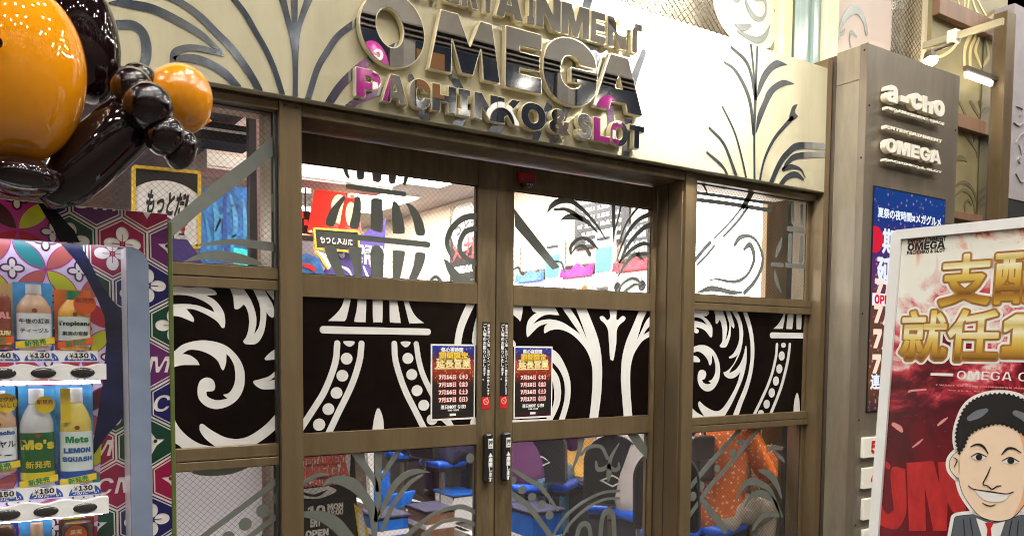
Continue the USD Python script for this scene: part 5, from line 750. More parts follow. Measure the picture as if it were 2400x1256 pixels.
M['screen_print'] = usdkit.material(stage, '/World/Looks/screen_print', {
    't': ('geometry', {}), 's': ('separate_xyz', {}), 'z': ('map_range', {'from_min': float(sz0), 'from_max': float(sz1), 'clamp': True}),
    'r': ('rgb_ramp', {'ramp': [(0, (.10, .05, .06)), (.12, (.25, .10, .05)), (.45, (.22, .09, .07)), (.62, (.20, .06, .22)), (.74, (.10, .05, .30)), (.86, (.03, .07, .36)), (1, (.02, .09, .40))]}),
    'v': ('voronoi_texture', {'scale': 28.0}), 'vr': ('rgb_ramp', {'ramp': [(0, (1, .7, .5)), (.14, (.5, .2, .25)), (.3, (0, 0, 0))]}), 'a': ('mix', {'mix_type': 'add', 'fac': .8}), 'e': ('emission', {'strength': .6})},
    [('t.position', 's.vector'), ('s.z', 'z.value'), ('z.result', 'r.fac'), ('t.position', 'v.vector'), ('v.distance', 'vr.fac'), ('r.color', 'a.color1'), ('vr.color', 'a.color2'), ('a.color', 'e.color')], surface='e.emission')
lamp('screen_white', (.85, .9, 1), 1.0); lamp('screen_red', (.8, .02, .05), .9); lamp('screen_warm', (1, .75, .6), 1.0)
obj('screen', sheet(sbox(sx0, sz0, sx1, sz1), fp, .0045, .006), 'screen_print', scr)
SW = sx1-sx0
def st(s, em, x, z, m, b=.03, al=None):
    p = word(s, em, b); p = centred(p, x, z) if al is None else affinity.translate(p, al-p.bounds[0], z-em*.35)
    obj('screen_lettering', sheet(p.intersection(sbox(sx0, sz0, sx1, sz1)), fp, .0062, .0070), m, scr)
st('夏祭の夜時間×メガグルメ', SW*.078, sx0+SW*.5, sz1-.135, 'screen_white'); st('期間限定', SW*.20, sx0+SW*.52, sz1-.29, 'screen_white'); st('延長営業', SW*.23, sx0+SW*.52, sz1-.46, 'screen_white', .04)
obj('screen_badge', sheet(Point(sx0+.02, sz1-.29).buffer(.075).intersection(sbox(sx0, sz0, sx1, sz1)), fp, .0062, .0068), 'screen_red', scr)
obj('screen_band', sheet(sbox(sx0+.01, sz1-.66, sx1-.01, sz1-.59), fp, .0062, .0066), 'screen_white', scr)
p = affinity.translate(word('OPEN', .07, .0), sx0+.03, sz1-.65); obj('screen_lettering', sheet(p, fp, .0070, .0076), 'screen_red', scr)
for j, s in enumerate(('7月14日', '7月15日', '7月16日', '7月17日')): st(s, SW*.19, 0, float(fp.px(2055, 676+59*j)[1]), 'screen_warm', .03, sx0+.03)
st('連日', .09, 0, float(fp.px(2050, 895)[1]), 'screen_white', .03, sx0+.02)
for j, (ya, yb) in enumerate(((1025, 1069), (1096, 1140), (1168, 1212), (1240, 1284))):   # floor plates
    a = fp.px(2017, ya); b = fp.px(2045, yb)
    pl = obj('floor_plate', bx(a[0], a[0]+.36, PY-.022, PY-.001, b[1], a[1], .002), 'sign_ivory', py)
    obj('number', sheet(centred(word('5432'[j], .10), a[0]+.10, (a[1]+b[1])/2), FAC(PY-.0225), 0, .001), 'red_print', pl)
# ================================================================ upper front and the glass wall right of the pylon
YU = .16
uf = thing('upper_front', 'lit upper glass front with cream columns behind the sign board and pylon', 'shop front', (4.0, .5, 3.1))
mat('cream_lit', (.66, .57, .40), .6, var=.06); mat('cream_gold', (.72, .55, .26), .5, var=.1); mat('green_glass', (.23, .31, .28), .15, var=.25, scale=4, stretch=(10, 1, .3)); mat('olive_wall', (.25, .21, .10), .4, var=.35, scale=2.5); mat('pink_film', (.50, .41, .36), .5, var=.05); mat('gold_line', (.80, .66, .30), .35, var=.05); mat('olive_line', (.13, .11, .055), .45)
XU = lambda px, y, py_=60: float(at(px, py_, y)[0])
obj('back_wall', bx(-1.6, XU(2183, .5), .5, .55, 3.12, 5.2, 0), 'cream_lit', uf)
obj('ledge', bx(-1.6, 4.098, 0, .5, 3.05, 3.12, 0), 'bronze_dark', uf)
obj('column', bx(XU(1832, .10), XU(1862, .10), .10, .34, 3.12, 5.2, .02), 'cream_gold', uf)
obj('glass_fin', bx(XU(1863, YU), XU(1900, YU), YU, YU+.06, 3.12, 5.2), 'green_glass', uf); obj('glass_fin', bx(XU(1901, YU), XU(1917, YU), YU-.02, YU+.05, 3.12, 5.2), 'green_glass', uf)
obj('column', bx(XU(1919, YU), XU(1951, YU), YU-.05, YU+.1, 3.12, 5.2, .01), 'cream_lit', uf)
obj('column', bx(XU(2161, YU), XU(2184, YU), YU-.06, YU+.1, 0, 5.2, .004), 'cream_lit', uf)
fu = FAC(YU)
rgA = sbox(1.2, 3.13, XU(1832, YU), 5.0); rgB = sbox(XU(1951, YU), 3.13, XU(2160, YU), 5.0)
ZA, ZB_ = (1640, 0, 6.978), (1840, 0, 4.286)
for rg, cuts in ((rgA, [brush('700,-100,60 730,60,60 790,200,90 880,310,90 980,330,70 1050,230,50 1050,80,50 1000,0,70 900,10,60 800,-80,60', ZA, fu), brush('560,420,40 680,470,110 800,440,60', ZA, fu), brush('600,520,50 760,620,80 920,670,110 1040,600,90 1120,430,14', ZA, fu), brush('1250,-100,80 1290,100,80 1280,400,80 1230,650,80 1130,840,60', ZA, fu), brush('1185,170,10 1230,260,50 1270,330,40', ZA, fu), brush('500,0,60 600,40,50 640,-60,30', ZA, fu)]),
                 (rgB, [brush('500,540,36 510,400,40 560,230,60 640,120,90 720,120,80 780,230,60 800,340,50', ZB_, fu), brush('640,480,20 630,400,20 650,330,40 700,380,20', ZB_, fu), brush('540,360,20 560,340,40 580,300,10', ZB_, fu)])):
    p = obj('pane', sheet(rg, fu, -.006, 0), 'pane', uf)
    wr = rg.difference(disc(640, 350, 720, ZA, fu)) if rg is rgA else rg.difference(fit(Point(0, 0).buffer(1), *[v for v in (rg.bounds[0], rg.bounds[0]+.62, 2.9, 4.3)]))
    obj('wire_mesh', wires(sbox(*wr.bounds).intersection(wr.envelope) if False else wr.envelope, fu, .03, .004, .001), 'chrome', p, kind='stuff')
    for c in cuts:
        for q in polys(c.intersection(rg)): obj('cut_ornament', sheet(q, fu, .012, .014), 'cut_film', p)
obj('pink_ornament_disc', sheet(disc(800, 120, 560, ZA, fu, 700).intersection(rgA), fu, .0085, .0105), 'pink_film', uf)
obj('pink_ornament_disc', sheet(fit(Point(0, 0).buffer(1), rgB.bounds[0], rgB.bounds[0]+.60, 2.95, 4.25).intersection(rgB), fu, .0085, .0105), 'pink_film', uf)
# glass wall right of the pylon
YW = .05
gw = thing('glass_wall', 'scroll patterned olive glass wall with brown bars right of the pylon', 'wall', (5.7, YW, 0))
wx0, wx1 = XU(2184, YW), float(at(2350, 300, YW)[0])
fw_ = FAC(YW)
zcut = float(fw_.px(2270, 200)[1])
obj('glass_panel', bx(wx0, wx1, YW, YW+.03, 0, 6.0, 0), 'olive_wall', gw)
def bar(pa, pb): 
    za = fw_.px(*pa)[1]; zb_ = fw_.px(*pb)[1]
    obj('cross_bar', bx(wx0, wx1, YW-.05, YW-.001, min(za, zb_), max(za, zb_)), 'brown_wood', gw)
bar((2290, 43), (2290, 82)); bar((2290, 287), (2290, 318)); bar((2260, 503), (2260, 520))
rgW = sbox(wx0, .2, wx1, 5.9)
Zw1, Zw2 = (2160, 0, 5.233), (2160, 240, 4.187)
for s, c, m in [(s, Zw1, 'gold_line') for s in ('250,-100,24 320,40,24 420,150,28 460,80,24 420,-60,24', '530,-40,30 515,210,24', '580,-40,30 548,220,24', '610,-40,34 660,120,34 740,240,30', '670,-30,30 720,80,30 800,220,30', '600,430,60 540,560,60 520,700,56 530,940,60', '660,450,40 600,600,56 590,760,60 600,930,50', '700,480,40 660,620,50 690,730,50 730,830,16', '480,470,24 380,600,40 270,680,40 150,720,30', '430,450,24 330,560,30 250,600,26')] + \
    [(s, Zw2, 'olive_line') for s in ('370,0,30 440,150,34', '480,0,40 590,190,44 ', '400,280,30 530,460,36 545,540,20', '500,320,20 520,350,40 510,390,16', '600,430,20 580,560,30 560,700,14', '330,555,46 390,545,52 440,580,10', '320,830,30 400,785,36 480,830,36 530,930,36 550,1050,30', '330,910,24 400,860,30 470,900,34 510,990,34 520,1080,30', '425,1070,20 420,1000,26 455,960,28 490,1010,16', '560,0,36 590,80,40 610,0,20')]:
    for q in polys(brush(s, c, fw_).intersection(rgW)): obj('scroll_ornament', sheet(q, fw_, .0005, .004), m, gw)
cp = thing('brown_column', 'plain brown square column at the right edge beyond the pylon', 'column', (6.2, -.1, 0))
cx0, cx1 = float(at(2350, 300, -.10)[0]), float(at(2371, 300, -.10)[0])
ztop = float(at(2353, 20, -.1)[1+1])
obj('shaft', bx(cx0, cx1, -.10, .10, 0, ztop, .003), 'bronze', cp)
obj('edge_trim', bx(cx0-.02, cx0-.001, -.02, .04, 0, ztop), 'chrome', cp)
rw = thing('relief_wall', 'grey violet wall with faint leaf relief at the far right', 'wall', (7, -.1, 0))
mat('relief_grey', (.34, .31, .33), .6, var=.12, scale=7, bump=.9, bscale=14)
fx = float(at(2400, 300, -.10)[0])
obj('panel', bx(cx1+.004, cx1+2.2, -.085, .1, 2.62, 3.95, 0), 'relief_grey', rw)
obj('lower_panel', bx(cx1+.004, cx1+2.2, -.08, .1, 0, 2.615, 0), 'gap_black', rw)
fr = FAC(-.085)
for s in ('930,40,10 985,70,14 960,130,12', '920,400,8 960,330,14 1010,300,12', '950,420,10 975,520,14 940,560,10 960,600,10', '920,700,8 970,780,12 1010,760,10', '900,200,10 950,230,12 1000,200,12'):
    for q in polys(brush(s, (2160, 240, 4.187), fr)): obj('relief_leaf', sheet(q, fr, -.001, .010), 'relief_grey', rw)
for zq in (.55, 1.15, 1.75, 2.9): obj('screw', ball((PX1-.03, PY, zq), (.007, .003, .007), 1), 'gap_black', py); obj('screw', ball((PX0+.03, PY, zq), (.007, .003, .007), 1), 'gap_black', py)
# bracket with floodlight over the pylon
a0 = at(2166, 105, .04); ax = a0[0]
end = atx(2352, 47, ax)
br = thing('lamp_bracket', 'brass bracket arm with a small floodlight above the pylon', 'lamp', tuple(a0))
dirv = end-a0; q0 = a0; q1 = end
obj('arm', bx(ax-.012, ax+.012, end[1], .045, a0[2]-.03, a0[2]+.012), 'gold_panel', br)
c = atx(2232, 92, ax-.015)
obj('clamp', bx(ax-.03, ax+.03, c[1]-.03, c[1]+.03, a0[2]-.05, a0[2]+.03, .004), 'sign_ivory', br)
lp = np.array([5.02, -.12, 3.34])
obj('lamp_arm', tube((ax, c[1], a0[2]-.05), lp+[0.02, .0, .06], .008), 'bronze_dark', br)
obj('lamp_head', tube(lp+[.01, .015, .05], lp+[.003, .002, .004], .03, 16, .045), 'bronze_dark', br)
obj('lamp_lens', tube(lp+[.002, .0015, .003], lp, .04, 16), 'lamp_pylon', br)
sp = thing('tube_lamp', 'slim lit tube lamp under a dark bar right of the pylon', 'lamp', tuple(at(2290, 190, .0)))
a = at(2252, 190, -.02); b = at(2306, 180, -.02); c = at(2334, 172, -.02)
zz = float(at(2290, 181, -.02)[2])
obj('dark_bar', bx(a[0], c[0]+.1, -.06, -.03, zz, zz+.03), 'bronze_dark', sp)
lamp('lamp_tube', (1, .93, .8), 6.0)
obj('lit_tube', bx(a[0]+.01, b[0]+.05, -.06, -.035, zz-.045, zz-.008, .004), 'lamp_tube', sp)

# ================================================================ the poster stand at the right
uS = np.array([.113, -.994, 0]); uS /= np.linalg.norm(uS); LE = math.radians(5.2)
vS = np.array([.994*math.sin(LE), .113*math.sin(LE), math.cos(LE)])
TL = at(2092, 541, -1.30)
FS = Fr(TL, uS, vS); FS.n = np.cross(FS.u, FS.v); 
sd = thing('poster_stand', 'white framed poster stand with a smiling cartoon man in a dark suit', 'poster stand', (TL[0], TL[1]-.45, 0))
pw = float(FS.px(2690, 520)[0]); pw = min(max(pw, .8), 1.0); ph = -(TL[2]-.06)/vS[2]
def SP(px, py_): return FS.px(px, py_)
def sq(x0, y0, x1, y1): return sbox(min(x0, x1), min(y0, y1), max(x0, x1), max(y0, y1))
outer = sq(0, 0, pw, ph).buffer(-.02).buffer(.02); mg = .034
obj('frame', sheet(outer.difference(sq(mg, -mg, pw-mg, ph+mg)), FS, -.03, .008), 'plastic_white', sd)
obj('back_board', sheet(outer.buffer(-.004), FS, -.034, -.006), 'plastic_black', sd)
obj('foot', bx(TL[0]-.20, TL[0]+.16, TL[1]-pw-.02, TL[1]+.02, 0, .05, .004), 'plastic_white', sd)
M['poster_red'] = usdkit.material(stage, '/World/Looks/poster_red', {
    't': ('geometry', {}), 's': ('separate_xyz', {}), 'z': ('map_range', {'from_min': float(TL[2]-1.3), 'from_max': float(TL[2]), 'clamp': True}),
    'n': ('noise_texture', {'scale': 4.2, 'detail': 7.0, 'roughness': .66, 'distortion': 1.0}), 'ad': ('math', {'math_type': 'multiply_add', 'value2': 1.05, 'value3': -.56}), 'sum': ('math', {'math_type': 'add'}),
    'r': ('rgb_ramp', {'ramp': [(0, (.16, .008, .012)), (.30, (.13, .006, .012)), (.47, (.07, .006, .01)), (.55, (.16, .012, .02)), (.61, (.42, .03, .05)), (.66, (.62, .10, .13)), (.71, (.74, .50, .48)), (.78, (.80, .80, .74)), (.90, (.82, .80, .72)), (.97, (.76, .42, .34)), (1, (.55, .08, .05))]}),
    'v': ('voronoi_texture', {'scale': 42.0}), 'vr': ('rgb_ramp', {'ramp': [(0, (.55, .5, .5)), (.05, (.12, .05, .05)), (.11, (0, 0, 0))]}), 'a': ('mix', {'mix_type': 'add', 'fac': .55}), 'p': ('principled_bsdf', {'roughness': .22})},
    [('t.position', 's.vector'), ('s.z', 'z.value'), ('t.position', 'n.vector'), ('n.fac', 'ad.value1'), ('z.result', 'sum.value1'), ('ad.value', 'sum.value2'), ('sum.value', 'r.fac'), ('t.position', 'v.vector'), ('v.distance', 'vr.fac'), ('r.color', 'a.color1'), ('vr.color', 'a.color2'), ('a.color', 'p.base_color')], surface='p.BSDF')
sheet_rg = sq(mg+.001, -mg-.001, pw-mg-.001, ph+mg+.001)
ps = obj('poster_sheet', sheet(sheet_rg, FS, -.0055, -.004), 'poster_red', sd)
lay = [0]
def SPR(nm, poly, m, k, buf=0):                  # flat print on the poster, layer k
    return obj(nm, sheet(poly.buffer(buf).intersection(sheet_rg), FS, -.004+.0007*k-.0006, -.004+.0007*k), m, ps)
def stxt(s, ptl, pbr, m, k, b=.0, nm='lettering'):
    a, c = SP(*ptl), SP(*pbr); p = word(s, 1.0, b); SPR(nm, fit(p, a[0], c[0], min(a[1], c[1]), max(a[1], c[1])), m, k)
stxt('ENTERTAINMENT', (2127, 561), (2216, 564), 'black_print', 1); stxt('OMEGA', (2127, 570.5), (2213, 581), 'black_print', 1); stxt('PACHINKO & SLOT', (2125, 588), (2214, 590), 'black_print', 1)
def kanji(s, x0p, y0p, hp, wp):                  # white rim, dark edge, gold face
    a = SP(x0p, y0p); b = SP(x0p, y0p+hp); H = a[1]-b[1]; W = SP(x0p+wp, y0p)[0]-a[0]; x = 0
    for ch in s:
        adv, p = GL[ch]; q = affinity.scale(p.buffer(.012), W, H*1.06, origin=(0, 0)); q = affinity.translate(q, a[0]+x, b[1]+.13*H)
        SPR('kanji_rim', q, 'white_print', 1, .016); SPR('kanji_edge', q, 'brown_gold', 2, .0085); SPR('kanji', q, 'kanji_gold', 3, .0015); x += W*(.62 if ch in '1' else 1.0)
M['kanji_gold'] = usdkit.material(stage, '/World/Looks/kanji_gold', {'t': ('geometry', {}), 's': ('separate_xyz', {}), 'f': ('math', {'math_type': 'multiply', 'value2': 4.6}), 'g': ('math', {'math_type': 'pingpong', 'value2': .5}), 'q': ('math', {'math_type': 'multiply', 'value2': 2.0}),
    'r': ('rgb_ramp', {'ramp': [(0, (.20, .08, .015)), (.3, (.55, .32, .04)), (.6, (.70, .55, .14)), (.8, (.82, .78, .55)), (1, (.62, .48, .12))]}), 'p': ('principled_bsdf', {'roughness': .3})}, [('t.position', 's.vector'), ('s.z', 'f.value1'), ('f.value', 'g.value1'), ('g.value', 'q.value1'), ('q.value', 'r.fac'), ('r.color', 'p.base_color')], surface='p.BSDF')
kanji('支配人', 2205, 604, 116, 124); kanji('就任1周年', 2112, 734, 112, 112)
a = SP(2180, 878); b = SP(2233, 876); SPR('rule', sq(a[0], a[1]-.002, b[0], b[1]+.002), 'white_print', 1)
stxt('OMEGA GROUP', (2243, 868), (2515, 897), 'white_print', 1, -.046); stxt('I WANT TO GIVE HAPPINESS AND EXCITEMENT TO THE', (2192, 903), (2560, 914), 'pink_print', 1, -.02); stxt('WILL CONTRIBUTE TO THE', (2220, 915), (2530, 926), 'pink_print', 1, -.02)
# big brushed UN
mat('brush_red', (.46, .02, .02), .4, var=.35, scale=30, stretch=(1, 1, .4))
ZS = (1980, 860, 3.171)
for s in ('255,670* 330,720 330,760* 280,760 270,1000 310,1090 360,1060* 340,760 445,755* 455,1000 440,1120 380,1200 290,1190* 215,1120 205,900', '455,710* 655,695* 700,870* 690,705* 790,700* 830,870 900,1060* 810,1080 760,1000* 755,1215* 655,1215* 590,880* 600,1215* 475,1215*'):
    SPR('brushed_letter', blob(s, ZS, FS), 'brush_red', 1)
# the cartoon man (flat print)
hair = '850,640* 830,560 830,480 850,400 890,310 950,250 1030,215 1120,200 1220,205 1310,235 1380,290 1450,380 1500,480 1520,620* 1480,640* 1440,540 1330,500 1250,450 1150,420 1080,430 990,460 920,510 890,580'
face = '905,520* 990,455 1090,425 1190,430 1290,470 1400,520 1440,640 1440,760 1400,900 1330,1020 1250,1110 1170,1138 1090,1135 1000,1100 930,1020 870,920 845,800 850,660'
ear = '850,640 810,650 780,700 785,760 820,805 850,810'
suit = '810,1150* 830,1110 950,1095* 1090,1150* 1200,1140* 1330,1100 1480,1150 1540,1300* 1500,1420* 800,1420* 790,1280'
for s in (hair, face, ear, suit): SPR('sticker_rim', blob(s, ZS, FS), 'white_print', 2, .013)
outl = lambda s, k, w: SPR('outline', blob(s, ZS, FS), 'black_print', k, w)
outl(face, 3, .0022); outl(ear, 3, .0022); outl(suit, 3, .002)
SPR('ear', blob(ear, ZS, FS), 'skin_print', 4); SPR('face', blob(face, ZS, FS), 'skin_print', 4); SPR('suit', blob(suit, ZS, FS), 'suit_print', 4)
mat('skin_shade', (.78, .42, .22), .45); SPR('cheek_shade', blob('1290,480* 1440,560 1440,760 1400,900 1330,1020 1250,1110* 1310,980 1340,800 1330,620', ZS, FS), 'skin_shade', 5)
hb = blob(hair, ZS, FS); SPR('hair', hb, 'black_print', 6)
zz = [];                                          # zigzag of short hair
bnd = np.array(hb.exterior.coords); L_ = LineString(bnd); nZ = 64
for k in range(nZ):
    q = L_.interpolate(k/nZ*L_.length); zz.append(Point(q.x, q.y).buffer(.0055, 1))
SPR('hair_spikes', unary_union(zz), 'black_print', 6)
mat('hair_shine', (.16, .17, .2), .4); SPR('hair_shine', brush('930,380,40 990,350,60 1050,320,30', ZS, FS), 'hair_shine', 7); SPR('hair_shine', brush('1270,340,40 1330,370,50 1370,420,30', ZS, FS), 'hair_shine', 7)
for s, m, k in (('935,590,6 985,572,14 1030,590,18 1065,640,6', 'black_print', 7), ('1165,650,6 1210,605,18 1260,605,14 1310,635,6', 'black_print', 7), ('940,665,6 990,640,10 1055,665,6', 'black_print', 7), ('1170,695,6 1230,670,10 1295,700,6', 'black_print', 7),
    ('1085,740,5 1060,800,10 1028,865,8 1060,880,9 1095,905,10 1130,885,9 1160,880,8', 'black_print', 7), ('920,880,6 960,905,8 1090,925,10 1200,940,8 1255,925,6', 'black_print', 8), ('1025,1010,6 1075,1030,9 1120,1020,6', 'black_print', 7), ('810,670,5 835,690,8 815,740,6', 'black_print', 7)):
    SPR('ink_line', brush(s, ZS, FS), m, k)
for s, m, k in (('940,668* 990,645 1055,670* 1010,690 975,688', 'white_print', 6), ('1170,698* 1230,675 1295,705* 1250,718 1200,715', 'white_print', 6), ('965,905* 1085,930 1235,935* 1190,985 1120,1000 1050,990 1000,955', 'white_print', 7)): SPR('eye_and_mouth', blob(s, ZS, FS), m, k)
SPR('eye_iris', unary_union([disc(998, 668, 24, ZS, FS, 22), disc(1234, 696, 26, ZS, FS, 22)]), 'black_print', 7)
SPR('shirt', blob('975,1120* 1090,1160 1190,1145* 1130,1330* 1080,1420* 1040,1330*', ZS, FS), 'white_print', 5); SPR('tie', blob('1040,1155* 1110,1150* 1085,1200* 1110,1420* 1040,1420* 1060,1200*', ZS, FS), 'red_print', 6)
for s in ('880,1130,6 890,1250,6 895,1420,6', '930,1120,6 950,1250,6 960,1420,6', '1240,1140,6 1220,1250,6 1215,1420,6', '1290,1140,6 1280,1250,6 1270,1420,6'): SPR('pinstripe', brush(s, ZS, FS), 'black_print', 5)
for s in ('360,425,30 400,450,40 420,475,20', '690,430,14 725,400,20 760,375,8', '500,595,8 540,565,16 575,535,8', '470,185,10 490,175,16 600,165,10'): SPR('paper_scrap', brush(s, ZS, FS), 'pink_print', 1)
# ================================================================ the drink machine
VY = -.75
fv, fb = FAC(VY), FAC(VY+.085)
vx1 = float(fv.px(398, 900)[0]); vz1 = float(fv.px(200, 484)[1]); vx0 = -.62
bz0, bz1 = float(fv.px(299, 800)[0]), float(fv.px(349, 800)[0])          # upright of the display window
wz1 = float(fv.px(150, 569)[1]); wz0 = .55; wxl = -.52
vm = thing('drink_machine', 'drink vending machine wrapped in hexagon and circle patterns, lit bottles behind its window', 'vending machine', (-.1, VY, 0))
for nm, b in (('side_panel', (vx1-.02, vx1, VY+.002, -.06, .06, vz1)), ('side_panel', (vx0, vx0+.02, VY+.002, -.06, .06, vz1)), ('top_panel', (vx0+.021, vx1-.021, VY+.002, -.06, vz1-.02, vz1)), ('back_panel', (vx0+.021, vx1-.021, -.09, -.06, .06, vz1-.021)), ('base', (vx0+.02, vx1-.02, VY+.02, -.07, 0, .059))):
    obj(nm, bx(*b), 'plastic_white', vm)
front = sbox(vx0, .06, vx1, vz1).difference(sbox(wxl, wz0, bz0, wz1))
obj('front_door', sheet(front, fv, -.022, -.001), 'plastic_white', vm)
ib = obj('display_back', bx(wxl-.03, bz1, VY+.086, VY+.095, wz0-.03, wz1+.03, 0), 'plastic_white', vm)
obj('display_side', bx(bz0, bz0+.006, VY+.022, VY+.085, wz0, wz1, 0), 'plastic_white', vm)
mat('edge_green', (.10, .13, .035), .35)
obj('edge_trim', bx(vx1, vx1+.011, VY-.004, VY+.03, .06, vz1-.02, .002), 'edge_green', vm)
obj('display_lamp', bx(wxl, bz0-.03, VY+.03, VY+.055, wz1+.004, wz1+.02, 0), 'lamp_vend', vm)
# printed wrap
for n_, c_ in (('hex_green', (.008, .042, .026)), ('hex_crimson', (.23, .008, .045)), ('hex_navy', (.014, .012, .085)), ('hex_plum', (.10, .018, .10)), ('hex_ivory', (.66, .62, .58)), ('dot_red', (.38, .012, .03)), ('dot_lime', (.44, .47, .02)), ('dot_maroon', (.06, .008, .012)), ('dot_salmon', (.42, .10, .09)), ('dot_teal', (.02, .20, .22)), ('dot_magenta', (.40, .03, .20)), ('dot_lilac', (.60, .50, .66))): mat(n_, c_, .22, var=.05, coat=.1)
mat('sash_black', (.008, .007, .012), .2, var=.5, spec=.25); mat('sash_navy', (.006, .010, .05), .2, var=.9, scale=3, stretch=(1, 1, 5), spec=.25)
def hexes(region, fr, cx, cz, R, mot_seed):
    """Hexagons with double ivory outlines and a motif; the ivory ground shows as the lines between them."""
    base = []; W = R*math.sqrt(3)
    cols = ['hex_crimson', 'hex_navy', 'hex_green', 'hex_plum', 'hex_navy', 'hex_crimson', 'hex_green']
    out = {}; iv = []
    for j in range(-12, 13):
        for i in range(-9, 10):
            x, z = cx+W*i+(W/2 if j % 2 else 0), cz-1.5*R*j
            hx = lambda r: Polygon([(x+r*math.sin(a*math.pi/3), z+r*math.cos(a*math.pi/3)) for a in range(6)])
            if not hx(R).intersects(region): continue
            c = cols[(i*2+j*3+mot_seed) % 7] if (i, j) != (0, 0) else 'hex_crimson'
            ring = hx(R*.955).difference(hx(R*.90)); inner = hx(R*.845)
            mk = (i+2*j+mot_seed) % 3 if (i, j) != (0, 0) else 0
            if mk == 0:
                mo = unary_union([affinity.rotate(affinity.scale(Point(x, z+R*.36).buffer(R*.24), .9, 1.15), 90*k, origin=(x, z)) for k in range(4)]).difference(Point(x, z).buffer(R*.09)).union(Point(x, z).buffer(R*.05))
                mo = mo.difference(unary_union([affinity.rotate(sbox(x-R*.012, z, x+R*.012, z+R*.35), 90*k, origin=(x, z)) for k in range(4)]))
            elif mk == 1:
                mo = affinity.skew(centred(word('CM'.replace('C', 'C'), R*.95, .0), x, z), 14)
                mo = mo.buffer(-R*.035)
            else:
                mo = unary_union([Polygon([(x, z-R*.5), (x-R*.22, z-R*.12), (x-R*.5, z+R*.1), (x-R*.2, z+R*.12), (x, z+R*.42), (x+R*.2, z+R*.12), (x+R*.5, z+R*.1), (x+R*.22, z-R*.12)])]).difference(unary_union([Point(x-R*.17, z+R*.04).buffer(R*.07), Point(x+R*.17, z+R*.04).buffer(R*.07)]))
            out.setdefault(c, []).append(ring.union(inner).difference(mo).intersection(region))
    return [(c, q) for c, v in out.items() for q in v if q.area > 1e-6]
def shippo(region, fr, cx, cz, s, seed):
    """Overlapping circles: coloured lenses on a lilac or magenta ground, a small flower in each gap."""
    cols = ['dot_red', 'dot_lime', 'dot_salmon', 'dot_maroon', 'dot_teal', 'dot_lime', 'dot_red', 'dot_salmon']
    out = {}; k = seed; R = s*math.sqrt(2)/2*1.0
    for i in range(-8, 9):
        for j in range(-8, 9):
            x, z = cx+s*(i+j), cz+s*(i-j)
            for d in ((1, 1), (1, -1)):
                a, b = np.array([x, z]), np.array([x+d[0]*s, z+d[1]*s]); m = (a+b)/2; t = (b-a)/np.linalg.norm(b-a); nn = np.array([-t[1], t[0]]); L = np.linalg.norm(b-a)/2
                lens = Point(*(m+nn*L)).buffer(L*1.414, 24).intersection(Point(*(m-nn*L)).buffer(L*1.414, 24))
                k = (k*5+3+i+2*j) % 97
                if lens.intersects(region):
                    out.setdefault('dot_magenta' if seed else 'dot_magenta', []).append(lens.difference(lens.buffer(-s*.035)))
                    out.setdefault(cols[(i*3+j*5+(d[1] > 0)+seed) % 8], []).append(lens.buffer(-s*.035))
            fx, fz = x+s, z
            fl4 = unary_union([affinity.rotate(affinity.scale(Point(fx, fz+s*.17).buffer(s*.11), .8, 1.3), 90*q, origin=(fx, fz)) for q in range(4)])
            if fl4.intersects(region):
                out.setdefault('dot_maroon' if (i+j) % 2 else 'hex_plum', []).append(fl4.buffer(s*.06).difference(fl4)); out.setdefault('hex_ivory', []).append(fl4)
    return [(c, q.intersection(region)) for c, v in out.items() for q in v if q.intersection(region).area > 1e-6]
def pp(pts, fr): return pxpoly(pts, fr)
wrap = front.intersection(sbox(vx0, .06, vx1, vz1-.001))
sash = pp([(80, 460), (89, 477), (104, 503), (124, 534), (139, 567), (187, 568), (174, 540), (154, 520), (140, 503), (115, 477), (100, 460)], fv)
leftp = pp([(-700, 400), (76, 455), (89, 477), (104, 503), (124, 534), (139, 567), (150, 600), (-700, 600)], fv)
up = obj('printed_wrap', sheet(wrap, fv, -.0009, 0), 'hex_ivory', vm)
hx_c = fv.px(287, 572); Rh = abs(float(fv.px(287, 572)[1]-fv.px(287, 635)[1]))
for c, p in hexes(wrap.difference(leftp).difference(sash), fv, hx_c[0], hx_c[1], Rh, 1): obj('hexagon_print', sheet(p, fv, .0002, .0009), c, up)
gl_ = wrap.intersection(leftp)
obj('circle_ground', sheet(gl_, fv, .0002, .0006), 'dot_magenta', up)
sn_ = fv.px(41, 538); sS = abs(float(fv.px(41, 538)[0]-fv.px(123, 538)[0]))
for c, p in shippo(gl_, fv, sn_[0], sn_[1], sS, 0): obj('circle_print', sheet(p, fv, .0008, .0014), c, up)
obj('sash_print', sheet(sash.intersection(wrap), fv, .0010, .0016), 'sash_black', up)
win_b = sbox(wxl-.03, wz0-.03, bz1-.002, wz1+.03)
sash_b = pp([(130, 545), (140, 569), (174, 607), (200, 647), (227, 700), (244, 741), (249, 800), (240, 900), (212, 1075), (250, 1020), (315, 945), (315, 755), (300, 742), (260, 700), (233, 660), (217, 627), (203, 600), (187, 574), (175, 545)], fb).intersection(win_b)
left_b = pp([(-900, 500), (115, 520), (140, 569), (174, 607), (200, 647), (227, 700), (244, 741), (249, 800), (225, 1300), (-900, 1300)], fb).intersection(win_b)
hb_ = fb.px(263, 595)
obj('circle_ground', sheet(left_b, fb, .0006, .0012), 'dot_lilac', ib)
obj('hexagon_ground', sheet(win_b.difference(left_b).difference(sash_b), fb, .0006, .0012), 'hex_ivory', ib)
for c, p in hexes(win_b.difference(left_b).difference(sash_b), fb, hb_[0], hb_[1], Rh, 1): obj('hexagon_print', sheet(p, fb, .0014, .002), c, ib)
sn_ = fb.px(108, 632)
for c, p in shippo(left_b, fb, sn_[0], sn_[1], sS*1.0, 1): obj('circle_print', sheet(p, fb, .0014, .002), c, ib)
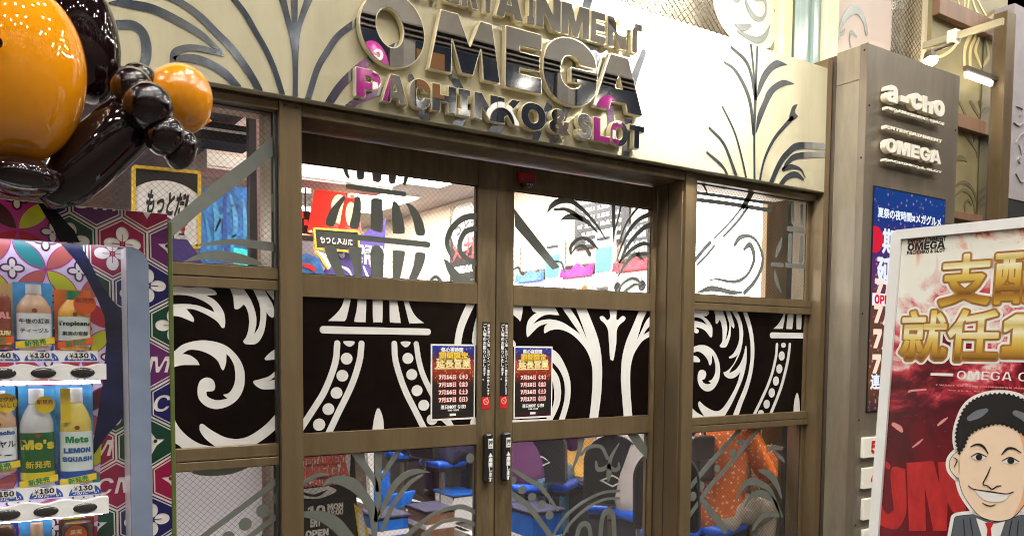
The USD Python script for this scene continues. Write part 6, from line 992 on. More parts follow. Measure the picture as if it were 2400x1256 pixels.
obj('sash_print', sheet(sash_b, fb, .0022, .0028), 'sash_navy', ib)
# bezel upright with its rounded corner, and the clear window
bez = unary_union([sbox(bz0, wz0, bz1, wz1-.04), sbox(bz0, wz1-.05, bz1-.035, wz1), Point(bz1-.045, wz1-.045).buffer(.045).intersection(sbox(bz0, wz0, bz1, wz1))])
mat('bezel_lilac', (.19, .235, .33), .2, var=.3, scale=3, coat=.3)
obj('window_bezel', sheet(bez, fv, .0012, .012), 'bezel_lilac', vm)
obj('window_pane', sheet(sbox(wxl, wz0, bz0-.002, wz1), fv, .006, .009), 'acrylic', vm)
# price strips and button rails
mat('price_blue', (.012, .07, .34), .35); mat('button_dark', (.03, .028, .028), .12, coat=.6)
def rail(ytop, ybot, xr, ovals, prices, py0, py1):
    fr = FAC(VY-.03)
    z = lambda x, y: float(fr.px(x, y)[1])
    xr_ = float(fr.px(xr, ytop)[0]); zt, zb_ = z(120, ytop), z(120, ybot)
    xs = np.linspace(wxl, xr_, 60); top = [(x, zt-.004*math.cos((x-float(fr.px(ovals[1], ytop)[0]))/(.082)*2*math.pi)) for x in xs]; bot = [(x, zb_+.002*math.cos((x-float(fr.px(ovals[1], ytop)[0]))/(.082)*2*math.pi)) for x in xs[::-1]]
    obj('shelf_lamp', bx(wxl, bz0-.06, VY+.03, VY+.045, zb_-.014, zb_-.006, 0), 'lamp_vend', vm)
    r_ = obj('button_rail', sheet(Polygon(top+bot), fr, -.026, 0), 'plastic_white', vm)
    for ox in ovals:
        c = fr.px(ox, ytop*.5+ybot*.5); b_ = ball((c[0], VY-.030, (zt+zb_)/2-.001), (.0265, .006, .0125), 3); obj('button', b_, 'button_dark', r_, smooth=True)
    f2 = FAC(VY+.02); Z2 = lambda y: float(f2.px(120, y)[1])
    ps_ = obj('price_strip', sheet(sbox(wxl, Z2(py1), float(f2.px(xr-20, py0)[0]), Z2(py0)), f2, -.004, 0), 'plastic_white', vm)
    for px_, s in prices:
        c = f2.px(px_, py1); w_ = .036
        hd = affinity.scale(Point(c[0], Z2(py1)+.003).buffer(1), w_, (Z2(py0)-Z2(py1))*.9).intersection(sbox(-9, Z2(py1)+.003, 9, 9))
        t_ = obj('price_tag', sheet(hd, f2, .0002, .0012), 'price_blue', ps_)
        w2 = centred(word(s, .017, .0), c[0]-.004, Z2(py0)-.011); bb = w2.bounds
        obj('tag_plate', sheet(sbox(bb[0]-.004, bb[1]-.002, bb[2]+.004, bb[3]+.002), f2, .0014, .002), 'white_print', t_)
        obj('lettering', sheet(w2, f2, .0022, .0028), 'black_print', t_)
        obj('lettering', sheet(centred(word('つめた〜い'.replace('〜', 'ー'), .0125, .02), c[0], Z2(py1)+.010), f2, .0014, .002), 'white_print', t_)
rail(856, 889, 249, (7, 102, 194, -88), ((-88, '¥140'), (6, '¥140'), (98, '¥130'), (190, '¥130')), 822, 848)
rail(1178, 1213, 255, (17, 108, 200, -76), ((-80, '¥150'), (14, '¥150'), (109, '¥150'), (200, '¥130')), 1138, 1168)
rail(1500, 1535, 260, (17, 108, 200, -76), ((14, '¥150'), (109, '¥150'), (200, '¥130')), 1462, 1490)
# the bottles on show, each with its coloured card
def show(label, x0, x1, yt, yb, card, cy0, body, cap, label_col, lines, shape='round', extra=None, cat='bottle'):
    yb_ = VY+.050; f3 = FAC(yb_); zb_ = float(f3.px((x0+x1)/2, yb)[1]); zt = float(f3.px((x0+x1)/2, yt)[1]); xc = float(f3.px((x0+x1)/2, yb)[0]); R = abs(float(f3.px(x1, yb)[0]-f3.px(x0, yb)[0]))/2; H = zt-zb_
    o = thing('drink_bottle', label, cat, (xc, yb_, zb_), group=None)
    Ry = min(R, .026)
    if shape == 'can': prof = [(0, 0), (R*.8, 0), (R, .01), (R, H*.93), (R*.85, H), (0, H)]
    else: prof = [(0, 0), (R*.86, 0), (R*.98, .006), (R, .02), (R, H*.60), (R*.97, H*.66), (R*.80, H*.74), (R*.50, H*.83), (R*.42, H*.85), (0, H*.85)]
    b_ = lathe(prof, (0, 0, 0), 28); v = np.array(b_.vertices); v[:, 1] *= Ry/R; b_.vertices = v+[xc, yb_, zb_]
    obj('bottle_body', b_, body, o, smooth=40)
    if shape != 'can':
        c_ = lathe([(0, H*.85), (R*.46, H*.85), (R*.47, H*.87), (R*.45, H), (0, H)], (0, 0, 0), 20); v = np.array(c_.vertices); v[:, 1] *= Ry/R; c_.vertices = v+[xc, yb_, zb_]; obj('cap', c_, cap, o, smooth=40)
    # label wrapped on the front half
    la, lb = (H*.06, H*.56) if shape != 'can' else (H*.1, H*.88)
    tt = np.linspace(-math.pi*.98, -.02*math.pi, 20); ring = np.column_stack([np.cos(tt)*R*1.02, np.sin(tt)*(Ry+.0008)])
    v = np.vstack([np.column_stack([ring, np.full(20, la)]), np.column_stack([ring, np.full(20, lb)])])+[xc, yb_, zb_]
    fcs = [[i, i+1, 21+i] for i in range(19)]+[[i, 21+i, 20+i] for i in range(19)]
    lab = obj('paper_label', trimesh.Trimesh(v, fcs, process=False), label_col, o)
    def wrapm(p, z, m):                           # lettering bent round the label
        p = centred(p, 0, z); p = p.intersection(sbox(-R*.97, 0, R*.97, H)); ms = sheet(p.segmentize(.004), FAC(0), 0, .0004)
        if ms is None: return
        v = np.array(ms.vertices); a = np.clip(v[:, 0]/(R*1.02), -.98, .98); v2 = np.column_stack([v[:, 0]+xc, yb_-(Ry+.0014)*np.sqrt(1-a*a)+(v[:, 1]), v[:, 2]+zb_]); obj('lettering', trimesh.Trimesh(v2, ms.faces, process=False), m, lab)
    for s, em, z, m in lines: wrapm(word(s, R*em, .015), H*z, m)
    obj('label_band', trimesh.Trimesh(np.vstack([np.column_stack([ring*1.006, np.full(20, H*.085)]), np.column_stack([ring*1.006, np.full(20, H*.16)])])+[xc, yb_, zb_], fcs, process=False), 'price_blue' if label_col in ('label_white', 'label_pale') else 'ink_gold', lab)
    wrapm(affinity.scale(Point(0, 0).buffer(R*.16, 10), 1, .9), H*.535 if len(lines) < 3 else H*.60, 'label_brown')
    # card standing behind it
    cc = obj('colour_card', bx(xc-R*1.16, xc+R*1.16, yb_+.028, yb_+.0295, zb_-.001, zb_+H*cy0, 0), card, o)
    cf = FAC(yb_+.0275); hc = H*cy0
    wv = Polygon([(xc-R*1.16, zb_)]+[(xc-R*1.16+R*2.32*t, zb_+hc*(.16+.05*math.sin(5*t+R*90))) for t in np.linspace(0, 1, 14)]+[(xc+R*1.16, zb_)])
    obj('card_wave', sheet(wv, cf, -.0004, .0003), 'price_blue' if 'blue' in card or 'sky' in card else 'label_brown', cc)
    bn = Polygon([(xc-R*1.12, zb_+.004), (xc+R*1.12, zb_+.016), (xc+R*1.12, zb_+.032), (xc-R*1.12, zb_+.020)])
    fq_ = FAC(yb_-.0285); obj('price_flash', sheet(bn, fq_, 0, .0006), 'sticker_yellow' if 'blue' in card or 'sky' in card else 'sticker_orange', o)
    obj('lettering', sheet(affinity.rotate(centred(word('新発売', R*.42, .03), xc, zb_+.018), math.degrees(math.atan2(.012, R*2.24))), fq_, .0006, .0011), 'ink_green', o)
    if extra: extra(o, xc, yb_, zb_, R, H)
    return o
for n_, c_ in (('card_sky', (.05, .28, .55)), ('card_orange', (.62, .14, .02)), ('card_tan', (.50, .33, .12)), ('card_blue', (.06, .30, .62)), ('tea_milk', (.55, .34, .20)), ('juice_orange', (.70, .36, .05)), ('lemon', (.62, .50, .10)), ('label_white', (.70, .74, .78)), ('label_green', (.015, .10, .03)), ('label_brown', (.24, .05, .025)), ('label_pale', (.60, .68, .66)), ('ink_blue', (.02, .10, .32)), ('ink_green', (.02, .22, .08)), ('ink_gold', (.62, .50, .03)), ('water_clear', (.50, .52, .52)), ('cola', (.07, .02, .012)), ('card_navy', (.01, .03, .22)), ('sticker_yellow', (.70, .52, .03)), ('sticker_orange', (.65, .10, .015))): mat(n_, c_, .25, var=.5 if n_ in ('card_sky', 'card_blue') else .12, scale=22, coat=.3)
def sticker(m, dx, dz, r, s, ink, R_=None):
    def go(o, xc, y, z, R, H):
        f = FAC(y-.028); p = Point(xc+R*dx, z+H*dz).buffer(R*r, 14); st_ = obj('round_sticker', sheet(p, f, 0, .001), m, o)
        for k, t in enumerate(s): obj('lettering', sheet(centred(word(t, R*r*.55, .02), xc+R*dx, z+H*dz+R*r*(.35-.6*k)), f, .001, .0016), ink, st_)
    return go
show('brown canned drink on a tan card, left end of the top row', -52, 28, 690, 818, 'card_tan', 1.22, 'label_brown', 'plastic_white', 'label_brown', [('PREMIUM', .42, .30, 'pale_gold_print'), ('ROYAL', .6, .62, 'pink_print')], 'can', cat='drink can')
show('milk tea bottle with white cap on a sky blue card, top row', 41, 122, 667, 820, 'card_sky', 1.04, 'tea_milk', 'plastic_white', 'label_white', [('午後の紅茶', .36, .44, 'black_print'), ('ティーヅル', .34, .30, 'black_print'), ('--------', .3, .13, 'ink_blue')])
show('orange juice bottle with green cap on an orange card, right end of the top row', 138, 212, 682, 820, 'card_orange', 1.03, 'juice_orange', 'ink_green', 'label_pale', [('Tropicana', .42, .44, 'black_print'), ('果実の炭酸', .33, .28, 'black_print'), ('-----', .5, .10, 'ink_green')], extra=sticker('sticker_orange', .62, .78, .72, ('新発売',), 'label_brown'))
show('white labelled milk tea bottle under a yellow sticker, left end of the second row', -46, 42, 915, 1108, 'card_blue', 1.04, 'tea_milk', 'plastic_white', 'label_white', [('Chabacho', .36, .50, 'ink_blue'), ('ロイヤル', .48, .36, 'black_print'), ('ティー', .48, .22, 'black_print')], extra=sticker('sticker_yellow', .45, .86, .60, ('コクが', 'おいしい'), 'label_brown'))
show('green labelled lemon soda bottle under a yellow sticker, second row', 50, 130, 910, 1140, 'card_sky', 1.02, 'water_clear', 'plastic_white', 'label_green', [("Me's", .85, .44, 'ink_gold'), ('新発売', .5, .24, 'ink_gold')], extra=sticker('sticker_yellow', .45, .84, .58, ('新発売',), 'label_brown'))
show('pale lemon squash bottle on a blue card, right end of the second row', 143, 219, 908, 1136, 'card_blue', 1.02, 'lemon', 'plastic_white', 'label_pale', [('Mets', .58, .48, 'ink_green'), ('LEMON', .46, .37, 'ink_blue'), ('SQUASH', .42, .28, 'ink_blue')], extra=lambda o, xc, y, z, R, H: obj('hang_tag', sheet(sbox(xc-R*.98, z+H*.66, xc-R*.38, z+H*1.0), FAC(y-.028), 0, .001), 'sticker_yellow', o))
show('dark coffee can with yellow base at the left end of the third row', -40, 42, 1232, 1400, 'card_navy', 1.02, 'cola', 'cola', 'cola', [('COFFEE', .4, .7, 'pale_gold_print')], 'can', cat='drink can')
show('pale bottle on a bright blue card, third row', 58, 124, 1224, 1440, 'card_blue', 1.02, 'water_clear', 'tea_milk', 'card_sky', [('LEMON', .4, .4, 'white_print')])
show('dark cola can with a red badge, right end of the third row', 150, 222, 1222, 1400, 'cola', 1.02, 'cola', 'cola', 'cola', [], 'can', extra=sticker('sticker_orange', -.2, .86, .7, ('果実',), 'pale_gold_print'), cat='drink can')

# ================================================================ the balloons on top of the machine
mat('latex_orange', (.74, .27, .006), .03, var=.06, scale=2, spec=.5, coat=.8); mat('latex_black', (.0085, .0035, .0045), .03, var=.3, scale=2, spec=.42, coat=.4)
bl = thing('balloon_figure', 'glossy orange and black balloons twisted into a figure on top of the drink machine', 'balloons', (.08, -.85, 1.9))
def bpx(cx, cy, rx, ry, y, m, ang=0.0, nm='balloon', depth=None, egg=0.0):
    c = at(cx, cy, y); k = np.linalg.norm(at(cx+10, cy, y)-c)/10; k2 = np.linalg.norm(at(cx, cy+10, y)-c)/10
    s = trimesh.creation.icosphere(5, 1.0); v = np.array(s.vertices)
    if egg: v[:, :2] *= (1+egg*v[:, 2:3])
    v *= [rx*k, depth or rx*k, ry*k2]; a = math.radians(ang); R = np.array([[math.cos(a), 0, math.sin(a)], [0, 1, 0], [-math.sin(a), 0, math.cos(a)]])
    s.vertices = v@R.T+c; return obj(nm, s, m, bl, smooth=True)
bpx(42, 172, 165, 212, -.88, 'latex_orange', egg=.06)
obj('knot', ball(at(-4, 100, -1.03), (.008, .006, .011), 2), 'latex_black', bl)
bpx(196, 92, 84, 152, -.76, 'latex_black', -8)
bpx(50, 416, 98, 47, -.90, 'latex_black', 3)
bpx(330, 186, 44, 34, -.80, 'latex_black', 30); bpx(308, 208, 52, 50, -.88, 'latex_black', 20); bpx(346, 250, 60, 58, -.92, 'latex_black', 30); bpx(386, 318, 46, 50, -.92, 'latex_black', 30); bpx(424, 350, 37, 50, -.90, 'latex_black', 18)
bpx(424, 232, 75, 80, -.80, 'latex_orange', -20, egg=.10)
obj('knot', cat_m([tube(at(470, 268, -.80), at(488, 290, -.80), .004, 10, .012)]), 'latex_orange', bl)
def long_balloon():
    pts = [(120, 478, 30), (132, 455, 50), (160, 425, 64), (200, 385, 72), (245, 340, 74), (290, 300, 70), (325, 272, 58), (345, 258, 36)]
    P, Rr = [], []
    for x, y, r in pts:
        c = at(x, y, -.85); P.append(c); Rr.append(r*np.linalg.norm(at(x+10, y, -.85)-c)/10)
    c = _cr(np.column_stack([P, Rr]), False, 6); sph = []
    cl = c[:, :3]; rr = c[:, 3]; n = 28; t = np.gradient(cl, axis=0); t /= np.linalg.norm(t, axis=1)[:, None]
    a = np.tile([0, 1.0, 0], (len(t), 1)); b = np.cross(t, a); b /= np.linalg.norm(b, axis=1)[:, None]
    th = np.arange(n)*2*np.pi/n
    v = (cl[:, None]+rr[:, None, None]*(np.cos(th)[None, :, None]*a[:, None]+np.sin(th)[None, :, None]*b[:, None])).reshape(-1, 3)
    f = []
    for i in range(len(cl)-1):
        for j in range(n):
            k = (j+1) % n; f += [[i*n+j, i*n+k, (i+1)*n+k], [i*n+j, (i+1)*n+k, (i+1)*n+j]]
    v = np.vstack([v, cl[0]-t[0]*rr[0]*.5, cl[-1]+t[-1]*rr[-1]*.5]); e = len(v)-2
    for j in range(n):
        k = (j+1) % n; f += [[e, k, j], [e+1, (len(cl)-1)*n+j, (len(cl)-1)*n+k]]
    m = trimesh.Trimesh(v, f, process=False); m.fix_normals(); return m
obj('balloon', long_balloon(), 'latex_black', bl, smooth=True)
# ================================================================ the room behind the glass
CZ = 2.92
obj('room_floor', bx(-4, 7.5, .26, 9, -.02, .004, 0), 'room_floor', kind='structure')
obj('room_ceiling', bx(-4, 7.5, .31, 9, CZ, CZ+.1, 0), 'room_ceiling', kind='structure')
obj('room_back_wall', bx(-4, 7.5, 8.9, 9.0, 0, CZ, 0), 'room_mauve', kind='structure')
obj('room_side_wall', bx(-4.1, -4, .1, 9, 0, CZ, 0), 'room_mauve', kind='structure'); obj('room_side_wall', bx(7.5, 7.6, .1, 9, 0, CZ, 0), 'room_beige', kind='structure')
obj('room_front_wall', bx(-4, 4.1, .101, .30, 2.436, 3.04, 0), 'room_beige', kind='structure')
def lightpanel(x, y, w, d, m, lab, z=CZ):
    l = thing('ceiling_light', lab, 'lamp', (x, y, z-.03))
    obj('frame', bx(x-w/2-.03, x+w/2+.03, y-d/2-.03, y+d/2+.03, z-.02, z-.001), 'room_white', l); obj('diffuser', bx(x-w/2, x+w/2, y-d/2, y+d/2, z-.032, z-.0205, 0), m, l)
for k, (x, y, m) in enumerate(((3.1, 1.3, 'lamp_room_right'), (3.1, 2.7, 'lamp_room_right'), (3.2, 4.3, 'lamp_room'), (3.2, 6.2, 'lamp_room'), (5.4, 1.2, 'lamp_room_right'), (5.4, 3.2, 'lamp_room_right'), (2.2, .85, 'lamp_room'), (2.75, 3.6, 'lamp_room'), (2.7, 5.4, 'lamp_room'), (-.25, 1.0, 'lamp_room'), (-.6, 5.0, 'lamp_room'))):
    lightpanel(x, y, .55, 1.0, m, z=2.615 if x < 0 else CZ, lab= 'flat square ceiling light %s of the hall' % ['over the front chairs', 'over the middle chairs', 'over the rear chairs', 'near the back', 'behind the machine row, front', 'behind the machine row, rear', 'just inside the door', 'in the middle', 'left of the middle', 'behind the left window', 'at the far left'][k])
obj('left_ceiling', bx(-4, 1.12, .31, 9, 2.62, CZ-.004, 0), 'room_mauve', kind='structure')
# pale soffit beam near the door
sf = thing('soffit_beam', 'pale pink soffit beam across the hall ceiling above the red lamps', 'beam', (1.9, 1.9, 2.55))
mat('soffit_pink', (.74, .62, .56), .6, var=.04); obj('beam', bx(1.13, 2.25, 1.75, 2.0, 2.52, CZ-.002), 'soffit_pink', sf); obj('light_band', bx(1.13, 2.25, 1.742, 1.7495, 2.535, 2.60, 0), 'room_white', sf)
# bulkhead above the machine row
XM = 3.92
bh = thing('bulkhead', 'long beige bulkhead above the row of slot machines', 'bulkhead', (XM, 3, 2.4))
obj('wall', bx(XM, XM+.5, .44, 7.0, 2.18, CZ-.002), 'room_beige', bh)
fm = Fr((XM-.003, 0, 0), (0, -1, 0), (0, 0, 1))        # its face: right is towards the street
fm = Fr((XM-.003, 0, 0), (0, -1, 0)); 
def MP(px_, py_): return fm.px(px_, py_)
def mq(xa, ya, xb, yb): a, b = MP(xa, ya), MP(xb, yb); return sbox(min(a[0], b[0]), min(a[1], b[1]), max(a[0], b[0]), max(a[1], b[1]))
bd = thing('menu_board', 'black board with white writing on the bulkhead, behind the right door', 'board', (XM, 1.3, 2.4))
R_ = mq(1352, 462, 1478, 566)
obj('board', sheet(R_, fm, .001, .02), 'black_print', bd)
for k in range(6):
    z = R_.bounds[3]-.045-(R_.bounds[3]-R_.bounds[1])*.15*k
    obj('lettering', sheet(fit(word('MENU 123 BATH ROOM'[k:k+9+k % 2], 1, .02), R_.bounds[0]+.05*(k % 3)+.04, R_.bounds[2]-.08, z-.030, z), fm, .0205, .0215), 'white_print', bd)
bs = thing('bathroom_sign', 'dark grey sign reading bath room in rounded white letters', 'sign', (XM, 1.0, 2.4))
R2 = mq(1474, 534, 1522, 590)
mat('sign_grey', (.05, .055, .065), .4)
obj('panel', sheet(R2.buffer(.02), fm, .002, .03), 'sign_grey', bs)
a = R2.bounds
obj('lettering', sheet(unary_union([fit(word('bath', 1), a[0]+.01, a[2]-.01, (a[1]+a[3])/2+.008, a[3]), fit(word('room', 1), a[0]+.01, a[2]+.01, a[1], (a[1]+a[3])/2-.012)]), fm, .0305, .032), 'white_print', bs)
hp = thing('hanging_poster', 'dark poster with brush lettering hung on the bulkhead, behind the left door', 'poster', (XM, 2.6, 2.3))
R3 = mq(1056, 487, 1120, 652)
obj('sheet', sheet(R3, fm, .001, .004), 'gap_black', hp); a = R3.bounds
mat('splash_gold', (.45, .36, .20), .4, var=.6, scale=30); obj('splash', sheet(Point((a[0]+a[2])/2, a[3]-.20).buffer(.24).intersection(R3), fm, .0045, .0052), 'white_print', hp); obj('gold_top', sheet(sbox(a[0], a[3]-.10, a[2], a[3]), fm, .0045, .005), 'splash_gold', hp)
obj('lettering', sheet(centred(word('もっとだ!', .16, .03), (a[0]+a[2])/2, a[3]-.22).intersection(R3), fm, .0055, .0062), 'black_print', hp); obj('lettering', sheet(centred(word('メガ', .24, .03), (a[0]+a[2])/2, a[3]-.42).intersection(R3), fm, .0055, .0062), 'red_print', hp)
obj('lettering', sheet(centred(word('OMEGA', .09, .0), (a[0]+a[2])/2, a[1]+.10).intersection(R3), fm, .0055, .0062), 'white_print', hp)
# slot machines in a row under the bulkhead, facing the chairs
art = [mat(f'machine_art_{k}', c, .3, var=.8, scale=16, emit=c, es=.9) for k, c in enumerate(((.55, .05, .30), (.10, .22, .70), (.62, .30, .06), (.30, .55, .20), (.60, .06, .08)))]
scr_m = [mat(f'machine_screen_{k}', c, .2, var=.9, scale=12, emit=c, es=1.1) for k, c in enumerate(((.75, .40, .75), (.30, .55, .85), (.85, .65, .35)))]
def machine(k, y):
    hue = ['pink lit', 'blue lit', 'orange lit', 'green lit', 'red lit'][k % 5]
    o = thing('slot_machine', f'{hue} slot machine, {["first", "second", "third", "fourth", "fifth", "sixth", "seventh"][k]} from the street in its row', 'slot machine', (XM, y, .5))
    x = XM; W = .235
    obj('cabinet', bx(x-.02, x+.40, y-W, y+W, .52, 1.70, .01), 'plastic_white', o)
    obj('belly_panel', bx(x-.032, x-.0205, y-W+.02, y+W-.02, .56, .86, .004), art[k % 5], o)
    obj('button_deck', bx(x-.14, x-.0205, y-W+.005, y+W-.005, .87, .96, .015), 'plastic_white', o)
    for j in (-1, 0, 1): obj('button', lathe([(0, 0), (.022, 0), (.022, .012), (0, .016)], (x-.09, y+.07*j, .96), 12), 'red_print' if j else 'blue_seat', o)
    obj('screen', bx(x-.030, x-.0205, y-W+.04, y+W-.04, 1.0, 1.40, .003), scr_m[k % 3], o)
    obj('top_art', bx(x-.034, x-.0205, y-W+.015, y+W-.015, 1.42, 1.69, .004), art[(k+1) % 5], o)
    hd = obj('head_panel', bx(x-.07, x+.30, y-W+.005, y+W-.005, 1.705, 2.09, .03), 'plastic_white', o)
    for s in (-1, 1):
        sp_ = lathe([(.035, 0), (.085, 0), (.09, .012), (.08, .03), (.05, .02), (.035, .008)], (0, 0, 0), 20); sp_.apply_transform(trimesh.transformations.rotation_matrix(-math.pi/2, [0, 1, 0])); sp_.apply_translation((x-.07, y+.125*s, 1.97)); obj('speaker_ring', sp_, 'plastic_white', o, smooth=40)
        cn = lathe([(0, .004), (.034, .012), (.036, 0), (0, 0)], (0, 0, 0), 16); cn.apply_transform(trimesh.transformations.rotation_matrix(-math.pi/2, [0, 1, 0])); cn.apply_translation((x-.071, y+.125*s, 1.97)); obj('speaker_cone', cn, 'gap_black' if k % 2 else 'brown_gold', o)
    obj('head_art', bx(x-.082, x-.0705, y-.20, y+.20, 1.72, 1.86, .004), art[(k+2) % 5], o)
    obj('crest', sheet(Polygon([(-y-.19, 2.085), (-y-.17, 2.15), (-y-.06, 2.13), (-y+.02, 2.18), (-y+.10, 2.14), (-y+.19, 2.16), (-y+.18, 2.085)]), Fr((x-.05, 0, 0), (0, -1, 0)), 0, .03), art[(k+3) % 5], o)
for k in range(7): machine(k, .68+.62*k)
for k, y in enumerate((.99, 1.61, 2.23, 2.85)):
    o = thing('data_counter', ['white data counter box with teal screen, nearest the street', 'white data counter box, second from the street', 'white data counter box, third from the street', 'white data counter box, fourth from the street'][k], 'counter', (XM-.03, y, 2.1))
    obj('case', bx(XM-.06, XM-.005, y-.10, y+.10, 1.98, 2.40, .008), 'plastic_white', o); obj('screen', bx(XM-.066, XM-.0605, y-.085, y+.085, 2.10, 2.27, 0), 'screen_teal', o); obj('text_bar', bx(XM-.0645, XM-.0605, y-.07, y+.07, 2.325, 2.345, 0), 'black_print', o)
tbl = thing('machine_counter', 'dark counter that carries the row of slot machines', 'counter', (XM, 3, 0)); obj('body', bx(XM-.05, XM+.45, .43, 5.2, 0, .515), 'room_dark', tbl); obj('edge', bx(XM-.07, XM-.0505, .43, 5.2, .47, .515), 'chrome', tbl)
# tan post and boards at the street end of the row
tp = thing('tan_post', 'tan wooden end post just inside the right side window', 'post', (4.1, .34, 0))
xa, xb = float(at(1797, 560, .34)[0]), float(at(1846, 560, .34)[0])
obj('shaft', bx(xa, xb, .34, .42, 0, CZ-.002), 'tan_wood', tp)
gb = thing('grey_partition', 'grey boarded partition right of the tan post', 'partition', (4.6, .36, 0))
for k in range(6): obj('board', bx(xb+.004+.16*k, xb+.160+.16*k, .36, .40, 0, CZ-.002, .003), 'grey_board', gb)
# bright display case in the upper right window
bc = thing('backlit_case', 'glaring white backlit display case behind the right side window', 'display case', (3.7, .5, 2))
lamp('lamp_case', (1, 1, 1), 3.2)
xa2, xb2 = float(at(1560, 560, .37)[0]), float(at(1794, 560, .37)[0])
obj('case', bx(xa2, xb2, .38, .42, 1.62, 2.72), 'room_white', bc); obj('lit_panel', bx(xa2+.02, xb2-.005, .375, .3795, 1.64, 2.70, 0), 'lamp_case', bc)
rp = thing('roof_rack', 'dark rack bars hung under the hall ceiling behind the right side window', 'rack', (3.7, .5, 2.6)); obj('bar', bx(3.2, 4.3, .40, .43, 2.50, 2.54), 'room_dark', rp)

# --- things seen through the left window and left door
def board_at(name, label, cat, pts, y, m, t=.012, frame=None, fw=.02):
    f = FAC(y); p = pxpoly(pts, f); a = p.bounds
    o = thing(name, label, cat, ((a[0]+a[2])/2, y, a[1]))
    obj('panel', sheet(p, f, -t, 0), m, o)
    if frame: obj('frame', sheet(p.buffer(fw).difference(p), f, -t, .006), frame, o)
    return o, f, p
o, f, p = board_at('hanging_sign', 'gold framed banner with brush lettering behind the left window', 'sign', [(318, 395), (463, 408), (463, 575), (318, 570)], 1.3, 'black_print', frame='gold_print', fw=.016)
a = p.bounds; obj('splash', sheet(affinity.scale(Point((a[0]+a[2])/2, a[3]-.22).buffer(.2), 1.0, .85).intersection(p), f, .0005, .0015), 'white_print', o)
obj('lettering', sheet(affinity.skew(fit(word('もっとだ!', 1, .04), a[0]+.05, a[2]-.05, a[3]-.22, a[3]-.10), 10), f, .002, .003), 'black_print', o); obj('lettering', sheet(affinity.skew(fit(word('メガ', 1, .05), a[0]+.10, a[2]-.06, a[3]-.38, a[3]-.22), 10), f, .002, .003), 'red_print', o)
obj('lettering', sheet(centred(word('OMEGA', .09), (a[0]+a[2])/2, a[1]+.08).intersection(p), f, .002, .003), 'white_print', o)
o, f, p = board_at('blue_hanging', 'blue patterned cloth hung behind the left window', 'cloth', [(468, 450), (500, 432), (580, 440), (594, 560), (590, 616), (468, 616)], 1.8, 'blue_batik')
for s in ('500,470,8 510,520,16 505,580,8', '540,460,6 552,520,12 540,600,6', '480,500,4 490,560,9 484,610,4', '570,470,5 575,530,10 566,590,4', '505,540,4 525,500,7 548,480,3', '520,600,4 535,560,8 560,550,3'): obj('wave_pattern', sheet(brush(s, (0, 0, 1.0), f).intersection(p), f, .001, .002), 'card_sky', o)
obj('dark_fold', sheet(brush('530,450,5 526,520,9 530,612,6', (0, 0, 1.0), f).intersection(p), f, .0022, .003), 'price_blue', o)
o, f, p = board_at('purple_banner', 'purple cloth banner with white letters below the gold framed banner', 'banner', [(380, 500), (410, 520), (470, 605), (480, 640), (380, 640)], 1.1, 'purple_cloth')
obj('lettering', sheet(centred(word('OMEGA', .10), (p.bounds[0]+p.bounds[2])/2-.02, p.bounds[1]+.20).intersection(p), f, .001, .002), 'white_print', o)
o, f, p = board_at('teal_light_panel', 'glowing teal panel low behind the left window', 'panel', [(548, 580), (602, 588), (602, 625), (548, 618)], 1.6, 'teal_panel')
o, f, p = board_at('clerestory_bar', 'black ceiling box with one white line behind the left window', 'ceiling box', [(380, 268), (596, 300), (596, 342), (380, 312)], 1.0, 'gap_black', t=.2)
obj('white_line', sheet(pxpoly([(380, 284), (590, 313), (590, 319), (380, 290)], f), f, .001, .003), 'white_print', o)
o, f, p = board_at('pink_door', 'pinkish sliding door panel at the right of the left window', 'door', [(590, 200), (700, 215), (700, 1250), (590, 1250)], .9, 'pink_wall', t=.04)
for x in (618, 640): obj('groove', sheet(pxpoly([(x, 220), (x+2.5, 220), (x+2.5, 1250), (x, 1250)], f), f, .0004, .001), 'brown_wood', o)
dpst = thing('dark_post', 'thin dark post left of the pinkish sliding door', 'post', tuple(at(592, 450, .85))); q = at(592, 450, .85); obj('shaft', bx(q[0]-.018, q[0]+.018, .84, .88, 0, CZ-.002), 'room_dark', dpst)
wb = thing('white_partition', 'frosted white partition low behind the left window', 'partition', (.5, .3, 0)); obj('sheet', bx(-.9, float(at(614, 1150, .22)[0]), .22, .235, 0, 1.14), 'frosted_film', wb); mat('pale_brown', (.42, .33, .30), .6); obj('edge', bx(float(at(616, 1150, .22)[0]), .962, .24, .26, 0, 1.14), 'pale_brown', wb)
# red lamps
mat('shade_red', (.65, .02, .02), .5, emit=(1.0, .05, .03), es=.9); lamp('bulb_glow', (1, .75, .35), 2.6)
def red_lamp(label, px_, ptop, pbot, y, r):
    c = at(px_, (ptop+pbot)/2, y); zt, zb_ = float(at(px_, ptop, y)[2]), float(at(px_, pbot, y)[2])
    o = thing('red_lamp', label, 'lamp', tuple(c)); n = 24
    obj('shade', lathe([(r*.72, zt-zb_), (r, 0), (r*.97, 0), (r*.69, zt-zb_)], (c[0], c[1], zb_), n), 'shade_red', o, smooth=40); obj('bulb', ball((c[0], c[1]-r*.3, (zt+zb_)/2), (r*.32, r*.3, (zt-zb_)*.36), 2), 'bulb_glow', o, smooth=True)
    obj('shade_glow', sheet(affinity.scale(Point(c[0]-.01, (zt+zb_)/2).buffer(1), r*.36, (zt-zb_)*.36), FAC(c[1]-r*.99), 0, .003), 'bulb_glow', o)
    obj('glow_disc', lathe([(0, 0), (r*.95, 0), (r*.95, .006), (0, .006)], (c[0], c[1], zb_+.004), n), 'bulb_glow', o); obj('cord', tube((c[0], c[1], zt), (c[0], c[1], CZ-.002), .006, 6), 'gap_black', o)
red_lamp('red lamp shade behind the left window', 592, 458, 528, 1.9, .075)
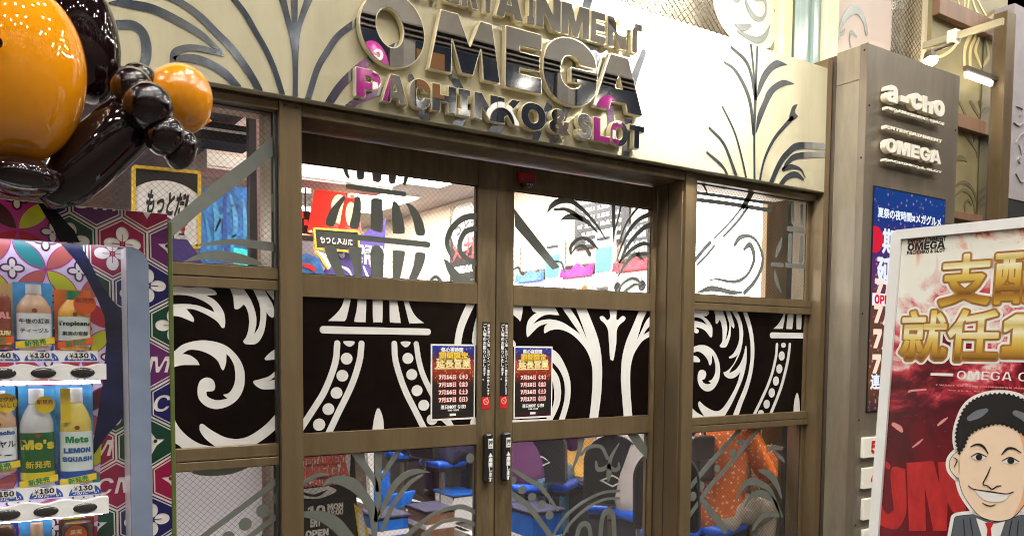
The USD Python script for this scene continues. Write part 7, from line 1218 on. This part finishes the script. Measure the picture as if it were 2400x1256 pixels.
red_lamp('left red lamp shade behind the left door', 778, 452, 545, 2.2, .16); red_lamp('right red lamp shade behind the left door', 812, 468, 548, 2.1, .10); red_lamp('small red lamp shade at the left edge of the left door', 716, 520, 548, 2.4, .09)
o, f, p = board_at('gold_splash_sign', 'brown gold splashed sign behind the red lamps', 'sign', [(730, 440), (832, 456), (832, 560), (730, 552)], 2.6, 'splash_gold')
o, f, p = board_at('red_black_banner', 'red and black banner at the left edge of the left door', 'banner', [(690, 492), (748, 498), (748, 552), (690, 545)], 2.3, 'black_print')
for k in range(4): obj('red_square', sheet(pxpoly([(702+11*k, 496+18*(k % 3)), (711+11*k, 497+18*(k % 3)), (711+11*k, 511+18*(k % 3)), (702+11*k, 510+18*(k % 3))], f), f, .001, .002), 'shade_red', o)
o, f, p = board_at('black_gold_sign', 'black sign with gold edge and white brush writing behind the left door', 'sign', [(738, 538), (838, 545), (838, 588), (742, 580)], 1.5, 'black_print', frame='gold_print', fw=.012)
a = p.bounds; obj('lettering', sheet(fit(word('もっとメガだ', 1, .03), a[0]+.03, a[2]-.03, (a[1]+a[3])/2-.025, (a[1]+a[3])/2+.03), f, .001, .002), 'white_print', o)
o, f, p = board_at('purple_flag', 'purple flag with OMEGA and a cross in white, behind the left door', 'flag', [(780, 600), (836, 565), (862, 540), (905, 512), (896, 665), (745, 665)], 1.55, 'purple_cloth')
for s, x, y, em in (('OMEGA', 866, 586, .075), ('×', 864, 598, .06), ('cho', 862, 607, .09)): 
    c = f.px(x, y); obj('lettering', sheet(affinity.scale(centred(word(s, em), c[0], c[1]), -1 if s == 'OMEGA' else 1, 1, origin=tuple(c)), f, .001, .002), 'white_print', o)
for s in ('800,625,4 815,632,8 824,645,3', '852,625,4 858,640,6 866,662,6', '868,622,3 878,645,6 884,662,6', '795,596,3 803,600,10 806,592,2'): obj('wave_pattern', sheet(brush(s, (0, 0, 1.0), f).intersection(p), f, .001, .002), 'white_print', o)
o, f, p = board_at('yellow_white_kite', 'white pennant with yellow edge left of the purple flag', 'pennant', [(740, 585), (755, 592), (790, 605), (772, 630), (758, 622)], 1.5, 'white_print'); obj('edge', sheet(brush('736,560,4 738,588,5 752,604,5 768,630,5', (0, 0, 1), f), f, .001, .003), 'gold_print', o)
o, f, p = board_at('blue_cushion', 'round blue cushion with a red band at the left door', 'cushion', [(690, 600), (720, 594), (748, 606), (760, 640), (735, 655), (690, 650)], 1.4, 'blue_batik', t=.08); obj('red_band', sheet(brush('712,622,8 728,626,12 736,634,8', (0, 0, 1), f), f, .001, .004), 'red_print', o)
gp = thing('grey_panel', 'grey wall panel behind the flags', 'panel', (1.5, 3.2, 0)); obj('panel', bx(.4, 2.6, 3.2, 3.25, .0, 2.35), 'room_mauve', gp)
# low level: OMEGA stand sign, blue machine sides, floor strips
o, f, p = board_at('standing_sign', 'dark standing sign with red OMEGA lettering and a yellow side, behind the left door', 'sign', [(690, 1050), (830, 1046), (840, 1256), (850, 1420), (690, 1430)], .62, 'gap_black', t=.03)
a_ = lambda x, y: f.px(x, y)
obj('top_paper', sheet(pxpoly([(690, 1100), (725, 1066), (822, 1060), (818, 1128), (690, 1140)], f), f, .001, .002), 'white_print', o)
mat('logo_red', (.72, .16, .12), .4)
for s, q0, q1 in (('ENTERTAINMENT', (690, 1070), (812, 1086)), ('OMEGA', (690, 1090), (818, 1117)), ('PACHINKO', (690, 1121), (800, 1134))):
    c0, c1 = f.px(*q0), f.px(*q1); obj('lettering', sheet(fit(word(s, 1, .02), c0[0], c1[0], c1[1], c0[1]), f, .002, .003), 'logo_red', o)
obj('fan_mask', sheet(blob('690,1148* 770,1138* 788,1148 770,1160 740,1168 700,1164', (0, 0, 1), f), f, .002, .003), 'white_print', o); obj('fan_eye', sheet(blob('700,1150* 735,1158* 768,1146* 750,1160 735,1163 715,1160', (0, 0, 1), f), f, .003, .004), 'black_print', o)
for s, q0, q1 in (('10', (721, 1186), (762, 1204)), ('MON', (767, 1180), (804, 1190)), ('19:00', (767, 1193), (804, 1204)), ('ENT', (727, 1214), (752, 1232)), ('OPEN', (716, 1243), (770, 1253))):
    c0, c1 = f.px(*q0), f.px(*q1); obj('lettering', sheet(fit(word(s, 1, .01), c0[0], c1[0], c1[1], c0[1]), f, .001, .002), 'white_print', o)
obj('yellow_strip', sheet(pxpoly([(829, 1178), (846, 1195), (866, 1256), (880, 1330), (850, 1330)], f), f, .001, .003), 'yellow_print', o); obj('white_strip', sheet(pxpoly([(838, 1200), (850, 1200), (864, 1330), (850, 1330)], f), f, .003, .004), 'white_print', o)
for k, (pts, y, m, lb) in enumerate((([(862, 1060), (876, 1058), (876, 1195), (868, 1160)], 1.6, 'white_paint', 'thin white board edge in the left door'), ([(866, 1105), (884, 1125), (884, 1215), (870, 1165)], 2.2, 'blue_gloss', 'narrow blue board left of the chairs'), ([(880, 1115), (912, 1100), (918, 1230), (880, 1230)], 3.1, 'blue_gloss', 'blue machine side in the left door'), ([(915, 1160), (975, 1150), (960, 1182), (905, 1200)], 3.0, 'blue_gloss', 'low blue box between the chairs'))):
    board_at('blue_board' if m != 'white_paint' else 'white_board', lb, 'board', pts, y, m, t=.05)
st_ = thing('floor_strips', 'white inlaid strips in the dark hall floor', 'floor strips', (2.4, 4.4, .005))
for k in range(7):
    a0_ = atz(880+34*k, 1215-14*(k % 2), .006); obj('strip', bx(a0_[0]-.035, a0_[0]+.035, a0_[1]-.9, a0_[1]+.9, .0045, .008, 0), 'white_print', st_)

# ---------------------------------------------------------------- chairs and players
def chair(label, x, y, yaw, back=True):
    o = thing('swivel_chair' if back else 'stool', label, 'chair' if back else 'stool', (0, 0, 0))
    T = trimesh.transformations.rotation_matrix(yaw, [0, 0, 1]); T[:3, 3] = (x, y, 0)
    def put(nm, m, mt, **k): m = m.copy(); m.apply_transform(T); obj(nm, m, mt, o, **k)
    seat = Manifold.batch_hull([Manifold.sphere(.035, 16).translate((sx*.125, sy*.13, .515)) for sx in (-1, 1) for sy in (-1, 1)]+[Manifold.sphere(.03, 16).translate((0, .15, .518))])
    mm = seat.to_mesh(); put('seat', trimesh.Trimesh(mm.vert_properties[:, :3], mm.tri_verts), 'blue_seat', smooth=50)
    put('seat_shell', bx(-.145, .145, -.15, .15, .455, .485, .01), 'black_leather'); put('pedestal', tube((0, 0, .02), (0, 0, .46), .032), 'chrome'); put('foot_plate', lathe([(0, .004), (.19, .004), (.19, .02), (.04, .035), (0, .035)]), 'chrome')
    if back:
        sh = unary_union([sbox(-.18, .0, .18, .27), Point(0, .27).buffer(.18)]).buffer(-.03).buffer(.03)
        m = trimesh.creation.extrude_polygon(sh, .05, engine='earcut'); v = np.array(m.vertices); v = np.column_stack([v[:, 0], -.185-v[:, 2]-.12*v[:, 1]**2*2, v[:, 1]+.56]); put('backrest', trimesh.Trimesh(v, m.faces), 'black_leather')
        rim = sh.difference(sh.buffer(-.012)); m = trimesh.creation.extrude_polygon(rim, .006, engine='earcut'); v = np.array(m.vertices); v = np.column_stack([v[:, 0], -.236-v[:, 2]-.12*v[:, 1]**2*2, v[:, 1]+.56]); put('piping', trimesh.Trimesh(v, m.faces), 'room_dark')
        dm = Polygon([(-.08, .16), (0, .20), (.08, .16), (0, .12)]); dm = dm.difference(dm.buffer(-.010)); m = trimesh.creation.extrude_polygon(dm, .004, engine='earcut'); v = np.array(m.vertices); v = np.column_stack([v[:, 0], -.238-v[:, 2]-.12*v[:, 1]**2*2, v[:, 1]+.56]); put('emblem', trimesh.Trimesh(v, m.faces), 'white_print')
        put('back_stem', bx(-.03, .03, -.21, -.185, .47, .60), 'chrome')
    return o
def chain(bones, n=14):
    t = Manifold()
    for (a, ra), (b, rb) in bones:
        t = t+Manifold.batch_hull([Manifold.sphere(ra, n).translate(tuple(map(float, a))), Manifold.sphere(rb, n).translate(tuple(map(float, b)))])
    t = t.refine_to_length(.03); mm = t.to_mesh(); m = trimesh.Trimesh(mm.vert_properties[:, :3], mm.tri_verts, process=True)
    trimesh.smoothing.filter_taubin(m, iterations=8); return m
mat('skin', (.55, .33, .22), .5, var=.06); mat('hair_dark', (.012, .009, .008), .45, var=.3); mat('shoe_dark', (.02, .018, .016), .4); mat('lip', (.42, .14, .12), .5)
def person(label, x, y, yaw, lean, shirt, pants, reach, hair_len=0.0, s=1.0):
    o = thing('person', label, 'person', (0, 0, 0))
    T = trimesh.transformations.rotation_matrix(yaw, [0, 0, 1]); T[:3, 3] = (x, y, 0)
    V = np.array; hipz = .64
    hip = V([0, 0, hipz]); ch = hip+V([0, math.sin(lean)*.34, math.cos(lean)*.34]); nk = ch+V([0, math.sin(lean)*.18, .17]); hd = nk+V([0, .035, .15])
    J = {}
    for sd_, sg in (('l', -1), ('r', 1)):
        J[sd_] = dict(h=hip+V([sg*.10, .02, -.01]), k=V([sg*.14, .44, .56]), a=V([sg*.13, .40, .11]), t=V([sg*.15, .60, .05]), s=ch+V([sg*.19, 0, .09]), e=ch+V([sg*.25, .17, -.15]), w=ch+V(reach)*V([sg, 1, 1]))
    def P(nm, m, mt, par=o, **k): m = m.copy(); m.apply_transform(T); return obj(nm, m, mt, par, **k)
    body = [((hip, .13), (ch, .14)), ((ch, .13), (nk, .062)), ((nk, .055), (hd, .055)), ((hd+V([0, .0, .02]), .095), (hd+V([0, .03, -.04]), .075))]
    shirt_b = [((hip+V([-.05, 0, -.04]), .142), (ch+V([-.06, 0, 0]), .150)), ((hip+V([.05, 0, -.04]), .142), (ch+V([.06, 0, 0]), .150)), ((ch+V([0, 0, .06]), .14), (nk+V([0, -.01, -.03]), .075))]
    shirt_b += [((hip+V([0, -.01, -.04]), .158), (ch+V([0, -.01, .02]), .160)), ((ch+V([0, -.01, .02]), .158), (nk+V([0, -.012, -.03]), .082))]
    pant_b = [((hip+V([-.06, 0, -.05]), .135), (hip+V([.06, 0, -.05]), .135))]; shoes = []
    for q in J.values():
        body += [((ch+V([0, 0, .07]), .08), (q['s'], .062)), ((q['s'], .055), (q['e'], .045)), ((q['e'], .042), (q['w'], .03)), ((q['h'], .09), (q['k'], .06)), ((q['k'], .058), (q['a'], .042)), ((q['a'], .04), (q['t'], .03))]
        d = q['w']-q['e']; d /= np.linalg.norm(d); sx_ = np.cross(d, [0, 0, 1.0]); sx_ /= np.linalg.norm(sx_); pm = q['w']+d*.075
        body += [((q['w'], .028), (pm+sx_*.022, .016)), ((q['w'], .028), (pm-sx_*.022, .016))]
        for f_ in range(4):
            b0 = pm+sx_*(-.03+.02*f_); L = [.066, .078, .074, .058][f_]; b1 = b0+d*L*.55-V([0, 0, .006]); b2 = b1+d*L*.35-V([0, 0, .022]); body += [((b0, .0105), (b1, .0095)), ((b1, .0095), (b2, .0085))]
        body += [((q['w']+d*.03+sx_*.03, .013), (q['w']+d*.075+sx_*.062, .010))]
        shirt_b += [((q['s'], .078), (q['e'], .062)), ((q['e'], .060), (q['e']+(q['w']-q['e'])*.75, .048)), ((ch+V([0, 0, .06]), .10), (q['s'], .078))]
        pant_b += [((q['h'], .108), (q['k'], .078)), ((q['k'], .076), (q['a']+V([0, 0, .03]), .062))]; shoes += [((q['a']+V([0, -.03, -.03]), .048), (q['t'], .042))]
    bm = P('body', chain(body, 12), 'skin', smooth=True); P('shirt', chain(shirt_b), shirt, smooth=True); P('trousers', chain(pant_b), pants, smooth=True); P('shoes', chain(shoes, 10), 'shoe_dark', smooth=True)
    hb2 = [((hd+V([0, -.015, .045]), .103), (hd+V([0, -.035, -.01]), .095))]+([((hd+V([0, -.05, 0]), .09), (hd+V([0, -.06, -.2]), .06))] if hair_len else [])
    P('hair', chain(hb2), 'hair_dark', smooth=True)
    fc = hd+V([0, .115, -.01])
    P('nose', chain([((fc+V([0, -.005, .01]), .010), (fc+V([0, .012, -.022]), .012))], 8), 'skin', bm)
    for sg in (-1, 1): P('eye', ball(fc+V([sg*.032, -.016, .016]), (.012, .008, .008), 2), 'white_print', bm); P('pupil', ball(fc+V([sg*.032, -.009, .016]), (.006, .004, .006), 1), 'hair_dark', bm); P('ear', ball(hd+V([sg*.097, .0, -.01]), (.012, .022, .032), 2), 'skin', bm)
    P('mouth', ball(fc+V([0, -.010, -.052]), (.024, .007, .006), 2), 'lip', bm)
    return o
M['floral'] = usdkit.material(stage, '/World/Looks/floral_orange', {'t': ('texture_coordinate', {}), 'v': ('voronoi_texture', {'scale': 40.0}), 'n': ('noise_texture', {'scale': 60.0, 'detail': 2.0}), 'a': ('math', {'math_type': 'multiply_add', 'value2': .5, 'value3': -.2}), 's': ('math', {'math_type': 'add'}),
    'r': ('rgb_ramp', {'ramp': [(.20, (.80, .62, .42)), (.30, (.78, .42, .22)), (.36, (.72, .16, .025)), (1, (.66, .12, .02))]}), 'p': ('principled_bsdf', {'roughness': .8})}, [('t.object', 'v.vector'), ('t.object', 'n.vector'), ('n.fac', 'a.value1'), ('v.distance', 's.value1'), ('a.value', 's.value2'), ('s.value', 'r.fac'), ('r.color', 'p.base_color')], surface='p.BSDF')
mat('cloth_navy', (.018, .016, .05), .8, var=.3, scale=4); mat('cloth_jeans', (.16, .36, .55), .8, var=.3, scale=12); mat('cloth_plum', (.10, .025, .10), .7, var=.4, scale=4); mat('cloth_silver', (.50, .46, .45), .4, var=.35, scale=5); mat('cloth_beige', (.50, .42, .34), .8); mat('cloth_black', (.015, .014, .016), .7)
YR = -math.pi/2                                   # facing the machines (+x)
def seat_at(px_, py_): return atz(px_, py_, .50)
q = seat_at(1668, 1236); px_o = (q[0], q[1])
chair('blue stool under the person in the orange shirt', q[0], q[1], YR+.2, back=False)
person('person in an orange floral shirt seated behind the right side window', q[0]-.02, q[1], YR+.25, .12, 'floral', 'cloth_beige', [.16, .42, -.06])
q = seat_at(1435, 1190); chair('black backed chair with rounded top in the middle of the right door', q[0], q[1], -.72)
q = seat_at(1345, 1150); chair('black backed chair turned sideways, left of the big one in the right door', q[0], q[1]+.25, -1.0)
q = seat_at(1502, 1206); chair('blue stool at the right edge of the right door', q[0], q[1], YR, back=False); person('person in a silver grey jacket at the right edge of the right door', q[0], q[1]+.02, YR+.3, .18, 'cloth_silver', 'cloth_black', [.14, .40, .02])
q = seat_at(1240, 1142); chair('blue stool under the person in the plum top, left part of the right door', q[0], q[1], YR, back=False); person('person in plum top and light jeans seated in the left part of the right door', q[0], q[1], YR+.5, .16, 'cloth_plum', 'cloth_jeans', [.16, .40, -.04], hair_len=1)
q = seat_at(1038, 1086); chair('black backed chair of the person in navy, right part of the left door', q[0], q[1], YR+.15); person('person in navy clothes seated in the right part of the left door', q[0], q[1], YR+.2, .14, 'cloth_navy', 'cloth_navy', [.15, .42, -.02])
q = seat_at(945, 1066); chair('distant black backed chair in the middle of the left door', q[0], q[1], YR-.1); person('person in dark jacket far back in the middle of the left door', q[0], q[1], YR+.1, .1, 'cloth_black', 'cloth_navy', [.15, .42, -.02])
q = seat_at(985, 1150); chair('black backed chair standing free in the left door', q[0]-1.2, q[1]-.6, YR-.5)
cc_ = thing('red_cap_crate', 'red and white goods box on top of the machine row, seen in the right door', 'box', (XM-.1, 1.5, .97)); obj('box', bx(XM-.145, XM-.04, 1.36, 1.62, .965, 1.06, .01), 'red_print', cc_); obj('lid', bx(XM-.15, XM-.038, 1.355, 1.625, 1.0605, 1.075, .004), 'white_print', cc_)

# bags and goods boxes among the chairs
def bag(label, px_, py_, y, w, d, h, m, handle=True, strap_to=None):
    c = at(px_, py_, y); o = thing('bag', label, 'bag', tuple(c))
    hull = Manifold.batch_hull([Manifold.sphere(.02, 12).translate((sx*(w/2-.02)*(1 if z_ < .5 else .88), sy*(d/2-.02), z_)) for sx in (-1, 1) for sy in (-1, 1) for z_ in (.02, h-.02)]).translate(tuple(map(float, c)))
    mm = hull.to_mesh(); obj('body', trimesh.Trimesh(mm.vert_properties[:, :3], mm.tri_verts), m, o, smooth=40)
    obj('pocket', bx(c[0]-w*.34, c[0]+w*.34, c[1]-d/2-.018, c[1]-d/2-.001, c[2]+h*.12, c[2]+h*.5, .008), m, o)
    if strap_to is not None: obj('long_strap', cat_m([tube((c[0]+s_*w*.36, c[1], c[2]+h-.02), strap_to, .008, 8) for s_ in (-1, 1)]), 'cloth_black', o)
    if handle: obj('strap', cat_m([tube((c[0]+math.cos(a)*w*.28, c[1], c[2]+h-.01+math.sin(a)*.07), (c[0]+math.cos(a+.32)*w*.28, c[1], c[2]+h-.01+math.sin(a+.32)*.07), .007, 8) for a in np.arange(0, 3.0, .32)]), 'cloth_black', o)
q = seat_at(1612, 1243); chair('black backed chair at the left edge of the right side window', q[0]-.10, q[1]+.02, -.95)
for k, (px_, py_, m, lb) in enumerate(((1205, 1206, 'red_print', 'red goods box on the floor at the left edge of the right door'), (1250, 1232, 'blue_gloss', 'blue goods box on the floor between the chairs of the right door'), (1070, 1185, 'plastic_white', 'white goods box on the floor by the middle of the doors'), (900, 1240, 'blue_gloss', 'blue goods box on the floor in the left door'), (1010, 1225, 'brown_wood', 'brown goods box on the floor in the left door'))):
    c = atz(px_, py_, .30 if k < 2 else .12); z0 = 0.0
    o = thing('goods_box', lb, 'box', (c[0], c[1], 0)); hh = .42 if k < 2 else .24
    obj('tub', bx(c[0]-.13, c[0]+.13, c[1]-.17, c[1]+.17, .005, hh, .012), m, o); obj('rim', bx(c[0]-.142, c[0]+.142, c[1]-.182, c[1]+.182, hh+.001, hh+.022, .006), 'cloth_navy' if k != 2 else 'blue_gloss', o); obj('lid', bx(c[0]-.128, c[0]+.128, c[1]-.168, c[1]+.168, hh-.03, hh-.002, .004), 'room_dark', o); obj('stripe', bx(c[0]-.1315, c[0]+.1315, c[1]-.1715, c[1]+.1715, hh*.45, hh*.62, 0), 'white_print', o)
bag('brown shoulder bag hanging at the left of the orange shirt', 1636, 1128, .20, .17, .10, .26, 'brown_bag', strap_to=(3.56, .40, 1.10)) if mat('brown_bag', (.06, .035, .025), .5) else None
